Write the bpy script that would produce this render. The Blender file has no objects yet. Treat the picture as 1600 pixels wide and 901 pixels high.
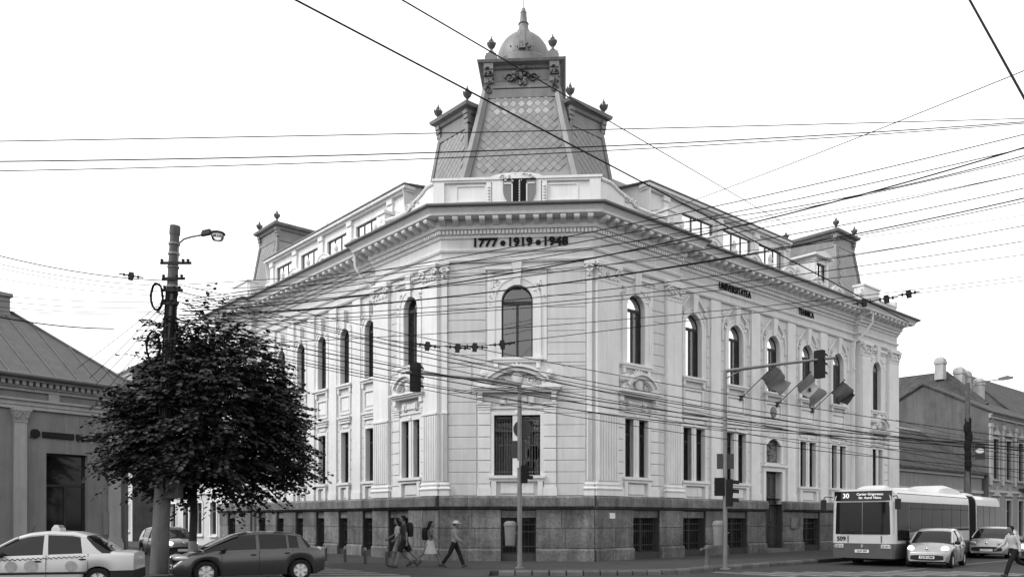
import bpy, bmesh, math, random
from mathutils import Matrix, Vector, noise
random.seed(7)
PI = math.pi
R_ = math.radians
scene = bpy.context.scene
COL = scene.collection

# ------------------------------------------------------------------ camera
cam_d = bpy.data.cameras.new('camera')
cam = bpy.data.objects.new('camera', cam_d)
COL.objects.link(cam)
cam.location = (0, 0, 1.8)
cam.rotation_euler = (R_(90), 0, 0)
cam_d.sensor_width = 36.0
cam_d.lens = 28.8
cam_d.shift_y = 0.2256
cam_d.clip_start = 0.1
cam_d.clip_end = 3000
scene.camera = cam

# ------------------------------------------------------------------ sky, sun, exposure
SUN_AZ = R_(-112)          # towards the left and a little behind the camera
SUN_EL = R_(42)
world = bpy.data.worlds.new('World')
scene.world = world
world.use_nodes = True
wt = world.node_tree
wt.nodes.clear()
wo = wt.nodes.new('ShaderNodeOutputWorld')
wb = wt.nodes.new('ShaderNodeBackground')
sky_t = wt.nodes.new('ShaderNodeTexSky')
sky_t.sky_type = 'NISHITA'
sky_t.sun_disc = False
sky_t.sun_elevation = SUN_EL
sky_t.sun_rotation = SUN_AZ
sky_t.air_density = 6.0
sky_t.dust_density = 0.0
sky_t.ozone_density = 1.0
sky_t.altitude = 300
bw = wt.nodes.new('ShaderNodeRGBToBW')       # the photograph is black and white
wt.links.new(sky_t.outputs[0], bw.inputs[0])
wt.links.new(bw.outputs[0], wb.inputs[0])
wb.inputs[1].default_value = 0.15
wt.links.new(wb.outputs[0], wo.inputs[0])
sun_d = bpy.data.lights.new('sun', 'SUN')
sun_d.energy = 0.7
sun_d.angle = R_(14)
sun_d.color = (1, 1, 1)
sun = bpy.data.objects.new('sun', sun_d)
COL.objects.link(sun)
sdir = Vector((math.sin(SUN_AZ) * math.cos(SUN_EL), math.cos(SUN_AZ) * math.cos(SUN_EL), math.sin(SUN_EL)))
sun.rotation_euler = sdir.to_track_quat('Z', 'Y').to_euler()
sun.location = (-30, -10, 40)
vs = scene.view_settings
vs.view_transform = 'Standard'
vs.look = 'None'
vs.exposure = 1.15
vs.gamma = 1.0
vs.use_curve_mapping = False
scene.cycles.max_bounces = 6
scene.cycles.transparent_max_bounces = 12

# ------------------------------------------------------------------ materials (all neutral: a black and white photograph)
MATS = {}
def g(v):
    return (v, v, v, 1.0)

def mat(name, v, rough=0.8, var=0.12, scale=1.5, bump=0.0, bscale=40.0, metal=0.0, spec=0.5, streak=0.0, rnd=0.0,
        fine=0.0, fscale=60.0, emit=0.0, coat=0.0, grime=0.0):
    m = bpy.data.materials.new(name)
    m.use_nodes = True
    nt = m.node_tree
    N, L = nt.nodes, nt.links
    b = N['Principled BSDF']
    b.inputs['Roughness'].default_value = rough
    b.inputs['Metallic'].default_value = metal
    b.inputs['Specular IOR Level'].default_value = spec
    if coat:
        b.inputs['Coat Weight'].default_value = coat
        b.inputs['Coat Roughness'].default_value = 0.06
    geo = N.new('ShaderNodeNewGeometry')
    val = N.new('ShaderNodeValue')
    val.outputs[0].default_value = 1.0
    cur = val.outputs[0]

    def mulvar(sock, amt):
        nonlocal cur
        mr = N.new('ShaderNodeMapRange')
        mr.inputs['From Min'].default_value = 0.3
        mr.inputs['From Max'].default_value = 0.7
        mr.inputs['To Min'].default_value = 1 - amt
        mr.inputs['To Max'].default_value = 1 + amt
        L.new(sock, mr.inputs['Value'])
        mm = N.new('ShaderNodeMath')
        mm.operation = 'MULTIPLY'
        L.new(cur, mm.inputs[0])
        L.new(mr.outputs[0], mm.inputs[1])
        cur = mm.outputs[0]
    if var:
        n1 = N.new('ShaderNodeTexNoise')
        n1.inputs['Scale'].default_value = scale
        n1.inputs['Detail'].default_value = 6
        n1.inputs['Roughness'].default_value = 0.62
        L.new(geo.outputs['Position'], n1.inputs['Vector'])
        mulvar(n1.outputs['Fac'], var)
    if fine:
        n2 = N.new('ShaderNodeTexNoise')
        n2.inputs['Scale'].default_value = fscale
        n2.inputs['Detail'].default_value = 3
        L.new(geo.outputs['Position'], n2.inputs['Vector'])
        mulvar(n2.outputs['Fac'], fine)
    if streak:
        mp = N.new('ShaderNodeMapping')
        mp.inputs['Scale'].default_value = (2.6, 2.6, 0.16)
        L.new(geo.outputs['Position'], mp.inputs['Vector'])
        n3 = N.new('ShaderNodeTexNoise')
        n3.inputs['Scale'].default_value = 1.4
        n3.inputs['Detail'].default_value = 5
        n3.inputs['Roughness'].default_value = 0.7
        L.new(mp.outputs[0], n3.inputs['Vector'])
        mulvar(n3.outputs['Fac'], streak)
    if grime:       # rain-washed dirt runs with soft edges
        mp = N.new('ShaderNodeMapping')
        mp.inputs['Scale'].default_value = (5.5, 5.5, 0.28)
        L.new(geo.outputs['Position'], mp.inputs['Vector'])
        n4 = N.new('ShaderNodeTexNoise')
        n4.inputs['Scale'].default_value = 1.0
        n4.inputs['Detail'].default_value = 7
        n4.inputs['Roughness'].default_value = 0.68
        L.new(mp.outputs[0], n4.inputs['Vector'])
        mr = N.new('ShaderNodeMapRange')
        mr.interpolation_type = 'SMOOTHSTEP'
        mr.inputs['From Min'].default_value = 0.54
        mr.inputs['From Max'].default_value = 0.74
        mr.inputs['To Min'].default_value = 1.0
        mr.inputs['To Max'].default_value = 1.0 - grime
        L.new(n4.outputs['Fac'], mr.inputs['Value'])
        mm = N.new('ShaderNodeMath')
        mm.operation = 'MULTIPLY'
        L.new(cur, mm.inputs[0])
        L.new(mr.outputs[0], mm.inputs[1])
        cur = mm.outputs[0]
    if rnd:
        oi = N.new('ShaderNodeObjectInfo')
        mr = N.new('ShaderNodeMapRange')
        mr.inputs['To Min'].default_value = 1 - rnd
        mr.inputs['To Max'].default_value = 1 + rnd
        L.new(oi.outputs['Random'], mr.inputs['Value'])
        mm = N.new('ShaderNodeMath')
        mm.operation = 'MULTIPLY'
        L.new(cur, mm.inputs[0])
        L.new(mr.outputs[0], mm.inputs[1])
        cur = mm.outputs[0]
    fin = N.new('ShaderNodeMath')
    fin.operation = 'MULTIPLY'
    fin.use_clamp = True
    fin.inputs[1].default_value = v
    L.new(cur, fin.inputs[0])
    L.new(fin.outputs[0], b.inputs['Base Color'])
    if bump:
        nb = N.new('ShaderNodeTexNoise')
        nb.inputs['Scale'].default_value = bscale
        nb.inputs['Detail'].default_value = 4
        L.new(geo.outputs['Position'], nb.inputs['Vector'])
        bp = N.new('ShaderNodeBump')
        bp.inputs['Strength'].default_value = bump
        bp.inputs['Distance'].default_value = 0.02
        L.new(nb.outputs['Fac'], bp.inputs['Height'])
        L.new(bp.outputs[0], b.inputs['Normal'])
    if emit:
        b.inputs['Emission Color'].default_value = g(1)
        b.inputs['Emission Strength'].default_value = emit
    MATS[name] = m
    return m

def glass_mat(name, refl, tint, rough=0.02):
    """window glass: a mirror-like outer face over a see-through pane"""
    m = bpy.data.materials.new(name)
    m.use_nodes = True
    N, L = m.node_tree.nodes, m.node_tree.links
    N.clear()
    out = N.new('ShaderNodeOutputMaterial')
    mix = N.new('ShaderNodeMixShader')
    tr = N.new('ShaderNodeBsdfTransparent')
    tr.inputs[0].default_value = g(tint)
    gl = N.new('ShaderNodeBsdfGlossy')
    gl.inputs['Roughness'].default_value = rough
    gl.inputs[0].default_value = g(0.9)
    fr = N.new('ShaderNodeFresnel')
    fr.inputs[0].default_value = 1.5
    ad = N.new('ShaderNodeMath')
    ad.operation = 'ADD'
    ad.use_clamp = True
    oi = N.new('ShaderNodeObjectInfo')      # every pane a little different
    mr = N.new('ShaderNodeMapRange')
    mr.inputs['To Min'].default_value = refl - abs(refl) * .25
    mr.inputs['To Max'].default_value = refl + .05
    L.new(oi.outputs['Random'], mr.inputs['Value'])
    L.new(mr.outputs[0], ad.inputs[1])
    L.new(fr.outputs[0], ad.inputs[0])
    L.new(ad.outputs[0], mix.inputs[0])
    L.new(tr.outputs[0], mix.inputs[1])
    L.new(gl.outputs[0], mix.inputs[2])
    geo = N.new('ShaderNodeNewGeometry')
    nz = N.new('ShaderNodeTexNoise')
    nz.inputs['Scale'].default_value = 1.2
    L.new(geo.outputs['Position'], nz.inputs['Vector'])
    bp = N.new('ShaderNodeBump')
    bp.inputs['Strength'].default_value = 0.04
    L.new(nz.outputs['Fac'], bp.inputs['Height'])
    L.new(bp.outputs[0], gl.inputs['Normal'])
    L.new(mix.outputs[0], out.inputs[0])
    MATS[name] = m
    return m

mat('stucco', 0.46, 0.9, 0.05, 0.7, 0.25, 60, streak=0.07, fine=0.03)
mat('stucco_field', 0.53, 0.9, 0.08, 0.7, 0.25, 60, streak=0.08, fine=0.04, grime=0.2)
mat('trim', 0.64, 0.85, 0.07, 1.2, 0.15, 50, streak=0.06, fine=0.03, grime=0.17)
mat('relief', 0.62, 0.85, 0.10, 6.0, 0.2, 50)
mat('plinth', 0.118, 0.85, 0.42, 1.1, 0.5, 25, streak=0.4, rnd=0.2, fine=0.25, fscale=9, grime=0.35)
mat('plinth_core', 0.035, 0.9, 0.2, 2.0)
mat('step', 0.14, 0.85, 0.2, 3.0, 0.3)
mat('slate', 0.225, 0.55, 0.14, 1.2, 0.05, 30, rnd=0.13, streak=0.1)
mat('slate_pale', 0.36, 0.5, 0.08, 2.0, rnd=0.10)
mat('zinc', 0.165, 0.5, 0.14, 1.5, 0.08, 20, metal=0.15, streak=0.2)
mat('zinc_dark', 0.1, 0.5, 0.16, 2.0, metal=0.15)
mat('gutter', 0.12, 0.5, 0.15, 2.0, metal=0.3)
mat('attic', 0.70, 0.85, 0.05, 1.0, streak=0.07, grime=0.15)
mat('rooftile', 0.20, 0.8, 0.2, 2.0, 0.3, 12)
mat('frame', 0.035, 0.6, 0.2, 5, spec=0.2)
mat('frame_mid', 0.075, 0.5, 0.1, 5)
mat('room_dark', 0.02, 0.9, 0)  # darkness of unlit rooms put into the colour
mat('curtain', 0.15, 0.9, 0.15, 3)
mat('door', 0.05, 0.5, 0.25, 6, streak=0.2)
mat('iron', 0.03, 0.5, 0.2, 8)
mat('bronze', 0.12, 0.5, 0.45, 9.0, 0.6, 18)
mat('letter', 0.012, 0.8, 0.1, spec=0.08)
mat('shield_mid', 0.17, 0.6, 0.1)
mat('asphalt', 0.024, 0.9, 0.24, 0.45, 0.5, 90, fine=0.22, fscale=70)
mat('pavement', 0.03, 0.92, 0.26, 0.7, 0.4, 70, fine=0.16, fscale=45)
mat('kerb', 0.085, 0.9, 0.22, 3.0, 0.4, 40, rnd=0.2)
mat('roadpaint', 0.15, 0.8, 0.45, 3.0, fine=0.4, fscale=18)
mat('wire', 0.015, 0.9, 0, spec=0.1)
mat('insulator', 0.02, 0.6, 0.2, 9, spec=0.2)
mat('concrete', 0.09, 0.92, 0.2, 3.0, 0.4, 50, streak=0.2)
mat('galv', 0.17, 0.5, 0.15, 4.0, metal=0.35, streak=0.15)
mat('signal_black', 0.012, 0.7, 0.2, 6, spec=0.15)
mat('sign_back', 0.055, 0.6, 0.1, spec=0.2)
mat('sign_white', 0.65, 0.6, 0.05)
mat('bin', 0.16, 0.6, 0.15, 4)
mat('bark', 0.03, 0.95, 0.4, 9, 0.8, 20)
mat('whitewash', 0.2, 0.9, 0.25, 6)
mat('leaf', 0.028, 0.55, 0.5, 2.5, spec=0.25)
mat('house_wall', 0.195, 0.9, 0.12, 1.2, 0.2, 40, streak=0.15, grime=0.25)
mat('house_trim', 0.34, 0.9, 0.08, 2.0, streak=0.12)
mat('house_roof', 0.085, 0.65, 0.14, 2.0, streak=0.15)
mat('house_pale', 0.48, 0.9, 0.08, 1.0, streak=0.1)
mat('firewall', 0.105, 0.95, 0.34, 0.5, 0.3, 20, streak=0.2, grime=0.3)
mat('old_tile', 0.05, 0.95, 0.45, 1.3, 0.8, 7, fine=0.3, fscale=4)
mat('chimney', 0.36, 0.9, 0.12, 3, streak=0.15)
mat('hillside', 0.30, 1.0, 0.25, 0.02)
mat('sign_dark', 0.018, 0.7, 0.2, spec=0.15)
mat('car_silver', 0.30, 0.3, 0.02, 2, metal=0.35, coat=0.6)
mat('car_white', 0.42, 0.3, 0.02, 2, coat=0.5)
mat('taxi_print', 0.27, 0.4, 0.2, 12)
mat('car_grey', 0.042, 0.22, 0.02, 2, metal=0.3, coat=0.7)
mat('car_dark', 0.02, 0.3, 0.02, 2, coat=0.7)
mat('tyre', 0.014, 0.9, 0.2, 9, spec=0.15)
mat('rim', 0.5, 0.45, 0.1, 5, metal=0.1)
mat('blackplastic', 0.015, 0.6, 0.1, spec=0.2)
mat('chrome', 0.6, 0.2, 0, metal=1.0)
mat('lens', 0.34, 0.15, 0.1, 30, coat=1.0)
mat('lamp_on', 0.8, 0.3, 0, emit=2.0)
mat('plate', 0.6, 0.5, 0.1)
mat('bus_white', 0.44, 0.35, 0.05, 1.0, coat=0.4)
mat('bus_grey', 0.055, 0.4, 0.08, 1.0, coat=0.4)
mat('bus_roof', 0.55, 0.5, 0.08, 1.0)
mat('bellows', 0.02, 0.9, 0.1, spec=0.1)
mat('led', 0.5, 0.5, 0, emit=0.35)
mat('skin', 0.13, 0.7, 0.06, 9, spec=0.2)
mat('hair', 0.012, 0.8, 0.2, 30, spec=0.1)
mat('cloth_black', 0.015, 0.9, 0.2, 6, spec=0.1)
mat('cloth_dark', 0.035, 0.9, 0.2, 6, spec=0.1)
mat('cloth_mid', 0.10, 0.9, 0.15, 8, spec=0.1)
mat('cloth_light', 0.19, 0.9, 0.15, 8, spec=0.1)
mat('cloth_white', 0.38, 0.9, 0.10, 8, spec=0.1)
mat('shoe', 0.03, 0.7, 0.1)
mat('flag_dark', 0.2, 0.9, 0.1, 4)
mat('flag_mid', 0.33, 0.9, 0.1, 4)
mat('flag_pale', 0.72, 0.9, 0.1, 4)
mat('flag_deep', 0.08, 0.9, 0.1, 4)
glass_mat('glass', -0.022, 0.6)
glass_mat('glass_upper', 0.02, 0.55)
glass_mat('glass_sky_bright', 0.72, 0.3)  # mirroring raised to imitate a bright sky reflection in chosen panes
glass_mat('glass_attic', 0.70, 0.4)
mat('car_glass', 0.01, 0.06, 0, spec=0.3)
mat('bus_glass', 0.012, 0.08, 0.5, 0.8, spec=0.08)
glass_mat('lampglass', 0.1, 0.9)
for nm in ('flag_dark', 'flag_mid', 'flag_pale', 'flag_deep'):      # thin cloth lets some light through
    nt_ = MATS[nm].node_tree
    out_ = [n for n in nt_.nodes if n.type == 'OUTPUT_MATERIAL'][0]
    pb_ = nt_.nodes['Principled BSDF']
    src_ = pb_.inputs['Base Color'].links[0].from_socket
    tl_ = nt_.nodes.new('ShaderNodeBsdfTranslucent')
    nt_.links.new(src_, tl_.inputs[0])
    mx_ = nt_.nodes.new('ShaderNodeMixShader')
    mx_.inputs[0].default_value = 0.4
    nt_.links.new(pb_.outputs[0], mx_.inputs[1])
    nt_.links.new(tl_.outputs[0], mx_.inputs[2])
    nt_.links.new(mx_.outputs[0], out_.inputs[0])

# ------------------------------------------------------------------ mesh builder
class MB:
    def __init__(s):
        s.v = []
        s.f = []
        s.m = []

    def add(s, vs_, fs_, mi=0):
        o = len(s.v)
        s.v.extend(vs_)
        for q in fs_:
            s.f.append(tuple(i + o for i in q))
            s.m.append(mi)
        return s

    def box(s, x0, x1, y0, y1, z0, z1, mi=0):
        v = [(x0, y0, z0), (x1, y0, z0), (x1, y1, z0), (x0, y1, z0), (x0, y0, z1), (x1, y0, z1), (x1, y1, z1), (x0, y1, z1)]
        return s.add(v, [(0, 3, 2, 1), (4, 5, 6, 7), (0, 1, 5, 4), (1, 2, 6, 5), (2, 3, 7, 6), (3, 0, 4, 7)], mi)

    def cbox(s, x0, x1, y0, y1, z0, z1, c=0.015, mi=0):
        """box whose outer (low y) face has chamfered edges"""
        def ring(i, y):
            return [(x0 + i, y, z0 + i), (x1 - i, y, z0 + i), (x1 - i, y, z1 - i), (x0 + i, y, z1 - i)]
        v = ring(0, y1) + ring(0, y0 + c) + ring(c, y0)
        f = [(8, 9, 10, 11), (0, 3, 2, 1)]
        for a in (0, 4):
            for k in range(4):
                n = (k + 1) % 4
                f.append((a + k, a + n, a + 4 + n, a + 4 + k))
        return s.add(v, f, mi)

    def prism(s, poly, y0, y1, mi=0):
        n = len(poly)
        v = [(x, y0, z) for x, z in poly] + [(x, y1, z) for x, z in poly]
        f = [tuple(range(n)), tuple(range(2 * n - 1, n - 1, -1))]
        for k in range(n):
            q = (k + 1) % n
            f.append((k, k + n, q + n, q))
        return s.add(v, f, mi)

    def prism_z(s, poly, z0, z1, mi=0):
        n = len(poly)
        v = [(x, y, z0) for x, y in poly] + [(x, y, z1) for x, y in poly]
        f = [tuple(range(n - 1, -1, -1)), tuple(range(n, 2 * n))]
        for k in range(n):
            q = (k + 1) % n
            f.append((k, q, q + n, k + n))
        return s.add(v, f, mi)

    def loft(s, rings, caps=True, closed=True, mi=0):
        n = len(rings[0])
        v = [p for r in rings for p in r]
        f = []
        for a in range(len(rings) - 1):
            for k in range(n if closed else n - 1):
                q = (k + 1) % n
                f.append((a * n + k, a * n + q, (a + 1) * n + q, (a + 1) * n + k))
        if caps:
            f.append(tuple(range(n - 1, -1, -1)))
            f.append(tuple(range((len(rings) - 1) * n, len(rings) * n)))
        return s.add(v, f, mi)

    def lathe(s, prof, c=(0, 0, 0), seg=12, axis='z', mi=0, a0=0.0, caps=True):
        rings = []
        for r, h in prof:
            ring = []
            for k in range(seg):
                a = a0 + 2 * PI * k / seg
                p, q = r * math.cos(a), r * math.sin(a)
                if axis == 'z':
                    ring.append((c[0] + p, c[1] + q, c[2] + h))
                elif axis == 'y':
                    ring.append((c[0] + p, c[1] + h, c[2] - q))
                else:
                    ring.append((c[0] + h, c[1] + p, c[2] + q))
            rings.append(ring)
        return s.loft(rings, mi=mi, caps=caps)

    def tube(s, pts, r, seg=6, mi=0, flat=1.0):
        pts = [Vector(p) for p in pts]
        n = len(pts)
        rs = r if isinstance(r, (list, tuple)) else [r] * n
        rings = []
        t0 = (pts[1] - pts[0]).normalized()
        up = Vector((0, 0, 1)) if abs(t0.z) < 0.9 else Vector((1, 0, 0))
        a = t0.cross(up).normalized()
        for i in range(n):
            if i == 0:
                t = pts[1] - pts[0]
            elif i == n - 1:
                t = pts[-1] - pts[-2]
            else:
                t = (pts[i + 1] - pts[i]).normalized() + (pts[i] - pts[i - 1]).normalized()
            t = t.normalized() if t.length > 1e-9 else t0
            a = (a - t * a.dot(t))
            a = a.normalized() if a.length > 1e-6 else t.orthogonal().normalized()
            b = t.cross(a)
            ring = []
            for k in range(seg):
                w = 2 * PI * k / seg
                ring.append(tuple(pts[i] + a * (rs[i] * math.cos(w)) + b * (rs[i] * flat * math.sin(w))))
            rings.append(ring)
        return s.loft(rings, mi=mi)

    def blob(s, c, rx, ry, rz, seg=7, rows=4, mi=0, rot=0.0):
        rings = []
        cr, sr = math.cos(rot), math.sin(rot)
        for i in range(rows + 1):
            th = PI * i / rows
            rr, zz = max(math.sin(th), 0.02), -math.cos(th)
            ring = []
            for k in range(seg):
                a = 2 * PI * k / seg
                x, z = rx * rr * math.cos(a), rz * zz
                ring.append((c[0] + x * cr - z * sr, c[1] + ry * rr * math.sin(a), c[2] + x * sr + z * cr))
            rings.append(ring)
        return s.loft(rings, mi=mi)

    def sweep(s, path, prof, mi=0):
        """sweep a closed profile [(outward offset, z)] along a plan polyline with mitred corners; outward is to the right of travel"""
        P = [Vector((p[0], p[1])) for p in path]
        n = len(P)
        rings = []
        for i in range(n):
            d0 = (P[i] - P[i - 1]).normalized() if i > 0 else (P[1] - P[0]).normalized()
            d1 = (P[i + 1] - P[i]).normalized() if i < n - 1 else d0
            n0, n1 = Vector((d0.y, -d0.x)), Vector((d1.y, -d1.x))
            m = (n0 + n1)
            m = m / max(m.dot(n0), 0.2) if m.length > 1e-6 else n0
            rings.append([(P[i].x + m.x * o, P[i].y + m.y * o, z) for o, z in prof])
        return s.loft(rings)

    def mesh(s, name, mats, smooth=None):
        me = bpy.data.meshes.new(name)
        me.from_pydata(s.v, [], s.f)
        if not isinstance(mats, (list, tuple)):
            mats = [mats]
        for q in mats:
            me.materials.append(MATS[q])
        if len(mats) > 1:
            me.polygons.foreach_set('material_index', s.m)
        bm = bmesh.new()
        bm.from_mesh(me)
        bmesh.ops.recalc_face_normals(bm, faces=bm.faces)
        bm.to_mesh(me)
        bm.free()
        if smooth is not None:
            me.polygons.foreach_set('use_smooth', [True] * len(me.polygons))
            me.set_sharp_from_angle(angle=R_(smooth))
        me.update()
        return me

WM = {}
ID = Matrix.Identity(4)
def place(o, parent, M):
    """M: world matrix"""
    WM[o.name] = M
    if parent is not None:
        o.parent = parent
        o.matrix_parent_inverse = WM[parent.name].inverted()
    o.matrix_basis = M
    return o

def split_mb(mb, gap=.004):
    """the separate pieces of a builder, as builders of their own"""
    n = len(mb.v)
    up = list(range(n))
    def find(a):
        while up[a] != a:
            up[a] = up[up[a]]
            a = up[a]
        return a
    for q in mb.f:
        r0 = find(q[0])
        for i in q[1:]:
            up[find(i)] = r0
    comp = {}
    for k, q in enumerate(mb.f):
        comp.setdefault(find(q[0]), []).append(k)
    boxes = []
    for fs_ in comp.values():
        vs_ = [mb.v[i] for k in fs_ for i in mb.f[k]]
        boxes.append([[min(v[a] for v in vs_) - gap for a in range(3)], [max(v[a] for v in vs_) + gap for a in range(3)], list(fs_)])
    merged = True
    while merged:
        merged = False
        out = []
        for bx_ in boxes:
            for o in out:
                if all(bx_[0][a] <= o[1][a] and o[0][a] <= bx_[1][a] for a in range(3)):
                    o[0] = [min(o[0][a], bx_[0][a]) for a in range(3)]
                    o[1] = [max(o[1][a], bx_[1][a]) for a in range(3)]
                    o[2] += bx_[2]
                    merged = True
                    break
            else:
                out.append(bx_)
        boxes = out
    res = []
    for _, _, fs_ in boxes:
        b = MB()
        ids = {}
        for k in fs_:
            for i in mb.f[k]:
                if i not in ids:
                    ids[i] = len(b.v)
                    b.v.append(mb.v[i])
            b.f.append(tuple(ids[i] for i in mb.f[k]))
            b.m.append(mb.m[k])
        res.append(b)
    return res
SPLIT = {'ribs', 'relief', 'return_wall', 'hip_rib', 'console', 'emblem_stroke', 'emblem_line', 'side_roof', 'mansard', 'side_wall', 'sign_plate', 'string_course', 'frieze_panel', 'bracket', 'cornice'}

def obj(name, mb, mats='stucco', parent=None, M=ID, smooth=None, kind=None):
    if name in SPLIT and isinstance(mb, MB):
        mb = [q.mesh(name, mats, smooth) for q in split_mb(mb)]
    if isinstance(mb, list):
        os_ = [obj(name, q, mats, parent, M, smooth, kind) for q in mb]
        return os_[0]
    me = mb if isinstance(mb, bpy.types.Mesh) else mb.mesh(name, mats, smooth)
    o = bpy.data.objects.new(name, me)
    COL.objects.link(o)
    place(o, parent, M)
    if kind:
        o['kind'] = kind
    return o

def tag(o, label, cat, group=None):
    o['label'] = label
    o['category'] = cat
    if group:
        o['group'] = group
    return o

def thing(name, label, cat, M=ID, group=None):
    o = bpy.data.objects.new(name, None)
    o.empty_display_size = 0.2
    COL.objects.link(o)
    place(o, None, M)
    return tag(o, label, cat, group)

CACHE = {}
def shared(key, fn, mats, smooth=None):
    if key not in CACHE:
        nm = str(key[0] if isinstance(key, tuple) else key)
        if nm in ('orn', 'pedo', 'pedc', 'wave_orn', 'gfz'):
            CACHE[key] = [q.mesh(nm, mats, smooth) for q in split_mb(fn())]
        else:
            CACHE[key] = fn().mesh(nm, mats, smooth)
    return CACHE[key]

def T(x, y, z):
    return Matrix.Translation((x, y, z))

def RZ(a):
    return Matrix.Rotation(a, 4, 'Z')

def frame(o, u):
    """facade frame: x to the right seen from outside, y into the building, z up"""
    u = Vector((u[0], u[1], 0)).normalized()
    return Matrix(((u.x, -u.y, 0, o[0]), (u.y, u.x, 0, o[1]), (0, 0, 1, 0), (0, 0, 0, 1)))

def text_mesh(txt, size, depth, bold=0.0, matname='letter', align='CENTER', space=1.0):
    c = bpy.data.curves.new('t', 'FONT')
    c.body = txt
    c.size = size
    c.extrude = depth / 2
    c.offset = bold
    c.align_x = align
    c.align_y = 'CENTER'
    c.space_character = space
    c.resolution_u = 3
    o = bpy.data.objects.new('t', c)
    COL.objects.link(o)
    dg = bpy.context.evaluated_depsgraph_get()
    me = bpy.data.meshes.new_from_object(o.evaluated_get(dg))
    bpy.data.objects.remove(o)
    bpy.data.curves.remove(c)
    me.transform(Matrix.Rotation(R_(90), 4, 'X'))
    me.materials.clear()
    me.materials.append(MATS[matname])
    return me

class Pieces:
    """alike pieces: the first ones are objects of their own, the rest are joined into one part"""
    def __init__(s, name, parent, mats, limit=280):
        s.name, s.parent, s.mats, s.limit, s.n = name, parent, mats, limit, 0
        s.rest = MB()

    def add(s, M, key, fn, smooth=None):
        if s.n < s.limit:
            s.n += 1
            return obj(s.name, shared(key, fn, s.mats, smooth), s.mats, s.parent, M)
        b = fn()
        s.rest.add([tuple(M @ Vector(p)) for p in b.v], b.f)

    def close(s):
        if s.rest.v:
            obj(s.name + '_remainder', s.rest, s.mats, s.parent, ID, kind='stuff')
# ------------------------------------------------------------------ plan of the corner building
Lc, Rc = Vector((-2.87, 33.1)), Vector((3.24, 32.7))
AL, AR = R_(41.3), R_(48.7)
dl = Vector((-math.sin(AL), math.cos(AL)))
dr = Vector((math.sin(AR), math.cos(AR)))
nl = Vector((-math.cos(AL), -math.sin(AL)))
nr = Vector((math.cos(AR), -math.sin(AR)))
FR = frame(Rc, dr)
FL = frame(Lc, -dl)
Cc = (Lc + Rc) / 2
FC = frame(Cc, Rc - Lc)
HW = (Rc - Lc).length / 2          # half width of the corner front
def Lp(s, n=0.0):
    p = Lc + dl * s + nl * n
    return (p.x, p.y)
def Rp(s, n=0.0):
    p = Rc + dr * s + nr * n
    return (p.x, p.y)
LEND, REND = 22.6, 27.5
LP1, LP2 = 4.95, 18.2              # left pavilion end, left end pavilion start
RP1, RP2 = 5.6, 22.45
SET = 0.3                          # the middle fronts stand back
WALL = [Lp(LEND, -9), Lp(LEND), Lp(LP2), Lp(LP2, -SET), Lp(LP1, -SET), Lp(LP1), tuple(Lc), tuple(Rc),
        Rp(RP1), Rp(RP1, -SET), Rp(RP2, -SET), Rp(RP2), Rp(REND), Rp(REND, -9)]

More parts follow.
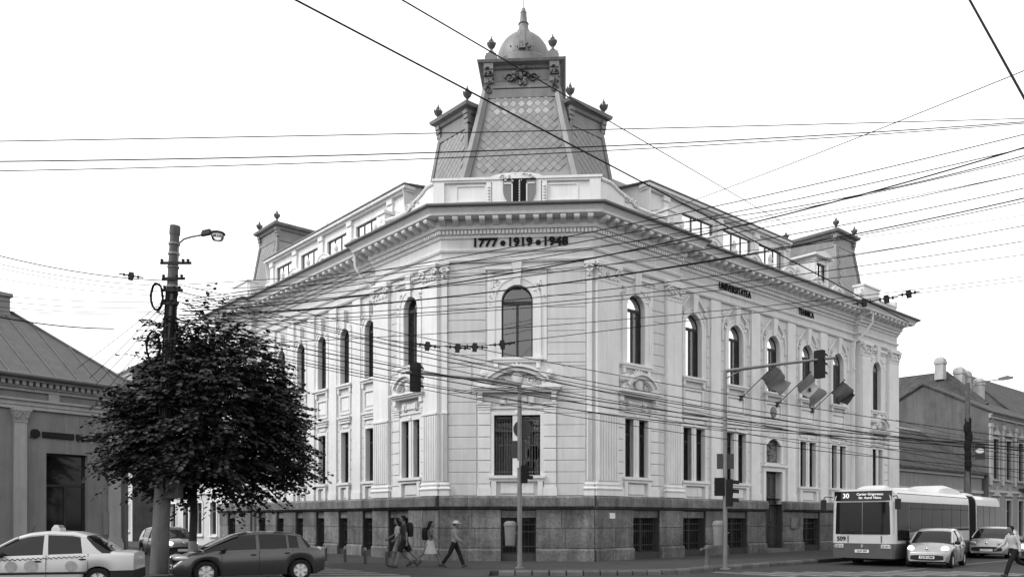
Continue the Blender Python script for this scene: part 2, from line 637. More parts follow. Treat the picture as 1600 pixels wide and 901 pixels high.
# ------------------------------------------------------------------ ground
def ground():
    b = MB()
    b.add([(-700, -200, 0), (700, -200, 0), (700, 1500, 0), (-700, 1500, 0)], [(0, 1, 2, 3)])
    o = obj('road', b, 'asphalt')
    o['kind'] = 'structure'
    # pavement round the corner building with a stone kerb
    kl = [Lp(60, 4.0), Lp(3, 4.0), Lp(-1.2, 4.0)]
    kerb = kl + [(-3.7, 27.75), (-2.6, 27.0), (-1.0, 26.6), (1.2, 26.45), (3.4, 26.5), (4.9, 26.95), (6.0, 27.7)] + \
        [Rp(0.3, 5.4), Rp(8, 5.2), Rp(60, 5.2)]
    poly = kerb + [Rp(60, -4), Rp(30, -12), Lp(30, -12), Lp(60, -4)]
    b = MB()
    b.prism_z(list(reversed(poly)), -0.2, 0.15)
    pv = obj('pavement', b, 'pavement')
    pv['kind'] = 'structure'
    # kerb stones along the visible edge
    kp = Pieces('kerb_stone', pv, 'kerb', 260)
    rng = random.Random(3)
    pts = [Vector(p) for p in kerb[1:-1]]
    for a, c in zip(pts[:-1], pts[1:]):
        d = c - a
        n = max(1, round(d.length / 0.62))
        st = d.length / n
        for k in range(n):
            m = frame(a + d * ((k + .5) / n), d)
            if -9 < (a + d * ((k + .5) / n)).x < -.7:
                continue        # dropped kerb at the crossing
            w = st / 2 - 0.022
            h = 0.155 + rng.choice([0, .004, .008])
            key = ('kerb_stone', round(w, 3), round(h, 3))
            kp.add(m @ T(0, 0, 0), key, lambda w=w, h=h: MB().loft([[(-w, -.07, -.1), (w, -.07, -.1), (w, .2, -.1), (-w, .2, -.1)],
                   [(-w, -.07, h - .05), (w, -.07, h - .05), (w, .2, h - .05), (-w, .2, h - .05)],
                   [(-w + .015, -.03, h + .006), (w - .015, -.03, h + .006), (w - .015, .19, h + .006), (-w + .015, .19, h + .006)]]))
    kp.close()
    # ramp where the kerb is dropped for the crossing
    rp = [Lp(6, 4.0), Lp(3, 4.0), Lp(-1.2, 4.0), (-3.7, 27.75), (-2.6, 27.0), (-1.0, 26.6), (-.7, 26.57)]
    b = MB()
    b.sweep(rp, [(-.1, .15), (.02, .152), (.6, .006), (.6, -.1), (-.1, -.1)])
    obj('kerb_ramp', b, 'pavement', pv)
    # pavement before the low house on the left
    A = Vector((-15.6, 33.2))
    fu = Vector((.574, .819))
    fn = Vector((.819, -.574))
    p = [A - fu * 30 + fn * 9.3, A - fu * 3 + fn * 9.3, A + fu * 0.5 + fn * 8.2, A + fu * 2.4 + fn * 5.5,
         A + fu * 3.0 + fn * 2.4, A + Vector(tuple(dl)) * 40 + fn * 2.2, A + dl * 40 - fn * 9, A - fu * 30 - fn * 9]
    b = MB()
    b.prism_z([tuple(q) for q in reversed(p)], -0.2, 0.15)
    o = obj('pavement', b, 'pavement')
    o['kind'] = 'structure'
    kp = Pieces('kerb_stone', o, 'kerb', 60)
    for a, c in zip(p[0:4], p[1:5]):
        d = c - a
        n = max(1, round(d.length / 1.0))
        for k in range(n):
            w = d.length / n / 2 - .012
            kp.add(frame(a + d * ((k + .5) / n), d), ('kerbl', round(w, 3)),
                   lambda w=w: MB().cbox(-w, w, -.06, .15, -.1, .158, .02))
    # pavement on the far side of the right-hand street
    p = [Rp(-6, 17.5), Rp(70, 17.5), Rp(70, 24), Rp(-6, 24)]
    b = MB()
    b.prism_z(p, -0.2, 0.15)
    o = obj('pavement', b, 'pavement')
    o['kind'] = 'structure'
    # painted crossing bars, one object each
    pm = Pieces('crossing_bar', bpy.data.objects['road'], 'roadpaint', 200)
    for k in range(9):      # in front of the bus
        c = Rp(1.5, 7.0) if False else None
        x, y = 8.0 + k * 1.05, 27.15 + k * 0.05
        M = T(x, y, 0.004) @ RZ(R_(-46))
        pm.add(M, 'crossing_bar', lambda: MB().box(-1.5, 1.5, -.24, .24, -.002, .002))
    for k in range(-1, 6):      # over the mouth of the left-hand street
        M = T(-5.2 - .45 * k, 26.0 + .95 * k, 0.004) @ RZ(R_(4)) @ Matrix.Diagonal((1.3, 1, 1, 1))
        pm.add(M, 'crossing_bar', lambda: MB().box(-1.5, 1.5, -.24, .24, -.002, .002))
    b = MB()
    b.add([tuple(list(Rp(4, 9.6)) + [0.004]), tuple(list(Rp(4, 9.75)) + [0.004]), tuple(list(Rp(60, 9.75)) + [0.004]), tuple(list(Rp(60, 9.6)) + [0.004])], [(0, 1, 2, 3)])
    obj('lane_line', b, 'roadpaint', bpy.data.objects['road'])
    # wooded hill far behind the right-hand street
    b = MB()
    rows = []
    for i in range(9):
        t = i / 8
        ring = []
        for k in range(41):
            x = 120 + k * 14
            y = 330 + t * 240
            h = 62 * math.sin(min(1, (k + 1) / 16) * PI / 2) * math.sin(t * PI / 2 + .02) + 5 * noise.noise((x * .02, y * .02, 0)) * (t + .2)
            ring.append((x, y, h - 3))
        rows.append(ring)
    b.loft(rows, caps=False, closed=False)
    o = obj('hill', b, 'hillside', smooth=60)
    o['kind'] = 'structure'
ground()

# ------------------------------------------------------------------ the corner building
BLD = thing('university_building', 'large pale corner palace with domed slate tower, arched windows and dark stone plinth', 'building',
            T(Cc.x, Cc.y, 0.15))

def wall_sheet(x0, x1, z0, z1, yw, ops, depth=0.26):
    """front sheet with openings and reveals; ops: (xa, xb, za, zb, arched)"""
    b = MB()
    xs = {x0, x1}
    tops = []
    for (xa, xb, za, zb, ar) in ops:
        xs |= {xa, xb}
        if ar:
            r = (xb - xa) / 2
            cx = (xa + xb) / 2
            N = 14
            arc = [cx - r * math.cos(PI * k / N) for k in range(N + 1)]
            xs |= set(arc)
            tops.append(lambda x, cx=cx, r=r, zb=zb: zb - r + math.sqrt(max(r * r - (x - cx) ** 2, 0)))
        else:
            tops.append(lambda x, zb=zb: zb)
    xs = sorted(xs)
    q = [xs[0]]
    for x in xs[1:]:
        if x - q[-1] > 1e-5:
            q.append(x)
    for a, c in zip(q[:-1], q[1:]):
        m = (a + c) / 2
        cov = sorted([(o[2], i) for i, o in enumerate(ops) if o[0] < m < o[1]])
        za, zc = z0, z0
        for zz, i in cov:
            if zz > max(za, zc) + 1e-6:
                b.add([(a, yw, za), (c, yw, zc), (c, yw, zz), (a, yw, zz)], [(0, 1, 2, 3)])
            za, zc = tops[i](a), tops[i](c)
        b.add([(a, yw, za), (c, yw, zc), (c, yw, z1), (a, yw, z1)], [(0, 1, 2, 3)])
    for i, (xa, xb, za, zb, ar) in enumerate(ops):
        loop = [(xb, za), (xa, za)]
        if ar:
            cx, r = (xa + xb) / 2, (xb - xa) / 2
            loop += [(cx - r * math.cos(PI * k / 14), zb - r + r * math.sin(PI * k / 14)) for k in range(15)]
        else:
            loop += [(xa, zb), (xb, zb)]
        n = len(loop)
        v = [(x, yw, z) for x, z in loop] + [(x, yw + depth, z) for x, z in loop]
        b.add(v, [(k, (k + 1) % n, (k + 1) % n + n, k + n) for k in range(n)])
    return b

# window openings -------------------------------------------------
ZG0, ZG1 = 3.58, 6.0
ZU0, ZU1 = 8.3, 11.2
RB = [13.75 + 3.39 * k for k in (-2, -1, 0, 1, 2)]
LB = [5.85 + 2.25 * k for k in range(6)]
def pair(cx, w=0.66, mul=0.34):
    return [(cx - mul / 2 - w, cx - mul / 2, ZG0, ZG1, False), (cx + mul / 2, cx + mul / 2 + w, ZG0, ZG1, False)]
def upper(cx, w=1.25, top=ZU1):
    return (cx - w / 2, cx + w / 2, ZU0, top, True)
CX0 = 0.02                         # window axis on the corner front
RPX, REX, LPX, LEX = 2.62, 24.75, 2.1, 20.5
SEGS = []   # (frame, x0, x1, plane y, ground openings, upper openings)
SEGS.append((FC, -HW, HW, 0.0, pair(CX0, .75, .36), [upper(CX0, 1.26)]))
SEGS.append((FR, 0, RP1, 0.0, pair(RPX, .58, .34), [upper(RPX - .05, 1.15)]))
cg = []
for i, c in enumerate(RB):
    if i == 2:
        cg += [(c - .72, c + .72, 4.72, 5.92, False)]
    else:
        cg += pair(c + .06)
SEGS.append((FR, RP1, RP2, SET, cg + [(RB[2] - .78, RB[2] + .78, 2.62, 4.28, False)], [upper(c) for c in RB]))
SEGS.append((FR, RP2, REND, 0.0, pair(REX, .5, .3), [upper(REX - .1, 1.1)]))
SEGS.append((FL, -LP1, 0, 0.0, pair(-LPX, .5, .34), [upper(-LPX, 1.0)]))
SEGS.append((FL, -LP2, -LP1, SET, [(-c - .36, -c + .36, ZG0, ZG1, False) for c in LB], [upper(-c, .85, 10.95) for c in LB]))
SEGS.append((FL, -LEND, -LP2, 0.0, pair(-LEX, .5, .3), [upper(-LEX, 1.0)]))

WALLP = []
ZW0, ZW1 = 2.6, 13.35
for (F, x0, x1, y, go, uo) in SEGS:
    w = obj('wall', wall_sheet(x0, x1, ZW0, ZW1, y, go + uo), 'stucco_field', BLD, F)
    WALLP.append(w)
# side walls of the steps, the two end walls and near-black sheets for the unlit rooms behind the glass
b = MB()
for p, q in ((WALL[2], WALL[3]), (WALL[4], WALL[5]), (WALL[8], WALL[9]), (WALL[10], WALL[11]), (WALL[0], WALL[1]), (WALL[12], WALL[13]), (WALL[13], WALL[0])):
    b.add([(p[0], p[1], 0), (q[0], q[1], 0), (q[0], q[1], 14.0), (p[0], p[1], 14.0)], [(0, 1, 2, 3)])
obj('return_wall', b, 'stucco_field', BLD)
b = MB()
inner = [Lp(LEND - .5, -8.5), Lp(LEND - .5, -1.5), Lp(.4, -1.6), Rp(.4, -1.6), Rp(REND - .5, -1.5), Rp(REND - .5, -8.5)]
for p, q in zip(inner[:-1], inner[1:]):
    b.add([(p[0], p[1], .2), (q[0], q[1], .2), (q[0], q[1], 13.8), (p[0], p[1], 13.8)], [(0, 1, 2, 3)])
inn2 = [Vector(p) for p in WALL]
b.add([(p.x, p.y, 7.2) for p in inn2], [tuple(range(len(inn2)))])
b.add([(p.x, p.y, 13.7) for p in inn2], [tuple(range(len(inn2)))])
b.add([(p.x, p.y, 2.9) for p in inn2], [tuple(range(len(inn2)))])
obj('dark_backing', b, 'room_dark', BLD)  # backing sheets, the rooms' shade is in their near-black colour

# windows -----------------------------------------------------------
def bar_frame(b, x0, x1, z0, z1, t, y0, y1):
    b.box(x0, x0 + t, y0, y1, z0, z1)
    b.box(x1 - t, x1, y0, y1, z0, z1)
    b.box(x0 + t, x1 - t, y0, y1, z0, z0 + t)
    b.box(x0 + t, x1 - t, y0, y1, z1 - t, z1)

def rect_window(M, xa, xb, za, zb, glass='glass', trans=0.26, frm='frame', split=False):
    w, h = xb - xa, zb - za
    tz = h * (1 - trans)
    def fr():
        b = MB()
        bar_frame(b, 0, w, 0, h, .055, .18, .25)
        b.box(.055, w - .055, .175, .245, tz - .04, tz + .04)
        b.box(w / 2 - .03, w / 2 + .03, .178, .248, .055, tz - .04)
        return b
    Mw = M @ T(xa, 0, za)
    o = obj('window', shared(('window', round(w, 3), round(h, 3)), fr, frm), frm, BLD, Mw)
    for key, (a, c, e, f) in (('l', (.055, w / 2 - .03, .055, tz - .04)), ('r', (w / 2 + .03, w - .055, .055, tz - .04)), ('t', (.055, w - .055, tz + .04, h - .055))):
        obj('pane', shared(('pane', round(w, 3), round(h, 3), key, glass), lambda: MB().box(a, c, .205, .215, e, f), glass), glass, o, Mw)
    return o

def arch_window(M, xa, xb, za, zb, glass='glass_upper', glass2=None, curtain=True, frm='frame'):
    w, h = xb - xa, zb - za
    r = w / 2
    sp = h - r
    glass2 = glass2 or glass
    def arc(rr, n=14):
        return [(r - rr * math.cos(PI * k / n), sp + rr * math.sin(PI * k / n)) for k in range(n + 1)]
    def fr():
        b = MB()
        t = .06
        b.box(0, t, .18, .25, 0, sp)
        b.box(w - t, w, .18, .25, 0, sp)
        b.box(t, w - t, .18, .25, 0, t)
        b.box(t, w - t, .17, .25, sp - .1, sp + .03)
        b.box(r - .05, r + .05, .172, .245, t, sp - .1)
        A, B = arc(r), arc(r - t)
        for k in range(14):
            p = [A[k], A[k + 1], B[k + 1], B[k]]
            b.prism(p, .18, .25)
        return b
    Mw = M @ T(xa, 0, za)
    key0 = (round(w, 3), round(h, 3))
    o = obj('window', shared(('awin',) + key0, fr, frm), frm, BLD, Mw)
    obj('pane', shared(('ap', 'l', glass) + key0, lambda: MB().box(.06, r - .05, .205, .215, .06, sp - .1), glass), glass, o, Mw)
    obj('pane', shared(('ap', 'r', glass2) + key0, lambda: MB().box(r + .05, w - .06, .205, .215, .06, sp - .1), glass2), glass2, o, Mw)
    obj('pane', shared(('ap', 't', glass) + key0, lambda: MB().prism(arc(r - .06) , .205, .215), glass), glass, o, Mw)
    if curtain:
        def cu():
            b = MB()
            for x0, x1 in ((.05, r * .72), (r * 1.28, w - .05)):
                n = 22
                top = [(x0 + (x1 - x0) * k / n, .36 + .03 * math.sin(k * 1.7) + .012 * math.sin(k * 4.1), sp + .1) for k in range(n + 1)]
                bot = [(x0 + (x1 - x0) * k / n, .36 + .04 * math.sin(k * 1.7 + .3), .05) for k in range(n + 1)]
                b.loft([top, bot], caps=False, closed=False)
            return b
        obj('curtain', shared(('cur',) + key0, cu, 'curtain', 60), 'curtain', o, Mw)
    return o

for (F, x0, x1, y, go, uo) in SEGS:
    M = F @ T(0, y, 0)
    right = F is FR
    for (xa, xb, za, zb, ar) in go:
        if zb < 4.5 or (za > 4.5):
            continue
        wo_ = rect_window(M, xa, xb, za, zb)
        if F is FC:
            def gr(w=xb - xa, h=zb - za):
                b = MB()
                for k in range(1, 7):
                    b.tube([(w * k / 7, .1, .02), (w * k / 7, .1, h - .02)], .013, 5)
                for z in (.15, h * .5, h * .74, h - .12):
                    b.box(0, w, .085, .115, z - .015, z + .015)
                return b
            obj('grille', shared(('ggr', round(xb - xa, 3)), gr, 'concrete'), 'concrete', wo_, M @ T(xa, 0, za))
    for (xa, xb, za, zb, ar) in uo:
        arch_window(M, xa, xb, za, zb, 'glass_sky_bright' if right else 'glass_upper', 'glass_upper',  # bright left and top panes beside a dark right one imitate a split reflection
                    curtain=not right, frm='frame')

# plinth -------------------------------------------------------------
PB = {id(FC): [(-.62, .78)], id(FR): [(2.35, 4.1), (6.15, 7.85), (9.6, 11.3), (16.6, 18.4), (20.0, 21.7), (24.3, 26.0)],
      id(FL): [(-3.75, -2.2)] + [(-c - .12 - .42, -c - .12 + .42) for c in LB] + [(-21.3, -20.2)]}
DOOR = (RB[2] - .8, RB[2] + .8)
PSEG = [(FC, -HW - .05, HW + .05, 0.0), (FR, 0, RP1 + .1, 0.0), (FR, RP1 - .0, RP2, SET), (FR, RP2 - .1, REND, 0.0),
        (FL, -LP1 - .1, 0, 0.0), (FL, -LP2, -LP1, SET), (FL, -LEND, -LP2 + .1, 0.0)]
PL = obj('plinth', MB().sweep(WALL, [(.02, 0), (.02, 2.7), (-.5, 2.7), (-.5, 0)]), 'plinth_core', BLD) if False else None
rngp = random.Random(11)
plinth_stones = None
PLN = []
for i, (F, x0, x1, y) in enumerate(PSEG):
    ops = [(a, c, .42, 2.2, False) for a, c in PB[id(F)] if a > x0 and c < x1]
    if F is FR and x0 < DOOR[0] < x1:
        ops.append((DOOR[0], DOOR[1], .16, 2.62, False))
    core = obj('plinth', wall_sheet(x0, x1, 0, 2.62, y - .04, ops, .4), 'plinth_core', BLD, F)
    PLN.append((core, F, x0, x1, y, ops))
NST = 0
STONE = {}
for core, F, x0, x1, y, ops in PLN:
    P = Pieces('stone', core, 'plinth', 120)
    for (z0, z1, pr, gap) in ((0.05, .66, .17, .42), (.675, 1.46, .10, .1), (1.475, 2.2, .10, .1), (2.24, 2.76, .27, .0)):
        # runs between openings
        cuts = [(a - .0, c + .0) for a, c, za, zb, _ in ops if za < z1 - .02 and zb > z0 + .25]
        cuts.sort()
        runs, cur = [], x0
        for a, c in cuts:
            runs.append((cur, a))
            cur = c
        runs.append((cur, x1))
        for a, c in runs:
            L0 = c - a
            if L0 < .05:
                continue
            n = max(1, round(L0 / rngp.uniform(1.15, 1.6)))
            ws = [1 + rngp.uniform(-.22, .22) for _ in range(n)]
            tot = sum(ws)
            xa = a
            for wv in ws:
                xb = xa + L0 * wv / tot
                hw = round((xb - xa) / 2 - .006, 3)
                pj = pr + rngp.choice([0, .006, .012])
                top = z1 - z0
                if pr == .17:
                    fn = lambda hw=hw, pj=pj, top=top: MB().loft([[(-hw, -pj, 0), (hw, -pj, 0), (hw, 0, 0), (-hw, 0, 0)],
                        [(-hw, -pj, top - .09), (hw, -pj, top - .09), (hw, 0, top - .09), (-hw, 0, top - .09)],
                        [(-hw, -.09, top), (hw, -.09, top), (hw, 0, top), (-hw, 0, top)]])
                elif pr == .27:
                    fn = lambda hw=hw, pj=pj, top=top: MB().loft([[(-hw, -.1, 0), (hw, -.1, 0), (hw, 0, 0), (-hw, 0, 0)],
                        [(-hw, -pj, .10), (hw, -pj, .10), (hw, 0, .10), (-hw, 0, .10)],
                        [(-hw, -pj, top - .08), (hw, -pj, top - .08), (hw, 0, top - .08), (-hw, 0, top - .08)],
                        [(-hw, -pj + .1, top), (hw, -pj + .1, top), (hw, 0, top), (-hw, 0, top)]])
                else:
                    fn = lambda hw=hw, pj=pj, top=top: MB().cbox(-hw, hw, -pj, 0, 0, top, .012)
                P.add(F @ T((xa + xb) / 2, y, z0), ('stone', hw, pj, top, pr), fn)
                xa = xb
    P.close()
    # basement windows: stone lintel, dark frame, bars
    for a, c, za, zb, _ in ops:
        if zb > 2.4:
            continue
        M = F @ T(0, y, 0)
        ww = c - a
        lin = obj('lintel', shared(('blint', round(ww, 3)), lambda: MB().cbox(0, ww, .02, .38, zb - .32, zb - .02, .01), 'plinth'), 'plinth', BLD, M @ T(a, 0, 0))
        wide = ww > 1.2
        def fr(ww=ww, wide=wide):
            b = MB()
            bar_frame(b, 0, ww, za, zb - .3, .07, .24, .32)
            if wide:
                b.box(ww * .42, ww * .42 + .14, .2, .33, za, zb - .3)
            return b
        o = obj('basement_window', shared(('bwin', round(ww, 3)), fr, 'frame'), 'frame', BLD, M @ T(a, 0, 0))
        obj('pane', shared(('bpane', round(ww, 3)), lambda: MB().box(.05, ww - .05, .28, .29, za + .05, zb - .35), 'car_glass'), 'car_glass', o, M @ T(a, 0, 0))
        def bars(ww=ww):
            b = MB()
            n = max(4, int(ww / .14))
            for k in range(1, n):
                b.tube([(ww * k / n, .16, za + .02), (ww * k / n, .16, zb - .34)], .009, 4)
            for z in (za + .3, (za + zb) / 2, zb - .6):
                b.box(.02, ww - .02, .15, .165, z, z + .03)
            return b
        obj('grille', shared(('bgr', round(ww, 3)), bars, 'iron'), 'iron', o, M @ T(a, 0, 0))
# rusticated courses --------------------------------------------------
PITCH = 0.47
def courses(P, F, y, x0, x1, z0, z1, skip=None):
    k0 = math.ceil((z0 - 2.78) / PITCH - .3)
    z = 2.78 + k0 * PITCH
    z = z0 if z < z0 else z
    zz = z0
    while zz < z1 - .08:
        nz = 2.78 + (math.floor((zz - 2.78) / PITCH + 1e-4) + 1) * PITCH
        nz = min(nz, z1)
        if nz - zz > .1:
            w, h = round(x1 - x0, 3), round(nz - zz - .019, 3)
            P.add(F @ T(x0, y, zz), ('course', w, h), lambda: MB().cbox(0, w, -.036, 0, 0, h, .012))
        zz = nz
lim = {0: 110, 1: 66, 2: 90, 3: 0, 4: 24, 5: 0, 6: 0}
for i, (F, x0, x1, y, go, uo) in enumerate(SEGS):
    P = Pieces('course_block', WALLP[i], 'stucco_field', lim[i])
    if i == 0:
        for sg in (-1, 1):
            for a, c, z0, z1 in ((1.62, HW - .3, 2.78, 6.9), (1.82, HW - .3, 6.9, 8.1), (1.24, HW - .3, 8.1, 12.12)):
                xa, xb = (a, c) if sg > 0 else (-c, -a)
                courses(P, F, y, xa, xb, z0, z1)
    elif i in (1, 3, 4, 6):
        cx = {1: RPX, 3: REX, 4: -LPX, 6: -LEX}[i]
        pa = {1: (1.42, 4.5), 3: (23.75, 26.0), 4: (-3.62, -1.12), 6: (-21.6, -19.3)}[i]
        for a, c, z0, z1 in ((pa[0], cx - 1.05, 2.78, 6.8), (cx + 1.05, pa[1], 2.78, 6.8), (pa[0], cx - 1.0, 8.1, 12.1), (cx + .98, pa[1], 8.1, 12.1)):
            if c - a > .12:
                courses(P, F, y, a, c, z0, z1)
    elif i == 2:
        for c in RB:
            for a, e in ((c - 1.28, c - .98), (c + 1.02, c + 1.28)):
                courses(P, F, y, a, e, 2.78, 6.3)
                courses(P, F, y, a, e, 8.0, 11.2)
    else:
        for c in LB:
            for a, e in ((-c - .72, -c - .5), (-c + .5, -c + .72)):
                courses(P, F, y, a, e, 2.78, 6.3)
                courses(P, F, y, a, e, 8.0, 10.9)
    P.close()

# ornament ------------------------------------------------------------
def relief(b, cx, cz, w, h, y, seed, n=16, d=.05):
    r = random.Random(seed)
    for k in range(n):
        a = r.uniform(0, 2 * PI)
        q = math.sqrt(r.random())
        x, z = cx + w / 2 * q * math.cos(a), cz + h / 2 * q * math.sin(a)
        s = r.uniform(.35, 1.0) * min(w, h) * .2
        b.blob((x, y, z), s * r.uniform(.6, 1.4), d * r.uniform(.6, 1.3), s * r.uniform(.4, .8), 6, 4, rot=r.uniform(0, PI))
    return b

def volute(b, cx, cz, r, y, sg=1, turns=1.6, th=.3):
    pts, rs = [], []
    n = 22
    for k in range(n):
        t = k / (n - 1)
        a = t * turns * 2 * PI
        q = r * (1 - .82 * t)
        pts.append((cx + sg * q * math.cos(a), y, cz + q * math.sin(a)))
        rs.append(r * th * (1 - .6 * t))
    b.tube(pts, rs, 5)
    b.blob((cx, y, cz), r * .3, r * .25, r * .3, 6, 4)

def pilaster(F, y, x0, x1, fluted=True, pr=.16, cap=True, M0=None):
    w = x1 - x0
    def shaft():
        b = MB()
        b.box(.04, w - .04, -pr, .0, 3.3, 11.4)
        if fluted:
            n = max(4, int(w / .17))
            st = (w - .12) / n
            for k in range(n):
                xx = .06 + st * k
                b.cbox(xx + st * .14, xx + st * .86, -pr - .045, -pr + .0, 3.36, 6.02, .02)
            b.box(.02, w - .02, -pr - .06, 0, 6.06, 6.14)
        return b
    M = F @ T(x0, y, 0)
    o = obj('pilaster', shared(('pil', round(w, 3), fluted, pr), shaft, 'trim'), 'trim', BLD, M)
    def base():
        b = MB()
        prof = [(.06, 2.77), (.06, 2.98), (.08, 3.0), (.1, 3.05), (.08, 3.1), (.03, 3.13), (.03, 3.18), (.06, 3.21), (.05, 3.26), (0, 3.3)]
        rings = []
        for e, z in prof:
            rings.append([(-e, -pr - e, z), (w + e, -pr - e, z), (w + e, 0, z), (-e, 0, z)])
        return b.loft(rings)
    obj('base', shared(('pilb', round(w, 3), pr), base, 'trim', 40), 'trim', o, M)
    if cap:
        def capm():
            b = MB()
            b.box(.02, w - .02, -pr - .02, 0, 11.36, 11.5)
            b.box(.03, w - .03, -pr - .04, 0, 11.5, 11.95)
            b.box(-.06, w + .06, -pr - .14, 0, 11.95, 12.12)
            for sx in (.14, w - .14):
                volute(b, sx, 11.78, .17, -pr - .09, 1 if sx > w / 2 else -1, 1.5, .28)
            relief(b, w / 2, 11.72, w * .7, .3, -pr - .07, int(w * 1000), 14, .05)
            for k in range(5):
                xx = .15 + (w - .3) * k / 4
                b.blob((xx, -pr - .05, 11.58), .07, .04, .1, 6, 4)
            return b
        obj('capital', shared(('pilc', round(w, 3), pr), capm, 'relief', 50), 'relief', o, M)
    return o

pilaster(FR, 0, .03, 1.4)
pilaster(FR, 0, 4.5, 5.6)
pilaster(FR, 0, 22.6, 23.7)
pilaster(FR, 0, 26.05, 27.45)
pilaster(FL, 0, -1.1, -.03)
pilaster(FL, 0, -4.92, -3.64)
pilaster(FL, 0, -19.25, -18.25)
pilaster(FL, 0, -22.55, -21.65)
pilaster(FC, 0, -HW + .01, -HW + .3, True, .1)
pilaster(FC, 0, HW - .3, HW - .01, True, .1)
# plain lesenes of the middle fronts
def lesene(F, y, x0, x1, z1=12.1):
    w = x1 - x0
    M = F @ T(x0, y, 0)
    def sh():
        b = MB()
        b.box(0, w, -.1, 0, 3.1, z1)
        b.box(-.04, w + .04, -.14, 0, 2.77, 3.1)
        for z in (4.2, 5.4, 6.5, 7.7):
            b.box(.0, w, -.104, -.09, z, z + .012)
        return b
    o = obj('pilaster', shared(('les', round(w, 3), z1), sh, 'trim'), 'trim', BLD, M)
    return o
rb2 = [RB[0] - 3.39] + RB + [RB[-1] + 3.39]
for k in range(6):
    m = (rb2[k] + rb2[k + 1]) / 2
    if m - .38 > RP1 and m + .38 < RP2:
        lesene(FR, SET, m - .38, m + .38)
lesene(FR, SET, RP1 + .02, RP1 + .1)
lesene(FR, SET, RP2 - .32, RP2 - .02)
for k in range(7):
    m = LB[0] - 1.125 + 2.25 * k
    if LP1 < m - .36 and m + .36 < LP2:
        lesene(FL, SET, -m - .36, -m + .36)

# window dressings ------------------------------------------------------
def arc_pts(cx, cz, r, a0, a1, n):
    return [(cx + r * math.cos(a0 + (a1 - a0) * k / n), cz + r * math.sin(a0 + (a1 - a0) * k / n)) for k in range(n + 1)]

def arc_band(b, cx, cz, r0, r1, a0, a1, n, y0, y1):
    A, B = arc_pts(cx, cz, r0, a0, a1, n), arc_pts(cx, cz, r1, a0, a1, n)
    rings = []
    for p, q in zip(A, B):
        rings.append([(p[0], y0, p[1]), (q[0], y0, q[1]), (q[0], y1, q[1]), (p[0], y1, p[1])])
    b.loft(rings)

def upper_dress(F, y, cx, w, top, rich, field):
    """surround of an arched window: jambs, archivolt, keystone, spandrel relief, sill"""
    M = F @ T(cx, y, 0)
    r = w / 2
    sp = top - r
    def sur():
        b = MB()
        t = .26 if rich else .2
        for sg in (-1, 1):
            xa, xb = sorted((sg * r, sg * (r + t)))
            b.box(xa, xb, -.07, 0, ZU0, sp)
            xa, xb = sorted((sg * (r + t), sg * (r + t + .07)))
            b.box(xa, xb, -.1, 0, ZU0, sp)
            if rich:
                xa, xb = sorted((sg * (r + t + .07), sg * (r + t + .3)))
                b.box(xa, xb, -.045, 0, ZU0 - .1, 11.7)
        arc_band(b, 0, sp, r, r + t, 0, PI, 18, -.07, 0)
        arc_band(b, 0, sp, r + t, r + t + .07, 0, PI, 18, -.1, 0)
        if rich:
            W = r + t + .3
            # flat spandrel panel cut round the arch
            rr = r + t
            for sg in (-1, 1):
                pts = [(sg * W, sp), (sg * rr, sp)] + [(sg * rr * math.cos(PI / 2 * k / 9), sp + rr * math.sin(PI / 2 * k / 9)) for k in range(1, 10)]
                pts += [(0, 11.7), (sg * W, 11.7)]
                b.prism(pts, -.02, 0)
            b.box(-W, -.2, -.08, 0, 11.7, 11.78)
            b.box(.2, W, -.08, 0, 11.7, 11.78)
            b.box(-W - .08, -.2, -.16, 0, 11.82, 11.93)
            b.box(.2, W + .08, -.16, 0, 11.82, 11.93)
            b.box(-W - .04, -.2, -.11, 0, 11.78, 11.82)
            b.box(.2, W + .04, -.11, 0, 11.78, 11.82)
        elif field:
            # ogee hood over the archivolt
            for sg in (-1, 1):
                pts = [(sg * (r + .5), sp - .2), (sg * (r + .52), sp + .3), (sg * (r + .38), sp + .75), (sg * .32, 11.95)]
                b.tube([(p, -.06, q) for p, q in pts], .045, 5)
        return b
    o = obj('window_surround', shared(('usur', round(w, 3), round(top, 2), rich, field), sur, 'trim'), 'trim', BLD, M)
    def key():
        b = MB()
        hw0, hw1 = .13, .2
        zt = 12.1 if rich else top + .85
        b.loft([[(-hw0, -.16, top - .02), (hw0, -.16, top - .02), (hw0, 0, top - .02), (-hw0, 0, top - .02)],
                [(-hw1, -.22, zt), (hw1, -.22, zt), (hw1, 0, zt), (-hw1, 0, zt)]])
        return b
    obj('keystone', shared(('key', round(top, 2), rich), key, 'trim'), 'trim', o, M)
    def orn():
        b = MB()
        for sg in (-1, 1):
            relief(b, sg * (r + .22), sp + r * .92, .42, .55, -.06, 5 if sg > 0 else 6, 14, .045)
            if not rich:
                relief(b, sg * (r + .55), sp + .95, .3, .5, -.05, 8, 9, .04)
                relief(b, sg * (r + .62), sp + .3, .12, .5, -.05, 9, 7, .04)
            else:
                relief(b, sg * (r + .45), sp + .05, .14, .4, -.06, 8, 8, .04)
        return b
    obj('relief', shared(('orn', round(w, 3), round(top, 2), rich), orn, 'relief', 50), 'relief', o, M)
    def sill():
        b = MB()
        W = r + (.4 if rich else .3)
        b.box(-W, W, -.2, .2, ZU0 - .1, ZU0 - .004)
        b.box(-W + .06, W - .06, -.14, 0, ZU0 - .2, ZU0 - .1)
        b.box(-W + .1, -W + .26, -.12, 0, ZU0 - .42, ZU0 - .2)
        b.box(W - .26, W - .1, -.12, 0, ZU0 - .42, ZU0 - .2)
        return b
    obj('sill', shared(('sill', round(w, 3), rich), sill, 'trim'), 'trim', o, M)
    return o

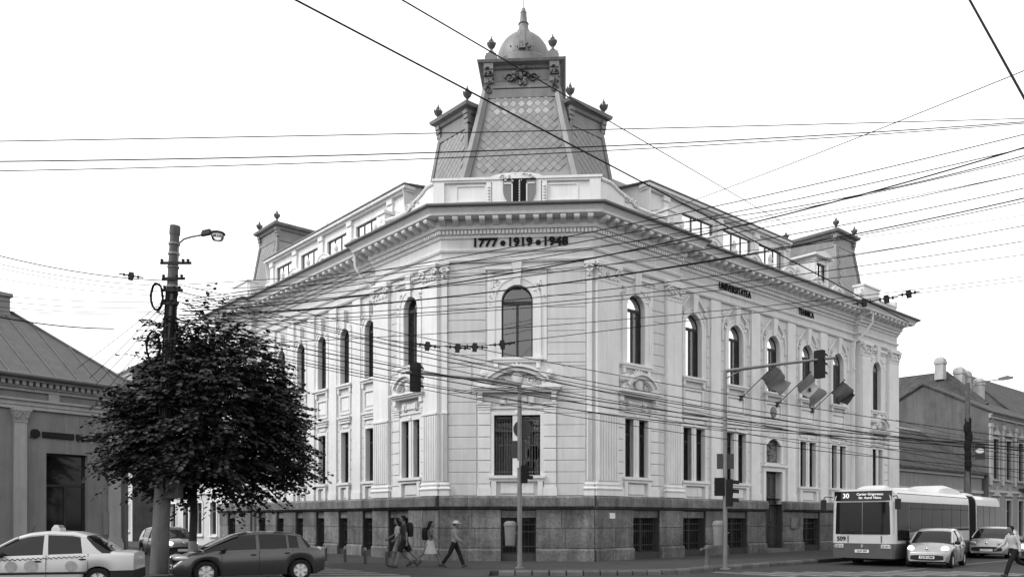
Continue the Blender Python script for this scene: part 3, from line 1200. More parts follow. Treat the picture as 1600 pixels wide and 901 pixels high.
def spandrel_panel(F, y, cx, w):
    M = F @ T(cx, y, 0)
    def f():
        b = MB()
        h = w / 2
        for (a, c, e, f_) in ((-h, h, 7.7, 7.78), (-h, h, 6.86, 6.94), (-h, -h + .07, 6.94, 7.7), (h - .07, h, 6.94, 7.7)):
            b.box(a, c, -.06, 0, e, f_)
        b.cbox(-h + .16, h - .16, -.03, 0, 7.03, 7.62, .015)
        b.box(-h - .1, h + .1, -.16, 0, 6.66, 6.74)
        b.box(-h - .05, h + .05, -.1, 0, 6.56, 6.66)
        return b
    return obj('spandrel_panel', shared(('span', round(w, 3)), f, 'trim'), 'trim', BLD, M)

def ground_dress(F, y, cx, ops, rich):
    M = F @ T(cx, y, 0)
    xa, xb = min(o[0] for o in ops) - cx, max(o[1] for o in ops) - cx
    k = (round(xa, 3), round(xb, 3), rich)
    def sur():
        b = MB()
        t = .14
        b.box(xa - t, xa, -.06, 0, ZG0, ZG1 + t)
        b.box(xb, xb + t, -.06, 0, ZG0, ZG1 + t)
        b.box(xa, xb, -.06, 0, ZG1, ZG1 + t)
        if len(ops) == 2:
            ma, mb_ = ops[0][1] - cx, ops[1][0] - cx
            b.box(ma, mb_, -.03, .16, ZG0, ZG1)
            b.box((ma + mb_) / 2 - .07, (ma + mb_) / 2 + .07, -.07, 0, ZG0, ZG1)
            b.blob(((ma + mb_) / 2, -.08, ZG1 + .08), .1, .06, .12, 8, 5)
        if rich:
            # banded side strips, frieze panel
            for sg in (-1, 1):
                e0, e1 = (xb + t, xb + t + .5) if sg > 0 else (xa - t - .5, xa - t)
                zz = 2.78
                while zz < 6.1:
                    b.cbox(e0, e1, -.09, 0, zz, min(zz + PITCH - .022, 6.2), .012)
                    zz += PITCH
                b.box(e0 - .03, e1 + .03, -.13, 0, 2.77, 3.1)
                for q, z in enumerate((6.22, 6.32, 6.42)):
                    b.box(e0 - .02 * q, e1 + .02 * q, -.1 - .02 * q, 0, z, z + .07)
        return b
    o = obj('window_surround', shared(('gsur',) + k, sur, 'trim'), 'trim', BLD, M)
    def sill():
        b = MB()
        b.box(xa - .2, xb + .2, -.2, .2, ZG0 - .12, ZG0 - .004)
        b.box(xa - .15, xb + .15, -.13, 0, ZG0 - .24, ZG0 - .12)
        b.box(xa - .1, xa + .1, -.14, 0, 2.77, ZG0 - .24)
        b.box(xb - .1, xb + .1, -.14, 0, 2.77, ZG0 - .24)
        b.cbox(xa + .25, xb - .25, -.04, 0, 2.85, ZG0 - .3, .015)
        return b
    obj('sill', shared(('gsill',) + k, sill, 'trim'), 'trim', o, M)
    def lint():
        b = MB()
        b.box(xa - .16, xb + .16, -.12, 0, ZG1 + .42, ZG1 + .5)
        b.cbox(xa + .05, xb - .05, -.05, 0, ZG1 + .2, ZG1 + .38, .012)
        return b
    if not rich:
        obj('lintel', shared(('glint',) + k, lint, 'trim'), 'trim', o, M)
    else:
        def fz():
            b = MB()
            for sg in (-1, 1):
                b.box(sg * xb * .62 - .12, sg * xb * .62 + .12, -.1, 0, 6.42, 6.72)
                b.box(sg * xb * .62 - .07, sg * xb * .62 + .07, -.14, 0, 6.46, 6.68)
            b.cbox(-xb * .45, xb * .45, -.06, 0, 6.46, 6.7, .015)
            b.box(xa - .5, xb + .5, -.05, 0, 6.26, 6.34)
            return b
        obj('frieze_panel', shared(('gfz',) + k, fz, 'trim'), 'trim', o, M)
    return o

def pediment(F, y, cx, hw, rise=.78):
    """segmental pediment with scrolls and a carved shell"""
    M = F @ T(cx, y, 0)
    z0 = 6.98
    def f():
        b = MB()
        b.box(-hw, hw, -.34, 0, z0, z0 + .07)
        b.box(-hw + .05, hw - .05, -.26, 0, z0 - .08, z0)
        b.box(-hw - .05, hw + .05, -.4, 0, z0 + .07, z0 + .15)
        c = hw * .82
        zc = z0 + .3
        R0 = (c * c + rise * rise) / (2 * rise)
        a = math.asin(c / R0)
        cz = zc + rise - R0
        arc_band(b, 0, cz, R0 - .26, R0 - .1, PI / 2 + a * .86, PI / 2 - a * .86, 16, -.34, 0)
        arc_band(b, 0, cz, R0 - .1, R0, PI / 2 + a * .9, PI / 2 - a * .9, 16, -.44, 0)
        for sg in (-1, 1):
            # concave swept ends
            pts = [(sg * c * .86, zc + .22), (sg * c * .95, zc + .06), (sg * c * 1.08, z0 + .24), (sg * hw, z0 + .16)]
            poly = pts + [(sg * hw, z0 + .1), (sg * c * .7, z0 + .1), (sg * c * .72, zc + .2)]
            b.prism(poly, -.3, 0)
            b.lathe([(.02, -.46), (.13, -.44), (.15, -.38), (.15, 0)], (sg * c * .93, 0, zc + .34), 10, 'y')
        b.box(-hw * .8, hw * .8, -.06, 0, z0 + .15, z0 + .6)
        return b
    o = obj('pediment', shared(('ped', round(hw, 3), rise), f, 'trim'), 'trim', BLD, M)
    def orn():
        b = MB()
        b.blob((0, -.16, z0 + .5), .24, .12, .3, 10, 6)
        for k in range(9):
            an = PI * (k + .5) / 9
            b.blob((math.cos(an) * .34, -.14, z0 + .62 + math.sin(an) * .3), .06, .08, .2, 6, 4, rot=an - PI / 2)
        for sg in (-1, 1):
            volute(b, sg * .55, z0 + .38, .17, -.12, sg, 1.4, .3)
            relief(b, sg * .85, z0 + .32, .5, .24, -.1, 31, 12, .06)
        return b
    obj('relief', shared(('pedo', 1), orn, 'relief', 50), 'relief', o, M)
    def con():
        b = MB()
        for sg in (-1, 1):
            for dx in (hw * .86,):
                b.box(sg * dx - .1, sg * dx + .1, -.24, 0, z0 - .3, z0 - .08)
                b.box(sg * dx - .08, sg * dx + .08, -.16, 0, z0 - .5, z0 - .3)
        return b
    obj('console', shared(('pedc', round(hw, 3)), con, 'trim'), 'trim', o, M)

for i, (F, x0, x1, y, go, uo) in enumerate(SEGS):
    rich = i in (0, 1, 3, 4, 6)
    for o in uo:
        upper_dress(F, y, (o[0] + o[1]) / 2, o[1] - o[0], o[3], rich, i == 2)
        if not rich:
            spandrel_panel(F, y, (o[0] + o[1]) / 2, 1.5 if i == 2 else 1.0)
    if rich:
        cx = sum((o[0] + o[1]) / 2 for o in go) / len(go)
        ground_dress(F, y, cx, go, True)
        pediment(F, y, cx, {0: 1.72, 1: 1.3, 3: 1.15, 4: 1.12, 6: 1.1}[i], .7 if i == 0 else .62)
    elif i == 2:
        for j, c in enumerate(RB):
            if j != 2:
                ground_dress(F, y, c + .06, pair(c + .06), False)
    else:
        for o in go:
            ground_dress(F, y, (o[0] + o[1]) / 2, [o], False)

# entrance -------------------------------------------------------------
M = FR @ T(RB[2], SET, 0)
b = MB()
b.box(-.78, -.02, .3, .36, .32, 4.2)
b.box(.02, .78, .3, .36, .32, 4.2)
for sg in (-1, 1):
    for z0, z1 in ((.5, 1.5), (1.65, 2.9), (3.05, 4.05)):
        bar_frame(b, sg * .4 - .28, sg * .4 + .28, z0, z1, .06, .26, .3)
door = obj('door', b, 'door', BLD, M)
obj('handle', MB().tube([(.1, .2, 1.25), (.1, .2, 1.75)], .02, 6), 'chrome', door, M)
b = MB()
b.box(-1.0, -.78, -.1, .3, 2.74, 4.5)
b.box(.78, 1.0, -.1, .3, 2.74, 4.5)
b.box(-.78, .78, -.1, .3, 4.27, 4.5)
b.box(-1.1, 1.1, -.22, 0, 4.5, 4.62)
b.box(-.9, -.72, -.08, 0, 4.7, 5.7)
b.box(.72, .9, -.08, 0, 4.7, 5.7)
arc_band(b, 0, 5.15, .78, 1.0, PI * .8, PI * .2, 12, -.08, 0)
obj('door_surround', b, 'trim', BLD, M)
b = MB()
b.box(-.72, .72, .2, .24, 4.72, 5.93)
relief(b, 0, 5.3, 1.2, 1.0, .17, 77, 60, .06)
obj('relief_panel', b, 'bronze', BLD, M, smooth=50)
b = MB()
b.box(-.95, .95, -.35, .4, 0.1, .30)
b.box(-.8, .8, -.1, .4, 0.3, .34)
obj('doorstep', b, 'step', BLD, M)
b = MB()
b.lathe([(.02, -.08), (.26, -.06), (.3, 0), (.3, .02)], (0, -.02, 7.3), 14, 'y')
obj('roundel', b, 'bronze', BLD, M)
b = MB()
bar_frame(b, -.34, .34, 1.35, 1.92, .04, -.16, -.1)
b.box(-.31, .31, -.15, -.1, 1.38, 1.89)
obj('plaque', b, 'bronze', BLD, FR @ T(15.6, SET - .02, 0))
b = MB()
b.box(-.16, .16, -.14, -.1, 1.85, 2.08)
tag(obj('paper_notice', b, 'sign_white', None, FR @ T(1.0, 0, 0)), 'small white paper notice stuck on dark plinth right of corner front', 'notice')

# lettering --------------------------------------------------------------
def letters(txt, F, x, y, z, size, sx=1.0, bold=.012, name='lettering', par=None, sp=1.0):
    me = text_mesh(txt, size, .05, bold, 'letter', 'CENTER', sp)
    me.transform(Matrix.Diagonal((sx, 1, 1, 1)))
    return obj(name, me, 'letter', par or BLD, F @ T(x, y, z))
for txt, x in (('1777', -1.28), ('1919', .13), ('1948', 1.55)):
    letters(txt, FC, x, -.05, 12.92, .46, 1.12, .016, 'year_numerals')
for x in (-.55, .87):
    b = MB()
    for k in range(3):
        a = k * PI / 3
        dx, dz = .11 * math.cos(a), .11 * math.sin(a)
        px, pz = -dz * .3, dx * .3
        b.prism([(dx + px, dz + pz), (-dx + px, -dz + pz), (-dx - px, -dz - pz), (dx - px, dz - pz)], -.06 - .002 * k, -.02)
    obj('star', b, 'letter', BLD, FC @ T(x, 0, 12.9))
letters('UNIVERSITATEA', FR, 10.3, SET - .06, 12.88, .46, .74, .002, sp=1.12)
letters('TEHNICA', FR, 17.0, SET - .06, 12.88, .46, .74, .002, sp=1.12)

# cornice ------------------------------------------------------------------
b = MB()
b.sweep(WALL, [(-.2, 12.13), (.1, 12.13), (.14, 12.2), (.14, 12.26), (.04, 12.3), (-.2, 12.3)])
obj('string_course', b, 'trim', BLD)
b = MB()
b.sweep(WALL, [(-.2, 12.56), (.06, 12.56), (.1, 12.62), (.1, 12.68), (.03, 12.7), (-.2, 12.7)])
obj('string_course', b, 'trim', BLD)
b = MB()
b.sweep(WALL, [(-.3, 13.1), (.05, 13.1), (.08, 13.16), (.08, 13.4), (.22, 13.42), (.25, 13.5), (.25, 13.79), (.76, 13.8), (.78, 13.9), (.84, 13.98), (.9, 14.04), (.93, 14.1),
               (.9, 14.14), (0, 14.3), (-.3, 14.3)])
CORN = obj('cornice', b, 'trim', BLD)
b = MB()
b.sweep(WALL, [(.86, 14.105), (.9, 14.06), (.98, 14.06), (1.02, 14.11), (1.02, 14.18), (.99, 14.18), (.86, 14.155)])
obj('gutter', b, 'gutter', BLD)
b = MB()
b.sweep(WALL, [(.86, 14.17), (.0, 14.32), (-2.2, 14.36), (-2.2, 14.3), (.0, 14.28), (.86, 14.15)])
obj('roof_ledge', b, 'gutter', BLD)
def mod_mesh():
    b = MB()
    prof = [(.02, 13.79), (-.46, 13.79), (-.47, 13.7), (-.43, 13.64), (-.3, 13.63), (-.15, 13.58), (0.02, 13.54)]
    n = len(prof)
    v = [(-.11, p, z) for p, z in prof] + [(.11, p, z) for p, z in prof]
    f = [tuple(range(n)), tuple(range(2 * n - 1, n - 1, -1))] + [(k, (k + 1) % n, (k + 1) % n + n, k + n) for k in range(n)]
    b.add(v, f)
    return b
PM = Pieces('modillion', CORN, 'trim', 260)
DENT = MB()
for p, q in zip(WALL[1:-2], WALL[2:-1]):
    p, q = Vector(p), Vector(q)
    d = q - p
    Ln = d.length
    if Ln < 1:
        continue
    F = frame(p, d)
    n = max(1, round(Ln / .58))
    for k in range(n + 1):
        x = .12 + (Ln - .24) * k / n
        PM.add(F @ T(x, -.245, 0), 'modillion', mod_mesh)
    nd = round((Ln + .2) / .15)
    for k in range(nd):
        x = -.1 + (Ln + .2) * (k + .5) / nd
        bb = MB().box(x - .05, x + .05, -.19, -.075, 13.24, 13.39)
        DENT.add([tuple(F @ Vector(v)) for v in bb.v], bb.f)
PM.close()
obj('dentils', DENT, 'trim', CORN, kind='stuff')
# downpipes
def downpipe(F, x, y, z1=13.0, elbow=.9, sg=1):
    b = MB()
    b.tube([(x, y - .12, 2.8), (x, y - .12, 11.6), (x + .02, y - .16, 12.1), (x + sg * .5, y - .6, 12.7), (x + sg * .62, y - .9, 13.2), (x + sg * .62, y - .95, 14.08)], .065, 8)
    for z in (3.2, 5.5, 8.0, 10.5):
        b.box(x - .09, x + .09, y - .2, y, z, z + .05)
    obj('downpipe', b, 'trim', BLD, F, smooth=40)
downpipe(FR, RP2 - .18, SET, sg=1)
downpipe(FL, -LP1 - .12, SET, sg=-1)
# parapet of the corner front -------------------------------------------------
b = MB()
ZP = 14.28
W0 = HW + .28
b.box(-W0, W0, -.02, .5, ZP, 14.5)
b.box(-W0 + .02, W0 - .02, .06, .46, 14.5, 15.36)
b.box(-W0 - .04, W0 + .04, -.04, .54, 15.36, 15.44)
b.box(-W0 - .08, W0 + .08, -.09, .6, 15.44, 15.54)
for sg in (-1, 1):
    b.box(sg * (W0 - .2) - .22, sg * (W0 - .2) + .22, -.06, .06, 14.5, 15.36)
    b.box(sg * 1.12 - .1, sg * 1.12 + .1, -.04, .06, 14.42, 15.36)
    b.box(sg * 1.12 - .2, sg * 1.12 + .2, -.08, .06, 14.36, 14.5)
    bar_frame(b, sg * 1.85 - .62, sg * 1.85 + .62, 14.6, 15.28, .06, .02, .06)
pts = [(-1.05, 15.54)] + [(-1.05 + 2.1 * k / 16, 15.56 + .14 * math.sin(PI * k / 16) ** .7) for k in range(1, 16)] + [(1.05, 15.54)]
b.prism(pts, -.09, .5)
b.box(-.98, .98, -.06, .06, 14.5, 15.36)
PAR = obj('parapet', b, 'attic', BLD, FC)
b = MB()
relief(b, 0, 15.5, 1.3, .34, -.1, 12, 22, .07)
for sg in (-1, 1):
    volute(b, sg * .55, 15.5, .12, -.12, sg, 1.3, .3)
    for k in range(6):
        b.blob((sg * 1.12, -.07, 14.55 + k * .12), .06, .04, .05, 6, 4)
obj('relief', b, 'relief', PAR, FC, smooth=50)
# emblem: a shield split by two letter strokes
EM = obj('shield', MB().prism([(-.66, 15.42), (.66, 15.42), (.66, 14.98)] + arc_pts(0, 14.98, .66, 0, -PI, 18)[1:-1] + [(-.66, 14.98)], -.12, -.06), 'shield_mid', PAR, FC @ T(.12, 0, 0.02))
b = MB()
b.box(-.66, .66, -.14, -.12, 15.36, 15.42)
for sg in (-1, 1):
    xa, xb = sorted((sg * .04, sg * .27))
    b.box(xa, xb, -.14, -.12, 14.36, 15.36)
obj('emblem_stroke', b, 'letter', EM, FC @ T(.12, 0, 0.02))
b = MB()
for sg in (-1, 1):
    xa, xb = sorted((sg * .27, sg * .32))
    b.box(xa, xb, -.142, -.12, 14.4, 15.2)
    xa, xb = sorted((sg * .32, sg * .62))
    b.box(xa, xb, -.142, -.12, 15.2, 15.25)
for k in range(9):
    b.box(-.02, .02, -.142, -.12, 14.38 + k * .11, 14.45 + k * .11)
obj('emblem_line', b, 'sign_white', EM, FC @ T(.12, 0, 0.02))

# swept side parapets over the corner pavilions
def side_parapet(F, sg, x_a, x_b):
    """runs from the corner (x_a) to the inner post (x_b)"""
    n = 24
    prof = []
    for k in range(n + 1):
        t = k / n
        x = x_a + (x_b - x_a) * t
        if t < .18:
            z = 15.5
        elif t < .55:
            u = (t - .18) / .37
            z = 15.5 - .62 * (.5 - .5 * math.cos(PI * u)) - .09 * math.sin(2 * PI * u)
        else:
            z = 14.88 + .1 * max(0, (t - .72) / .28)
        prof.append((x, z))
    poly = prof + [(x_b, ZP), (x_a, ZP)]
    b = MB()
    b.prism(poly, -.02, .3)
    b.tube([(x, -.03, z) for x, z in prof], .075, 6)
    lo, hi = min(x_b, x_b - sg * .0), max(x_b, x_b)
    b.box(x_b - .28, x_b + .28, -.1, .36, ZP, 15.28)
    b.box(x_b - .34, x_b + .34, -.16, .42, 15.28, 15.4)
    b.box(min(x_a, x_a + sg * .3), max(x_a, x_a + sg * .3), -.06, .3, ZP, 15.36)
    o = obj('parapet', b, 'attic', BLD, F)
    b = MB()
    xm = x_a + (x_b - x_a) * .42
    relief(b, xm, 15.05, .9, .3, -.06, 41, 18, .06)
    volute(b, x_a + (x_b - x_a) * .5, 14.98, .16, -.08, sg, 1.4, .3)
    relief(b, x_b, 14.85, .25, .5, -.13, 42, 9, .04)
    obj('relief', b, 'relief', o, F, smooth=50)
side_parapet(FR, 1, .15, 4.9)
side_parapet(FL, -1, -.15, -4.3)
# low waving parapet over the middle fronts
def wave_parapet(F, y, x0, x1, crests, up=.42, rad=.72):
    n = int(abs(x1 - x0) / .12)
    prof = []
    for k in range(n + 1):
        x = x0 + (x1 - x0) * k / n
        z = 14.62
        for c in crests:
            d = abs(x - c) / rad
            if d < 1:
                z = max(z, 14.66 + up * math.cos(d * PI / 2) ** .6)
            elif d < 1.5:
                z = max(z, 14.62 + .1 * math.sin((1.5 - d) * PI * 2) ** 2)
        prof.append((x, z))
    b = MB()
    b.prism(prof + [(x1, ZP), (x0, ZP)], y - .03, y + .16)
    b.tube([(x, y - .03, z) for x, z in prof], .045, 5)
    o = obj('parapet', b, 'attic', BLD, F)
    for c in crests:
        def orn():
            b = MB()
            arc_band(b, 0, 14.55, .3, .37, 0, PI, 12, -.05, 0)
            relief(b, 0, 14.62, .4, .25, -.03, 3, 8, .04)
            return b
        obj('relief', shared('wave_orn', orn, 'relief', 50), 'relief', o, F @ T(c, y - .03, 0))
wave_parapet(FR, SET, 5.3, 22.2, [8.6, 12.0, 15.4, 18.3, 20.6])
wave_parapet(FL, SET, -18.0, -4.75, [-7.3, -10.3, -13.5, -16.6])
# end pavilion parapets
for F, a, c in ((FR, 22.6, 27.4), (FL, -22.5, -18.3)):
    b = MB()
    b.box(a, c, .0, .3, ZP, 14.9)
    b.box(a - .05, c + .05, -.06, .36, 14.9, 15.0)
    m = a + 1.3 if F is FR else c - 1.2
    b.box(m - 1.0, m + 1.0, -.1, .5, ZP, 15.45)
    b.box(m - 1.08, m + 1.08, -.16, .56, 15.45, 15.56)
    for e in ((c - .3, c), (a, a + .3)):
        b.box(e[0], e[1], -.06, .36, 15.0, 15.25)
    obj('parapet', b, 'attic', BLD, F)

# attic storey with its ribbon of windows ---------------------------------------
YA = 1.3
def attic(F, x0, x1, wins, y=YA):
    ops = [(a, c, 15.32, 16.28, False) for a, c in wins]
    at = obj('attic_wall', wall_sheet(x0, x1, 14.3, 16.72, y, ops, .2), 'attic', BLD, F)
    b = MB()
    b.box(x0 - .1, x1 + .1, y - .16, y + .3, 16.66, 16.76)
    b.box(x0 - .16, x1 + .16, y - .3, y + .3, 16.76, 16.9)
    for xe in (x0 - .03, x1):
        b.loft([[(xx, y, 14.3), (xx, y + 6, 14.3), (xx, y + 6, 17.72), (xx, y - .3, 16.89)] for xx in (xe, xe + .03)])
    obj('attic_cornice', b, 'attic', at, F)
    b = MB()
    b.add([(x0 - .2, y - .36, 16.9), (x1 + .2, y - .36, 16.9), (x1 + .2, y + 6, 17.75), (x0 - .2, y + 6, 17.75),
           (x0 - .2, y - .36, 16.95), (x1 + .2, y - .36, 16.95), (x1 + .2, y + 6, 17.8), (x0 - .2, y + 6, 17.8)],
          [(0, 1, 2, 3), (4, 5, 6, 7), (0, 1, 5, 4), (1, 2, 6, 5), (2, 3, 7, 6), (3, 0, 4, 7)])
    obj('attic_roof', b, 'rooftile', at, F)
    for a, c in wins:
        n = 3
        w = c - a
        def fr(w=w):
            b = MB()
            bar_frame(b, 0, w, 15.32, 16.28, .05, .1, .16)
            for k in (1, 2):
                b.box(w * k / 3 - .04, w * k / 3 + .04, .09, .16, 15.37, 16.23)
            return b
        M = F @ T(a, y, 0)
        o = obj('window', shared(('attw', round(w, 3)), fr, 'frame_mid'), 'frame_mid', BLD, M)
        for k in range(3):
            p0, p1 = (.05 if k == 0 else w * k / 3 + .04), (w - .05 if k == 2 else w * (k + 1) / 3 - .04)
            obj('pane', shared(('attp', round(w, 3), k), lambda: MB().box(p0, p1, .12, .13, 15.37, 16.23), 'glass_attic'), 'glass_attic', o, M)
    # posts between the windows
    edges = sorted([x0] + [v for w in wins for v in w] + [x1])
    for k in range(0, len(edges), 2):
        m = (edges[k] + edges[k + 1]) / 2
        hw = min(.2, (edges[k + 1] - edges[k]) / 2)
        def post(hw=hw):
            b = MB()
            b.box(-hw, hw, -.1, 0, 14.4, 16.6)
            b.box(-hw - .03, hw + .03, -.16, 0, 16.42, 16.66)
            return b
        obj('post', shared(('attpost', round(hw, 3)), post, 'attic'), 'attic', at, F @ T(m, y, 0))
        # stone vase on the parapet before each post
        def vase():
            return MB().lathe([(.13, 0), (.13, .1), (.06, .16), (.1, .3), (.17, .48), (.15, .6), (.07, .66), (.1, .74), (.13, .84), (.08, .98), (.02, 1.1)], (0, 0, 0), 10)
        if k > 0 or F is FR:
            obj('vase', shared('att_vase', vase, 'relief', 50), 'relief', BLD, F @ T(m + (.62 if F is FR else -.62), y - .5, 14.55))
attic(FR, 4.9, 16.75, [(7.5, 10.0), (10.85, 13.35), (14.05, 16.35)])
attic(FL, -18.6, -4.3, [(-8.85, -6.95), (-11.75, -9.8), (-14.7, -12.8), (-17.7, -15.8)])

# main roofs ----------------------------------------------------------------------
b = MB()
b.add([tuple(FR @ Vector(p)) for p in [(4.0, 1.4, 14.3), (24, 1.4, 14.3), (24, 3.2, 17.7), (4.0, 3.2, 17.7), (4, 9, 18.1), (24, 9, 18.1)]], [(0, 1, 2, 3), (3, 2, 5, 4)])
b.add([tuple(FL @ Vector(p)) for p in [(-19, 1.4, 14.3), (-3.5, 1.4, 14.3), (-3.5, 3.2, 17.7), (-19, 3.2, 17.7), (-19, 9, 18.1), (-3.5, 9, 18.1)]], [(0, 1, 2, 3), (3, 2, 5, 4)])
obj('mansard', b, 'slate', BLD)
# tiled slopes beside the tower
b = MB()
b.add([tuple(FR @ Vector(p)) for p in [(1.5, 1.2, 14.4), (7.4, 1.3, 16.6), (7.4, 4, 17.4), (1.5, 4.4, 17.9)]], [(0, 1, 2, 3)])
b.add([tuple(FL @ Vector(p)) for p in [(-1.5, 1.2, 14.4), (-6.6, 1.3, 16.6), (-6.6, 4, 17.4), (-1.5, 4.4, 17.9)]], [(0, 1, 2, 3)])
obj('side_roof', b, 'rooftile', BLD)
# small dormer on the right
b = MB()
b.box(18.75, 18.95, .7, 2.6, 14.9, 16.5)
b.box(20.05, 20.25, .7, 2.6, 14.9, 16.5)
b.box(18.95, 20.05, .75, 2.6, 14.9, 15.2)
b.box(18.95, 20.05, .75, 2.6, 16.2, 16.5)
b.prism([(18.5, 16.5), (20.5, 16.5), (20.5, 16.62), (19.5, 16.85), (18.5, 16.62)], .5, 3)
dm = obj('dormer', b, 'attic', BLD, FR)
b = MB()
bar_frame(b, 18.95, 20.05, 15.2, 16.2, .06, .85, .92)
b.box(19.46, 19.54, .85, .92, 15.26, 16.14)
fr = obj('window_frame', b, 'frame', dm, FR)
obj('pane', MB().box(19.0, 20.0, .89, .9, 15.25, 16.15), 'glass_attic', dm, FR)

# pavilion roofs and the tower -------------------------------------------------------
def urn_mesh():
    b = MB()
    b.lathe([(.14, 0), (.14, .1), (.07, .14), (.05, .22), (.08, .27), (.16, .36), (.19, .46), (.16, .5), (.1, .52), (.045, .58), (.07, .63), (.035, .7), (.015, .8)], (0, 0, 0), 10)
    for k in range(6):
        a = k * PI / 3
        b.blob((.16 * math.cos(a), .16 * math.sin(a), .48), .04, .04, .085, 5, 4)
    return b

def rect_ring(x0, x1, y0, y1, z):
    return [(x0, y0, z), (x1, y0, z), (x1, y1, z), (x0, y1, z)]

SLATES = None
def slate_face(P, F, quad, w, h, pale=None, margin=.0):
    """diamond slates over a sloped trapezoid given as bottom-left, bottom-right, top-right, top-left"""
    bl, br, tr, tl = [Vector(q) for q in quad]
    up = ((tl + tr) - (bl + br)) / 2
    H = up.length
    up.normalize()
    ux = (br - bl).normalized()
    nrm = ux.cross(up)      # points out of the facade (towards -y)
    if nrm.y > 0:
        nrm = -nrm
    mid = (bl + br) / 2
    rows = int(H / (h / 2))
    def dm():
        b = MB()
        e = .965
        p = [(0, 0, -h / 2 * e), (w / 2 * e, 0, 0), (0, 0, h / 2 * e), (-w / 2 * e, 0, 0)]
        v = [(x, -.004, z) for x, y, z in p] + [(x, -.022 + .016 * (z / h + .5), z) for x, y, z in p]
        return b.add(v, [(0, 3, 2, 1), (4, 5, 6, 7)] + [(k, (k + 1) % 4, (k + 1) % 4 + 4, k + 4) for k in range(4)])
    for r in range(rows + 1):
        z = r * h / 2
        if z < h * .4 or z > H - h * .4:
            continue
        t = z / H
        half = ((br - bl).length * (1 - t) + (tr - tl).length * t) / 2 - margin
        n = int(half / w) + 2
        for k in range(-n, n + 1):
            x = (k + (.5 if r % 2 else 0)) * w
            if abs(x) + w * .5 > half:
                continue
            pos = mid + ux * x + up * z + nrm * .01
            Mt = Matrix((( ux.x, -nrm.x, up.x, pos.x), (ux.y, -nrm.y, up.y, pos.y), (ux.z, -nrm.z, up.z, pos.z), (0, 0, 0, 1)))
            if pale and pale(t, x, r):
                obj('pale_slate', shared(('pslate', w, h), dm, 'slate_pale'), 'slate_pale', P.parent, F @ Mt)
            else:
                P.add(F @ Mt, ('slate', w, h), dm)

def pavilion_roof(F, cx, y0, hb, ht, depth, zb, zt, urns, limit, ztop=None):
    """mansard frustum with cornice; front at y0, half width hb at the base and ht at the top"""
    inset = .5
    fl = .1
    base = (cx - hb, cx + hb, y0, y0 + depth)
    top = (cx - ht, cx + ht, y0 + inset, y0 + depth - inset)
    b = MB()
    rings = []
    for t, e in ((0, .12), (.12, .0), (1, 0)):
        q = [base[i] + (top[i] - base[i]) * t for i in range(4)]
        rings.append(rect_ring(q[0] - e, q[1] + e, q[2] - e, q[3] + e, zb + (zt - zb) * t))
    b.loft(rings)
    o = obj('pavilion_roof', b, 'slate', BLD, F)
    # hip ribs
    b = MB()
    B, Tp = rect_ring(*base, zb), rect_ring(*top, zt)
    for p, q in zip(B, Tp):
        b.tube([p, q], .11, 6)
    obj('hip_rib', b, 'zinc', o, F)
    b = MB()
    def rr(e, z):
        return rect_ring(top[0] - e, top[1] + e, top[2] - e, top[3] + e, z)
    b.loft([rr(.06, zt - .1), rr(.06, zt + .12), rr(.02, zt + .14), rr(.02, zt + .5), rr(.1, zt + .55), rr(.14, zt + .66), rr(.3, zt + .74), rr(.34, zt + .86),
            rr(.3, zt + .9), rr(.0, zt + 1.02)])
    for px in (top[0], top[1]):
        for k, (zz, s) in enumerate(((zt + .12, .05), (zt + .3, .09), (zt + .48, .13))):
            b.box(px - .13, px + .13, top[2] - .03 - s, top[2] + .1, zz, zz + .17)
    obj('roof_cornice', b, 'zinc', o, F)
    for ux, uy in urns:
        px = top[0] - .05 if ux < 0 else top[1] + .05
        py = top[2] - .05 if uy < 0 else top[3] + .05
        obj('urn', shared('urn', urn_mesh, 'zinc_dark', 50), 'zinc_dark', o, F @ T(px, py, zt + .86))
    P = Pieces('slate', o, 'slate', limit)
    q = [(base[0], base[2], zb), (base[1], base[2], zb), (top[1], top[2], zt), (top[0], top[2], zt)]
    slate_face(P, F, q, .33, .36, None, .12)
    P.close()
    return o
pavilion_roof(FL, -1.35, 1.15, 1.55, .98, 3.8, 14.4, 18.35, [(-1, -1), (1, -1)], 40)
pavilion_roof(FR, 1.35, 1.15, 1.55, .98, 3.8, 14.4, 18.35, [(-1, -1), (1, -1)], 40)
pavilion_roof(FR, 24.15, 1.2, 1.75, 1.1, 4.2, 14.4, 18.3, [(-1, -1), (1, -1), (-1, 1)], 0)
pavilion_roof(FL, -19.6, 1.2, 1.75, 1.15, 4.2, 14.4, 18.3, [(-1, -1), (1, -1), (1, 1)], 0)

# central tower
cx = .12
b = MB()
bx, tx = 2.62, 1.5
by0, by1, ty0, ty1 = .35, 6.4, 1.55, 4.6
zb, zt = 14.4, 19.83
rings = []
for t in (0, .1, .25, .5, .75, 1):
    k = t - .06 * math.sin(PI * t)
    q = lambda a, c: a + (c - a) * t
    kk = t + .05 * math.sin(PI * t)
    hx = bx + (tx - bx) * kk
    rings.append(rect_ring(cx - hx, cx + hx, by0 + (ty0 - by0) * t, by1 + (ty1 - by1) * t, zb + (zt - zb) * t))
b.loft(rings)
TW = obj('tower', b, 'slate', BLD, FC)
b = MB()
for c in range(4):
    b.tube([r[c] for r in rings], [.26, .25, .24, .22, .2, .18], 6)
for t in (.985,):
    b.box(cx - tx - .05, cx + tx + .05, ty0 - .12, ty0 + .1, zt - .35, zt)
obj('hip_rib', b, 'zinc', TW, FC, smooth=40)
P = Pieces('slate', TW, 'slate', 210)
hm = bx + (tx - bx) * (.5 + .05)
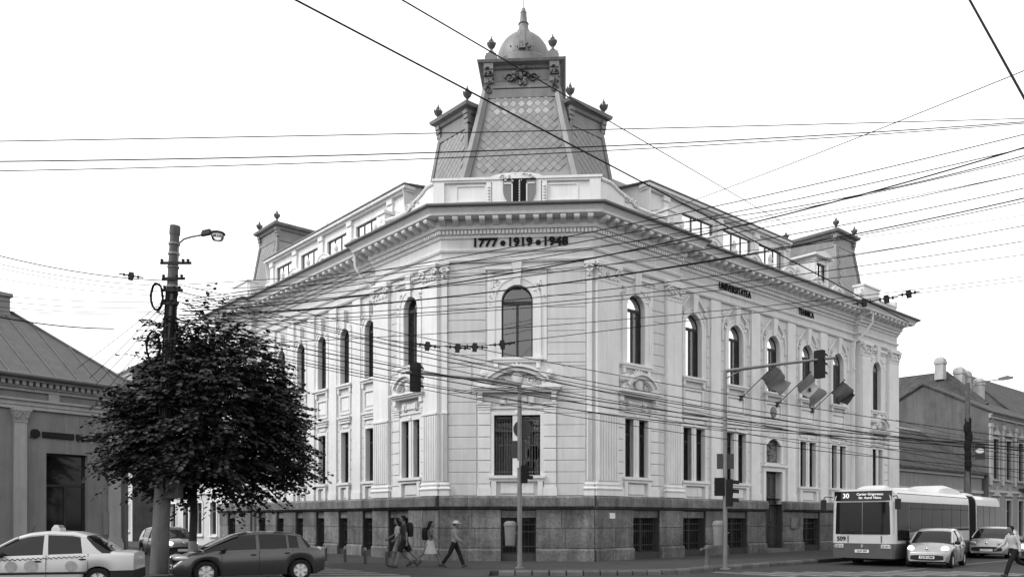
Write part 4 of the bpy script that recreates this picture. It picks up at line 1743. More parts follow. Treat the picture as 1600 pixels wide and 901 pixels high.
for (ta, tb) in ((.3, 1.0),):
    za, zc = zb + (zt - zb) * ta, zb + (zt - zb) * tb
    ha = bx + (tx - bx) * (ta + .05 * math.sin(PI * ta))
    ya = by0 + (ty0 - by0) * ta
    quad = [(cx - ha, ya, za), (cx + ha, ya, za), (cx + tx, ty0, zt), (cx - tx, ty0, zt)]
    slate_face(P, FC, quad, .34, .36, lambda t, x, r: .66 < t < .93 and abs(x) < 1.1 and r % 2 == 0, .2)
P.close()
# neck, cornice and dome
def rq(e, z):
    return rect_ring(cx - tx - e, cx + tx + e, ty0 - e, ty1 + e, z)
b = MB()
b.loft([rq(.02, zt), rq(.12, zt + .06), rq(.12, zt + .16), rq(.0, zt + .2), rq(.0, zt + .85), rq(.08, zt + .9), rq(.12, zt + .98), rq(.32, zt + 1.06), rq(.36, zt + 1.16), rq(.3, zt + 1.2), rq(-.1, zt + 1.32)])
for sg in (-1, 1):
    x = cx + sg * (tx - .12)
    for k, (zz, s) in enumerate(((zt + .0, .1), (zt + .28, .16), (zt + .55, .24), (zt + .8, .28))):
        b.box(x - .2, x + .2, ty0 - s, ty0 + .1, zz, zz + .26)
for k in range(7):
    for sg in (-1, 1):
        b.box(cx + sg * (.55 + k * .08) - .02, cx + sg * (.55 + k * .08) + .02, ty0 - .03, ty0, zt + .4, zt + .7)
NK = obj('tower_neck', b, 'zinc', TW, FC)
b = MB()
relief(b, cx, zt + .55, .75, .8, ty0 - .12, 91, 26, .1)
for sg in (-1, 1):
    relief(b, cx + sg * (tx - .12), zt + .45, .4, .8, ty0 - .28, 92, 14, .08)
    volute(b, cx + sg * (tx - .12), zt - .05, .16, ty0 - .2, sg, 1.3, .3)
    volute(b, cx + sg * .5, zt + .5, .2, ty0 - .08, sg, 1.3, .25)
obj('relief', b, 'zinc_dark', NK, FC, smooth=50)
cy = (ty0 + ty1) / 2
b = MB()
zd = zt + 1.75
b.lathe([(1.3, -.6), (1.3, .0), (1.22, .08), (1.16, .14), (1.16, .3), (1.13, .55), (1.02, .85), (.85, 1.1), (.6, 1.32), (.36, 1.46), (.2, 1.54)], (cx, cy, zd), 24)
DO = obj('dome', b, 'zinc', TW, FC, smooth=35)
b = MB()
b.lathe([(.34, 1.45), (.3, 1.6), (.22, 1.68), (.2, 1.9), (.24, 1.94), (.17, 2.0), (.13, 2.4), (.15, 2.44), (.1, 2.52), (.08, 2.62), (.02, 2.68)], (cx, cy, zd), 10)
b.tube([(cx, cy, zd + 2.6), (cx, cy, zd + 3.6)], .015, 4)
obj('finial', b, 'zinc', DO, FC, smooth=40)
b = MB()
b.box(cx - .14, cx + .14, cy - 1.28, cy - .98, zd + .2, zd + .5)
b.loft([rect_ring(cx - .13, cx + .13, cy - 1.25, cy - .7, zd + .4), rect_ring(cx - .1, cx + .1, cy - 1.0, cy - .4, zd + 1.0), rect_ring(cx - .07, cx + .07, cy - .7, cy - .2, zd + 1.45)])
relief(b, cx, zd + .28, 1.0, .28, cy - 1.24, 93, 16, .08)
obj('dome_crest', b, 'zinc', DO, FC, smooth=40)
for sg in (-1, 1):
    b = MB()
    b.box(-.26, .26, -.26, .26, 0, .3)
    b.loft([rect_ring(-.22, .22, -.22, .22, .3), rect_ring(-.22, .22, -.22, .22, .42), rect_ring(-.1, .1, -.1, .1, .5)])
    Mx = FC @ T(cx + sg * (tx - .2), ty0 + .25, zt + 1.22)
    pd = obj('pedestal', b, 'zinc', TW, Mx)
    obj('urn', shared('urn', urn_mesh, 'zinc_dark', 50), 'zinc_dark', TW, Mx @ T(0, 0, .45))

# flags on the right front ---------------------------------------------------------------
def flag(x, mats, label, sway, fall):
    M = FR @ T(x, SET, 0)
    base = Vector((0, -.12, 7.75))
    tip = base + Vector((.82, -1.35, 1.55))
    t = thing('flag', label, 'flag', M @ T(*base), 'flags on slanting poles along the street front')
    b = MB()
    b.tube([base, tip], .022, 6)
    b.blob(tip, .045, .045, .045)
    obj('pole', b, 'frame', t, M)
    b = MB()
    b.box(-.07, .07, -.16, .02, 7.6, 7.86)
    obj('bracket', b, 'iron', t, M)
    # cloth: hoisted along the upper part of the pole, falling to the right
    nu, nv = 18, 8
    def P(u, v):
        h = tip + (base - tip) * (.02 + .42 * v)
        f = Vector((1.0, -.1, -.62 - fall)) * (u * 1.25)
        w = Vector((.0, .10 * math.sin(u * 8 + v * 2.2 + sway * 5) * (.4 + u) + .025 * math.sin(u * 19 - v * 3), .09 * math.sin(u * 7 + v * 1.5 + sway * 3) * u))
        return h + f + w + Vector((.08 * u * v, 0, .12 * u * v))
    for k, mname in enumerate(mats):
        b = MB()
        u0, u1 = k / 3, (k + 1) / 3
        n = nu // 3
        A = [[tuple(P(u0 + (u1 - u0) * i / n, j / nv)) for j in range(nv + 1)] for i in range(n + 1)]
        rings = [r + [(p[0], p[1] + .006, p[2]) for p in reversed(r)] for r in A]
        b.loft(rings)
        obj('cloth_band', b, mname, t, M, smooth=60)
    return t, P, M
flag(10.75, ('flag_dark', 'flag_mid', 'flag_mid'), 'dark grey flag on slanting pole, nearest of three to the corner', .3, .05)
t, P, M = flag(14.05, ('flag_mid', 'flag_pale', 'flag_mid'), 'pale flag with small dark emblem, middle of the three flags', .7, .2)
b = MB()
b.lathe([(.02, -.02), (.12, -.02), (.12, .02), (.02, .02)], tuple(P(.48, .5) + Vector((0, -.06, 0))), 10, 'y')
obj('emblem', b, 'flag_deep', t, M)
flag(17.6, ('flag_dark', 'flag_dark', 'flag_deep'), 'darkest flag with black fly end, farthest of three from the corner', .1, -.05)
# ------------------------------------------------------------------ low house on the left
HA, HU = (-15.6, 33.2), (.574, .819)
FH = frame(HA, HU)
H1 = thing('low_house', 'single-storey grey house with pale pilasters and seamed metal hip roof behind the taxi', 'house', FH)
ops = [(-3.15, -1.6, .95, 4.3, False), (-8.2, -6.6, .95, 4.3, False)]
obj('wall', wall_sheet(-14, 0, 0, 6.9, 0, ops, .3), 'house_wall', H1, FH)
b = MB()
d2 = FH.inverted().to_3x3() @ Vector((dl.x, dl.y, 0))
e = d2 * 10
b.add([(0, 0, 0), (e.x, e.y, 0), (e.x, e.y, 7), (0, 0, 7)], [(0, 1, 2, 3)])
b.add([(-14, 0, 0), (-14, 8, 0), (-14, 8, 7), (-14, 0, 7)], [(0, 1, 2, 3)])
obj('side_wall', b, 'house_wall', H1, FH)
for xa, xb in ((-4.3, -3.88), (-.78, -.32), (-9.4, -8.95)):
    def pil(w=xb - xa):
        b = MB()
        b.box(0, w, -.12, 0, .9, 5.35)
        b.box(-.07, w + .07, -.2, 0, .15, .9)
        b.box(-.04, w + .04, -.16, 0, .9, 1.05)
        return b
    o = obj('pilaster', shared(('hpil', round(xb - xa, 2)), pil, 'house_trim'), 'house_trim', H1, FH @ T(xa, 0, 0))
    def cap(w=xb - xa):
        b = MB()
        b.box(-.02, w + .02, -.15, 0, 5.35, 5.42)
        b.loft([rect_ring(0, w, -.13, 0, 5.42), rect_ring(-.1, w + .1, -.24, 0, 5.75)])
        b.box(-.12, w + .12, -.26, 0, 5.75, 5.84)
        relief(b, w / 2, 5.58, w * 1.1, .3, -.2, 4, 14, .06)
        return b
    obj('capital', shared(('hcap', round(xb - xa, 2)), cap, 'house_trim', 50), 'house_trim', o, FH @ T(xa, 0, 0))
b = MB()
for z0, z1, p in ((5.84, 5.98, .1), (5.98, 6.14, .14), (6.14, 6.22, .22), (6.5, 6.62, .1), (6.62, 6.68, .2), (6.84, 6.96, .4)):
    b.box(-14, .1 + p * .6, -p, 0, z0, z1)
for k in range(7):
    b.box(-13.6 + k * 2.1, -13.2 + k * 2.1, -.08, 0, 6.22, 6.5)
obj('entablature', b, 'house_trim', H1, FH)
b = MB()
for k in range(60):
    b.box(-14 + k * .235, -13.87 + k * .235, -.32, 0, 6.68, 6.84)
obj('dentils', b, 'house_trim', H1, FH, kind='stuff')
b = MB()
b.tube([(-14, -.56, 7.0), (.3, -.56, 7.0)], .09, 8)
b.tube([(-.1, -.14, .3), (-.1, -.14, 6.2), (-.1, -.5, 6.8), (-.1, -.52, 7.0)], .06, 8)
obj('gutter', b, 'gutter', H1, FH)
b = MB()
ev, ap = 6.98, 10.2
rf = [(-14, -.5, ev), (.45, -.5, ev), (e.x + .2, e.y, ev), (-14, 8.5, ev), (-2.6, 4.0, ap), (-14, 4.0, ap)]
b.add(rf, [(0, 1, 4, 5), (1, 2, 4), (2, 3, 5, 4), (0, 3, 2, 1)])
HR = obj('roof', b, 'house_roof', H1, FH)
def hip_y(x):     # how far up the slope a seam may run before it meets the hip
    return 4.0 if x < -2.6 else -.5 + 4.5 * (.45 - x) / 3.05
for k in range(17):
    x = -13.6 + k * .82
    ym = hip_y(x)
    if ym < .1:
        continue
    t = (ym + .5) / 4.5
    obj('seam', MB().tube([(x, -.5, ev + .03), (x, ym, ev + .03 + (ap - ev) * t)], .028, 4), 'house_roof', HR, FH)
obj('hip_cap', MB().tube([(.45, -.5, ev + .02), (-2.6, 4, ap + .03), (-14, 4, ap + .03)], .07, 6), 'house_roof', HR, FH)
b = MB()
b.box(-3.4, -2.8, 3.7, 4.3, 9.9, 10.75)
b.box(-3.48, -2.72, 3.62, 4.38, 10.75, 10.9)
obj('chimney', b, 'house_wall', HR, FH)
for (xa, xb, za, zb, _) in ops:
    def fr(w=xb - xa):
        b = MB()
        bar_frame(b, 0, w, .95, 4.3, .09, .2, .28)
        b.box(.09, w - .09, .19, .27, 3.05, 3.14)
        b.box(w / 2 - .04, w / 2 + .04, .2, .27, 1.04, 3.05)
        return b
    o = obj('window', shared('hwin', fr, 'frame'), 'frame', H1, FH @ T(xa, 0, 0))
    obj('pane', shared('hpane', lambda: MB().box(.08, xb - xa - .08, .24, .25, 1.0, 4.25), 'car_glass'), 'car_glass', o, FH @ T(xa, 0, 0))
b = MB()
b.box(-1.0, -.85 + .2, -.06, 0, 1.2, 2.1)
obj('meter_box', b, 'house_wall', H1, FH)
sg_ = thing('shop_sign', 'dark lettered sign strip on the low house wall with round emblem at its left', 'sign', FH @ T(-2.4, 0, 5.0))
for xa, xb in ((-3.3, -2.15), (-2.05, -.9)):
    obj('sign_strip', MB().cbox(xa, xb, -.07, 0, 4.86, 5.08, .01), 'sign_dark', sg_, FH)
obj('emblem', MB().lathe([(.02, -.08), (.16, -.07), (.17, 0)], (-3.55, 0, 4.99), 14, 'y'), 'sign_dark', sg_, FH)
obj('bracket', MB().tube([(-3.75, -.04, 4.85), (-3.6, -.04, 4.8), (-3.55, -.04, 4.9)], .02, 5), 'iron', sg_, FH)

# ------------------------------------------------------------------ simple town houses further along both streets
def town_house(label, F, x0, x1, y0, depth, zeave, ridge, wallm, roofm, floors, nwin, winw=1.0, trimm='house_trim', pil=False, name='town_house'):
    t = thing(name, label, 'house', F @ T(x0, y0, .15))
    w = x1 - x0
    ops = []
    for zf, hf in floors:
        for k in range(nwin):
            c = x0 + w * (k + .5) / nwin
            ops.append((c - winw / 2, c + winw / 2, zf, zf + hf, False))
    obj('wall', wall_sheet(x0, x1, 0, zeave, y0, ops, .22), wallm, t, F)
    b = MB()
    ym = y0 + depth / 2
    for xx in (x0, x1):
        b.add([(xx, y0, 0), (xx, y0 + depth, 0), (xx, y0 + depth, zeave), (xx, ym, ridge), (xx, y0, zeave)], [(0, 1, 2, 3, 4)])
    b.add([(x0, y0 + depth, 0), (x1, y0 + depth, 0), (x1, y0 + depth, zeave), (x0, y0 + depth, zeave)], [(0, 1, 2, 3)])
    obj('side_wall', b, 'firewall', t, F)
    b = MB()
    o = .4
    sl = (ridge - zeave) / (depth / 2)
    rings = []
    for xx in (x0 - .15, x1 + .15):
        rings.append([(xx, y0 - o, zeave - o * sl), (xx, ym, ridge), (xx, y0 + depth + o, zeave - o * sl), (xx, y0 + depth + o, zeave - o * sl + .12), (xx, ym, ridge + .14), (xx, y0 - o, zeave - o * sl + .12)])
    b.loft(rings)
    rf = obj('roof', b, roofm, t, F)
    b = MB()
    b.box(x0, x1, y0 - .28, y0, zeave - .3, zeave - .12)
    b.box(x0, x1, y0 - .15, y0, zeave - .5, zeave - .3)
    b.box(x0, x1, y0 - .12, y0, floors[0][0] + floors[0][1] + .55, floors[0][0] + floors[0][1] + .75)
    obj('cornice', b, trimm, t, F)
    for (xa, xb, za, zb, _) in ops:
        ww, hh = xb - xa, zb - za
        def fr():
            b = MB()
            bar_frame(b, 0, ww, 0, hh, .06, .12, .18)
            b.box(ww / 2 - .04, ww / 2 + .04, .12, .18, .06, hh - .06)
            b.box(.06, ww - .06, .118, .178, hh * .7, hh * .7 + .07)
            return b
        M = F @ T(xa, y0, za)
        o_ = obj('window', shared(('thw', round(ww, 2), round(hh, 2)), fr, 'frame_mid'), 'frame_mid', t, M)
        obj('pane', shared(('thp', round(ww, 2), round(hh, 2)), lambda: MB().box(.05, ww - .05, .15, .16, .05, hh - .05), 'car_glass'), 'car_glass', o_, M)
        def su():
            b = MB()
            b.box(-.14, 0, -.07, 0, -.1, hh + .12)
            b.box(ww, ww + .14, -.07, 0, -.1, hh + .12)
            b.box(0, ww, -.07, 0, hh, hh + .12)
            b.box(-.2, ww + .2, -.16, 0, -.18, -.1)
            if pil:
                b.prism([(-.25, hh + .3), (ww + .25, hh + .3), (ww * .75, hh + .6), (ww / 2, hh + .72), (ww * .25, hh + .6)], -.16, 0)
                relief(b, ww / 2, hh + .85, .5, .4, -.1, 5, 8, .07)
            return b
        obj('window_surround', shared(('ths', round(ww, 2), round(hh, 2), pil), su, trimm), trimm, t, M)
    if pil:
        for k in range(nwin + 1):
            x = x0 + w * k / nwin
            x = min(max(x, x0 + .25), x1 - .25)
            b = MB()
            b.box(-.22, .22, -.12, 0, floors[-1][0] - .5, zeave - 1.0)
            b.box(-.28, .28, -.18, 0, zeave - 1.2, zeave - .9)
            relief(b, 0, zeave - .75, .5, .4, -.14, 7, 9, .07)
            obj('pilaster', b, trimm, t, F @ T(x, y0, 0))
    return t, rf

hA, rfA = town_house('low grey house with dark tiled roof right beside the corner palace', FR, 28.3, 42.8, .4, 9, 5.4, 8.6, 'house_wall', 'old_tile', [(1.2, 2.0)], 4, 1.1)
hB, rfB = town_house('two-storey town house with pilasters and carved window heads beyond the low house', FR, 43, 54, 0, 9.4, 9.9, 12.4, 'house_wall', 'old_tile', [(.5, 2.8), (4.9, 3.0)], 4, 1.15, 'house_trim', True)
hC, rfC = town_house('farthest town house with tall dark roof at the right edge', FR, 54.3, 78, .2, 11, 9.2, 14.6, 'house_wall', 'old_tile', [(.6, 2.4), (4.8, 2.4)], 6, 1.1)
b = MB()
b.add([(43.2, 5, 9.6), (43.2, 28, 9.6), (48.5, 28, 14.2), (48.5, 5, 14.2), (53.5, 28, 9.6), (53.5, 5, 9.6), (48.5, 1.8, 11.2)], [(0, 3, 2, 1), (3, 5, 4, 2), (0, 6, 3), (3, 6, 5), (0, 1, 4, 5)])
obj('rear_roof', b, 'old_tile', hB, FR)
for (x, y, zb_, h) in ((47.6, 5.2, 13.4, 1.9), (48.9, 4.2, 12.6, 1.9), (49.7, 4.0, 12.4, 1.9), (50.9, 3.4, 11.8, 1.9)):
    def ch():
        b = MB()
        b.box(-.34, .34, -.34, .34, 0, h * .72)
        b.box(-.4, .4, -.4, .4, h * .68, h * .78)
        b.loft([rect_ring(-.38, .38, -.38, .38, h * .78), rect_ring(-.34, .34, -.34, .34, h * .9), rect_ring(-.16, .16, -.16, .16, h)])
        return b
    obj('chimney', shared(('chim', h), ch, 'chimney'), 'chimney', rfB, FR @ T(x, y, zb_))
# balcony on the two-storey house
b = MB()
b.box(49.5, 53.5, -1.1, 0, 4.1, 4.3)
for k in range(26):
    b.box(49.52 + k * .158, 49.56 + k * .158, -1.08, -1.04, 4.3, 5.25)
b.box(49.5, 53.5, -1.1, -1.02, 5.25, 5.33)
obj('balcony', b, 'iron', hB, FR)
# verge of ridge tiles on the low house
VR = Pieces('ridge_tile', rfA, 'chimney', 60)
for k in range(24):
    VR.add(FR @ T(28.5 + k * .6, 4.9, 8.72), 'ridge_tile', lambda: MB().tube([(-.28, 0, 0), (.28, 0, .03)], .12, 6))
town_house('pale two-storey house beyond the corner palace, half hidden by the tree', FL, -35, -23.0, .2, 9, 9.0, 11.5, 'house_pale', 'old_tile', [(.9, 2.0), (5.0, 2.4)], 5, 1.0, 'trim')
town_house('tall pale house far down the left street, its roof peeping over the metal roof', FL, -54, -40, 0, 10, 13.5, 16.5, 'house_pale', 'house_trim', [(1.0, 2.0), (5.0, 2.4), (9.0, 2.2)], 6, 1.0, 'trim')

# ------------------------------------------------------------------ lime tree
def lime_tree():
    rng = random.Random(5)
    bx_, by_ = -10.6, 27.2
    t = thing('lime_tree', 'dark leafy street tree with whitewashed trunk foot before the left house', 'tree', T(bx_, by_, .15))
    b = MB()
    trunk = [(0, 0, .95), (.03, .02, 1.8), (.0, .05, 2.6), (.06, .0, 3.6), (.1, -.05, 5.0), (.15, 0, 6.6), (.2, .0, 8.0)]
    b.tube(trunk, [.135, .125, .12, .11, .085, .055, .02], 8)
    obj('trunk', b, 'bark', t, T(bx_, by_, .15))
    b = MB()
    b.tube([(0, 0, -.1), (0, 0, .1), (0, 0, .95)], [.2, .16, .138], 10)
    obj('trunk_foot', b, 'whitewash', t, T(bx_, by_, .15))
    c = Vector((.78, -.3, 4.95))
    R3 = Vector((2.5, 2.7, 3.0))
    limbs = MB()
    leaves_v, leaves_f = [], []
    def inside(p):
        q = p - c
        dz = q.z / R3.z
        # broad dome: flatter underneath
        rz = 1.0 if dz > 0 else 1.25
        k = 1 + .42 * noise.noise(p * .7) + .22 * noise.noise(p * 1.9)
        taper = 1 - .25 * max(dz, 0) ** 1.5
        return math.sqrt((q.x / (R3.x * taper)) ** 2 + (q.y / (R3.y * taper)) ** 2 + (dz * rz) ** 2) / k
    tips = []
    for k in range(34):
        h = .5 + 5.2 * (k / 34)
        a = k * 2.399 + rng.uniform(-.3, .3)
        el = rng.uniform(.05, .5) + .5 * k / 34
        d = Vector((math.cos(a) * math.cos(el), math.sin(a) * math.cos(el), math.sin(el)))
        st = Vector((.03, 0, 2.0 + h))
        L = 0.3
        while L < 4.5 and inside(st + d * L) < .86:
            L += .15
        pts = [st + d * (L * u) + Vector((0, 0, .35 * math.sin(u * PI) - .35 * u * u)) for u in (0, .35, .7, 1)]
        limbs.tube(pts, [.05, .035, .022, .01], 5)
    obj('limbs', limbs, 'bark', t, T(bx_, by_, .15))
    def leaf(p, dr_, size):
        dr_ = dr_.normalized()
        up = Vector((rng.uniform(-.5, .5), rng.uniform(-.7, .3), 1)).normalized()
        s = dr_.cross(up)
        if s.length < .05:
            return
        s.normalize()
        nz = s.cross(dr_)
        o = len(leaves_v)
        w = size * .46
        fold = nz * (size * .1)
        for q in (p, p + dr_ * size * .3 + s * w + fold, p + dr_ * size * .68 + s * w * .8 + fold, p + dr_ * size, p + dr_ * size * .68 - s * w * .8 + fold, p + dr_ * size * .3 - s * w + fold):
            leaves_v.append(tuple(q))
        leaves_f.append((o, o + 1, o + 2, o + 3))
        leaves_f.append((o, o + 3, o + 4, o + 5))
    n = 0
    tries = 0
    while n < 3300 and tries < 90000:
        tries += 1
        p = c + Vector((rng.uniform(-1.2, 1.2) * R3.x, rng.uniform(-1.2, 1.2) * R3.y, rng.uniform(-1.1, 1.15) * R3.z))
        d = inside(p)
        if (d > .97 and not (d < 1.12 and rng.random() < .1)) or d < .25 or (d < .6 and rng.random() < .45):
            continue
        if p.z < 2.25 + .4 * rng.random():
            continue
        n += 1
        q = (p - c)
        out = Vector((q.x, q.y, q.z * .25 + .1)).normalized()
        out = (out + Vector((rng.uniform(-.5, .5), rng.uniform(-.5, .5), rng.uniform(-.3, .25)))).normalized()
        L = rng.uniform(.5, 1.0) if rng.random() < .85 else rng.uniform(1.0, 1.5)
        m = int(L * 15)
        side = out.cross(Vector((0, 0, 1))).normalized()
        for k in range(m):
            u = k / m
            pos = p + out * (L * u) + Vector((0, 0, -.28 * u * u * L))
            sd = side * (1 if k % 2 else -1)
            dirn = (out * .6 + sd * .9 + Vector((0, 0, rng.uniform(-.75, -.05)))).normalized()
            leaf(pos + sd * .03, dirn, rng.uniform(.10, .20))
    # a thin whip of leaves standing above the crown
    for k in range(26):
        u = k / 26
        pos = Vector((.35 + .45 * u + .06 * math.sin(k), -.2, 8.2 + 1.25 * u))
        leaf(pos, Vector((rng.uniform(-1, 1), rng.uniform(-1, 1), rng.uniform(-.4, .5))), rng.uniform(.13, .22))
    me = bpy.data.meshes.new('crown')
    me.from_pydata(leaves_v, [], leaves_f)
    me.materials.append(MATS['leaf'])
    obj('crown', me, 'leaf', t, T(bx_, by_, .15))
lime_tree()

# ------------------------------------------------------------------ concrete lamp pole with cables, before the tree
def lamp_pole():
    bx_, by_ = -10.78, 25.0
    M = T(bx_, by_, .15)
    t = thing('lamp_pole', 'tall leaning concrete pole wrapped in cables with street lamp, in front of the tree', 'lamp post', M)
    ax = Vector((.5, 0, 10.6))
    def A(z):
        return ax * (z / 10.6)
    b = MB()
    b.tube([A(-.1), A(3), A(7), A(10.35)], [.27, .235, .18, .135], 10)
    b.tube([A(10.3), A(10.36), A(10.6)], [.14, .16, .155], 10)
    obj('pole', b, 'concrete', t, M, smooth=40)
    for z in (8.75, 9.35, 9.75, 10.05):
        p = A(z)
        obj('clamp_band', MB().tube([p - Vector((0, 0, .03)), p + Vector((0, 0, .03))], .2 - .006 * z + .03, 10), 'galv', t, M)
    p = A(9.15)
    b = MB()
    b.tube([p + Vector((.16, -.05, .3)), p + Vector((.17, -.05, .75)), p + Vector((.22, -.05, .92)), p + Vector((.36, -.05, 1.04)), p + Vector((.6, -.05, 1.11)), p + Vector((1.0, -.05, 1.18))], .028, 6)
    arm = obj('lamp_arm', b, 'galv', t, M, smooth=50)
    q = p + Vector((1.0, -.05, 1.18))
    b = MB()
    b.loft([[tuple(q + Vector(v)) for v in ((-.12, -.08, -.05), (-.12, .08, -.05), (-.06, .08, .1), (-.06, -.08, .1))], [tuple(q + Vector(v)) for v in ((.14, -.08, .0), (.14, .08, .0), (.17, .08, .15), (.17, -.08, .15))]])
    obj('ballast_box', b, 'sign_back', arm, M)
    b = MB()
    b.lathe([(.04, .06), (.2, .04), (.24, .0), (.22, -.03), (.05, -.03)], tuple(q + Vector((.38, 0, .02))), 14)
    obj('lamp_shade', b, 'sign_back', arm, M, smooth=40)
    b = MB()
    b.lathe([(.19, -.035), (.19, -.12), (.15, -.2), (.05, -.22)], tuple(q + Vector((.38, 0, .02))), 14)
    obj('lamp_bowl', b, 'lampglass', arm, M, smooth=60)
    # cross brackets with insulators
    for z, x0, x1 in ((9.42, -.32, .62), (8.95, -.25, .45), (8.6, -.2, .4), (8.2, -.2, .3)):
        p = A(z)
        b = MB()
        b.box(p.x + x0, p.x + x1, -.2, -.16, p.z - .04, p.z + .04)
        for x in (x0 + .05, x1 - .1, x1 - .25):
            b.lathe([(.03, -.06), (.05, -.03), (.03, 0), (.055, .05), (.03, .08)], (p.x + x, -.18, p.z + .04), 8)
        obj('bracket', b, 'insulator', t, M)
    # coils of spare cable and black sleeves strapped to the pole
    rr = random.Random(2)
    for (cx_, cz, w, h) in ((-.38, 8.4, .18, .4), (-.42, 6.9, .2, .45)):
        b = MB()
        p = A(cz)
        for k in range(4):
            pts = []
            for i in range(25):
                a = 2 * PI * i / 24
                pts.append((p.x + cx_ + (w + rr.uniform(-.015, .015)) * math.cos(a), -.15 - k * .02, p.z + (h + rr.uniform(-.03, .03)) * math.sin(a)))
            b.tube(pts, .022, 5)
        obj('cable_coil', b, 'wire', t, M)
    b = MB()
    for k in range(9):
        a = rr.uniform(-2.6, -.4)
        pts = [A(z) + Vector(((.285 - .0128 * z) * math.cos(a + .25 * math.sin(z * 1.3 + k)), (.285 - .0128 * z) * math.sin(a + .25 * math.sin(z * 1.3 + k)), 0)) for z in (2.6, 3.6, 4.6, 5.6, 6.6, 7.6, 8.6)]
        b.tube(pts, rr.choice([.015, .022, .03]), 5)
    for k in range(16):
        z = rr.uniform(5.5, 8.9)
        p = A(z)
        b.tube([p - Vector((0, 0, .02)), p + Vector((0, 0, .02))], .30 - .0128 * z, 9)
    obj('cable_wrap', b, 'wire', t, M, kind='stuff')
    p = A(2.6)
    b = MB()
    b.box(p.x + .2, p.x + .62, -.3, .0, p.z - .3, p.z + .3)
    b.box(p.x + .22, p.x + .6, -.32, -.3, p.z - .27, p.z + .27)
    obj('junction_box', b, 'concrete', t, M)
lamp_pole()

# ------------------------------------------------------------------ lamp pole on the right with a hanging sign
def right_pole():
    px_, py_ = Rp(26, 4.6)
    M = T(px_, py_, .15)
    t = thing('lamp_pole', 'dark pole with two lamp arms and hanging square sign behind the bus', 'lamp post', M)
    b = MB()
    b.tube([(0, 0, -.1), (0, 0, 4), (0, 0, 9.4)], [.23, .19, .12], 10)
    obj('pole', b, 'concrete', t, M, smooth=40)
    for sx in (-1, 1):
        b = MB()
        L = 1.9 if sx > 0 else .45
        b.tube([(0, -.05, 8.3), (sx * .18, -.05, 9.1), (sx * .5, -.05, 9.4), (sx * L, -.05, 9.6)] if sx > 0 else [(0, -.05, 8.3), (-.15, -.05, 9.0), (-.4, -.05, 9.35)], .035, 6)
        o = obj('lamp_arm', b, 'galv', t, M)
        if sx > 0:
            b = MB()
            b.loft([[(1.75, -.14, 9.55), (1.75, .06, 9.55), (1.75, .06, 9.68), (1.75, -.14, 9.68)], [(2.1, -.22, 9.56), (2.1, .14, 9.56), (2.1, .14, 9.78), (2.1, -.22, 9.78)], [(2.5, -.16, 9.62), (2.5, .08, 9.62), (2.5, .08, 9.72), (2.5, -.16, 9.72)]])
            obj('lamp_head', b, 'galv', o, M)
    b = MB()
    rr = random.Random(9)
    for k in range(5):
        z0 = 4.8 + k * .5
        b.blob((-.05 + rr.uniform(-.1, .05), -.22, z0), .2, .16, .42, 7, 5)
    for k in range(6):
        a = rr.uniform(-3, 0)
        b.tube([(.17 * math.cos(a), .17 * math.sin(a), z) for z in (3.2, 4.6, 6, 7.4)], .02, 5)
    obj('cable_bundle', b, 'wire', t, M, kind='stuff')
    s = thing('hanging_sign', 'square dark street sign with pale oval hung from the pole behind the bus', 'sign', M @ T(.3, 0, 5.0))
    b = MB()
    b.box(.34, .98, -.05, .03, 5.0, 5.98)
    obj('board', b, 'sign_back', s, M)
    b = MB()
    bar_frame(b, .32, 1.0, 4.98, 6.0, .04, -.07, .05)
    b.tube([(.1, 0, 5.9), (.34, 0, 5.9)], .02, 5)
    obj('sign_frame', b, 'galv', s, M)
    b = MB()
    b.lathe([(.02, -.012), (.25, -.01), (.25, .0)], (.66, -.05, 5.55), 16, 'y')
    me = b.mesh('oval', 'sign_white')
    for v in me.vertices:
        v.co.z = 5.55 + (v.co.z - 5.55) * .55
    obj('oval', me, 'sign_white', s, M)
right_pole()
# small street-name bracket lamp beside the far façade is left plain

# ------------------------------------------------------------------ traffic signals
def head_mesh(n=3, s=1.0):
    b = MB()
    h = .3 * n * s
    b.box(-.15 * s, .15 * s, -.1 * s, .1 * s, -h / 2, h / 2)
    for k in range(n):
        z = -h / 2 + .3 * s * (k + .5)
        rr = []
        for i in range(13):
            a = PI * i / 12
            rr.append((.125 * s * math.cos(a), .125 * s * math.sin(a)))
        A = [(x, -.1 * s, z + q) for x, q in rr]
        B = [(x, -.3 * s, z + q - .02) for x, q in rr]
        C = [(x * .93, -.3 * s, z + q * .93 - .02) for x, q in rr]
        D = [(x * .93, -.1 * s, z + q * .93) for x, q in rr]
        b.loft([A, B, C, D], caps=False, closed=False)
        b.lathe([(.01, -.112 * s), (.1 * s, -.108 * s), (.11 * s, -.1 * s)], (0, 0, z), 12, 'y')
    return b
def signal_head(parent, M, n=3, s=1.0):
    return obj('signal_head', shared(('sig', n, s), lambda: head_mesh(n, s), 'signal_black', 40), 'signal_black', parent, M)

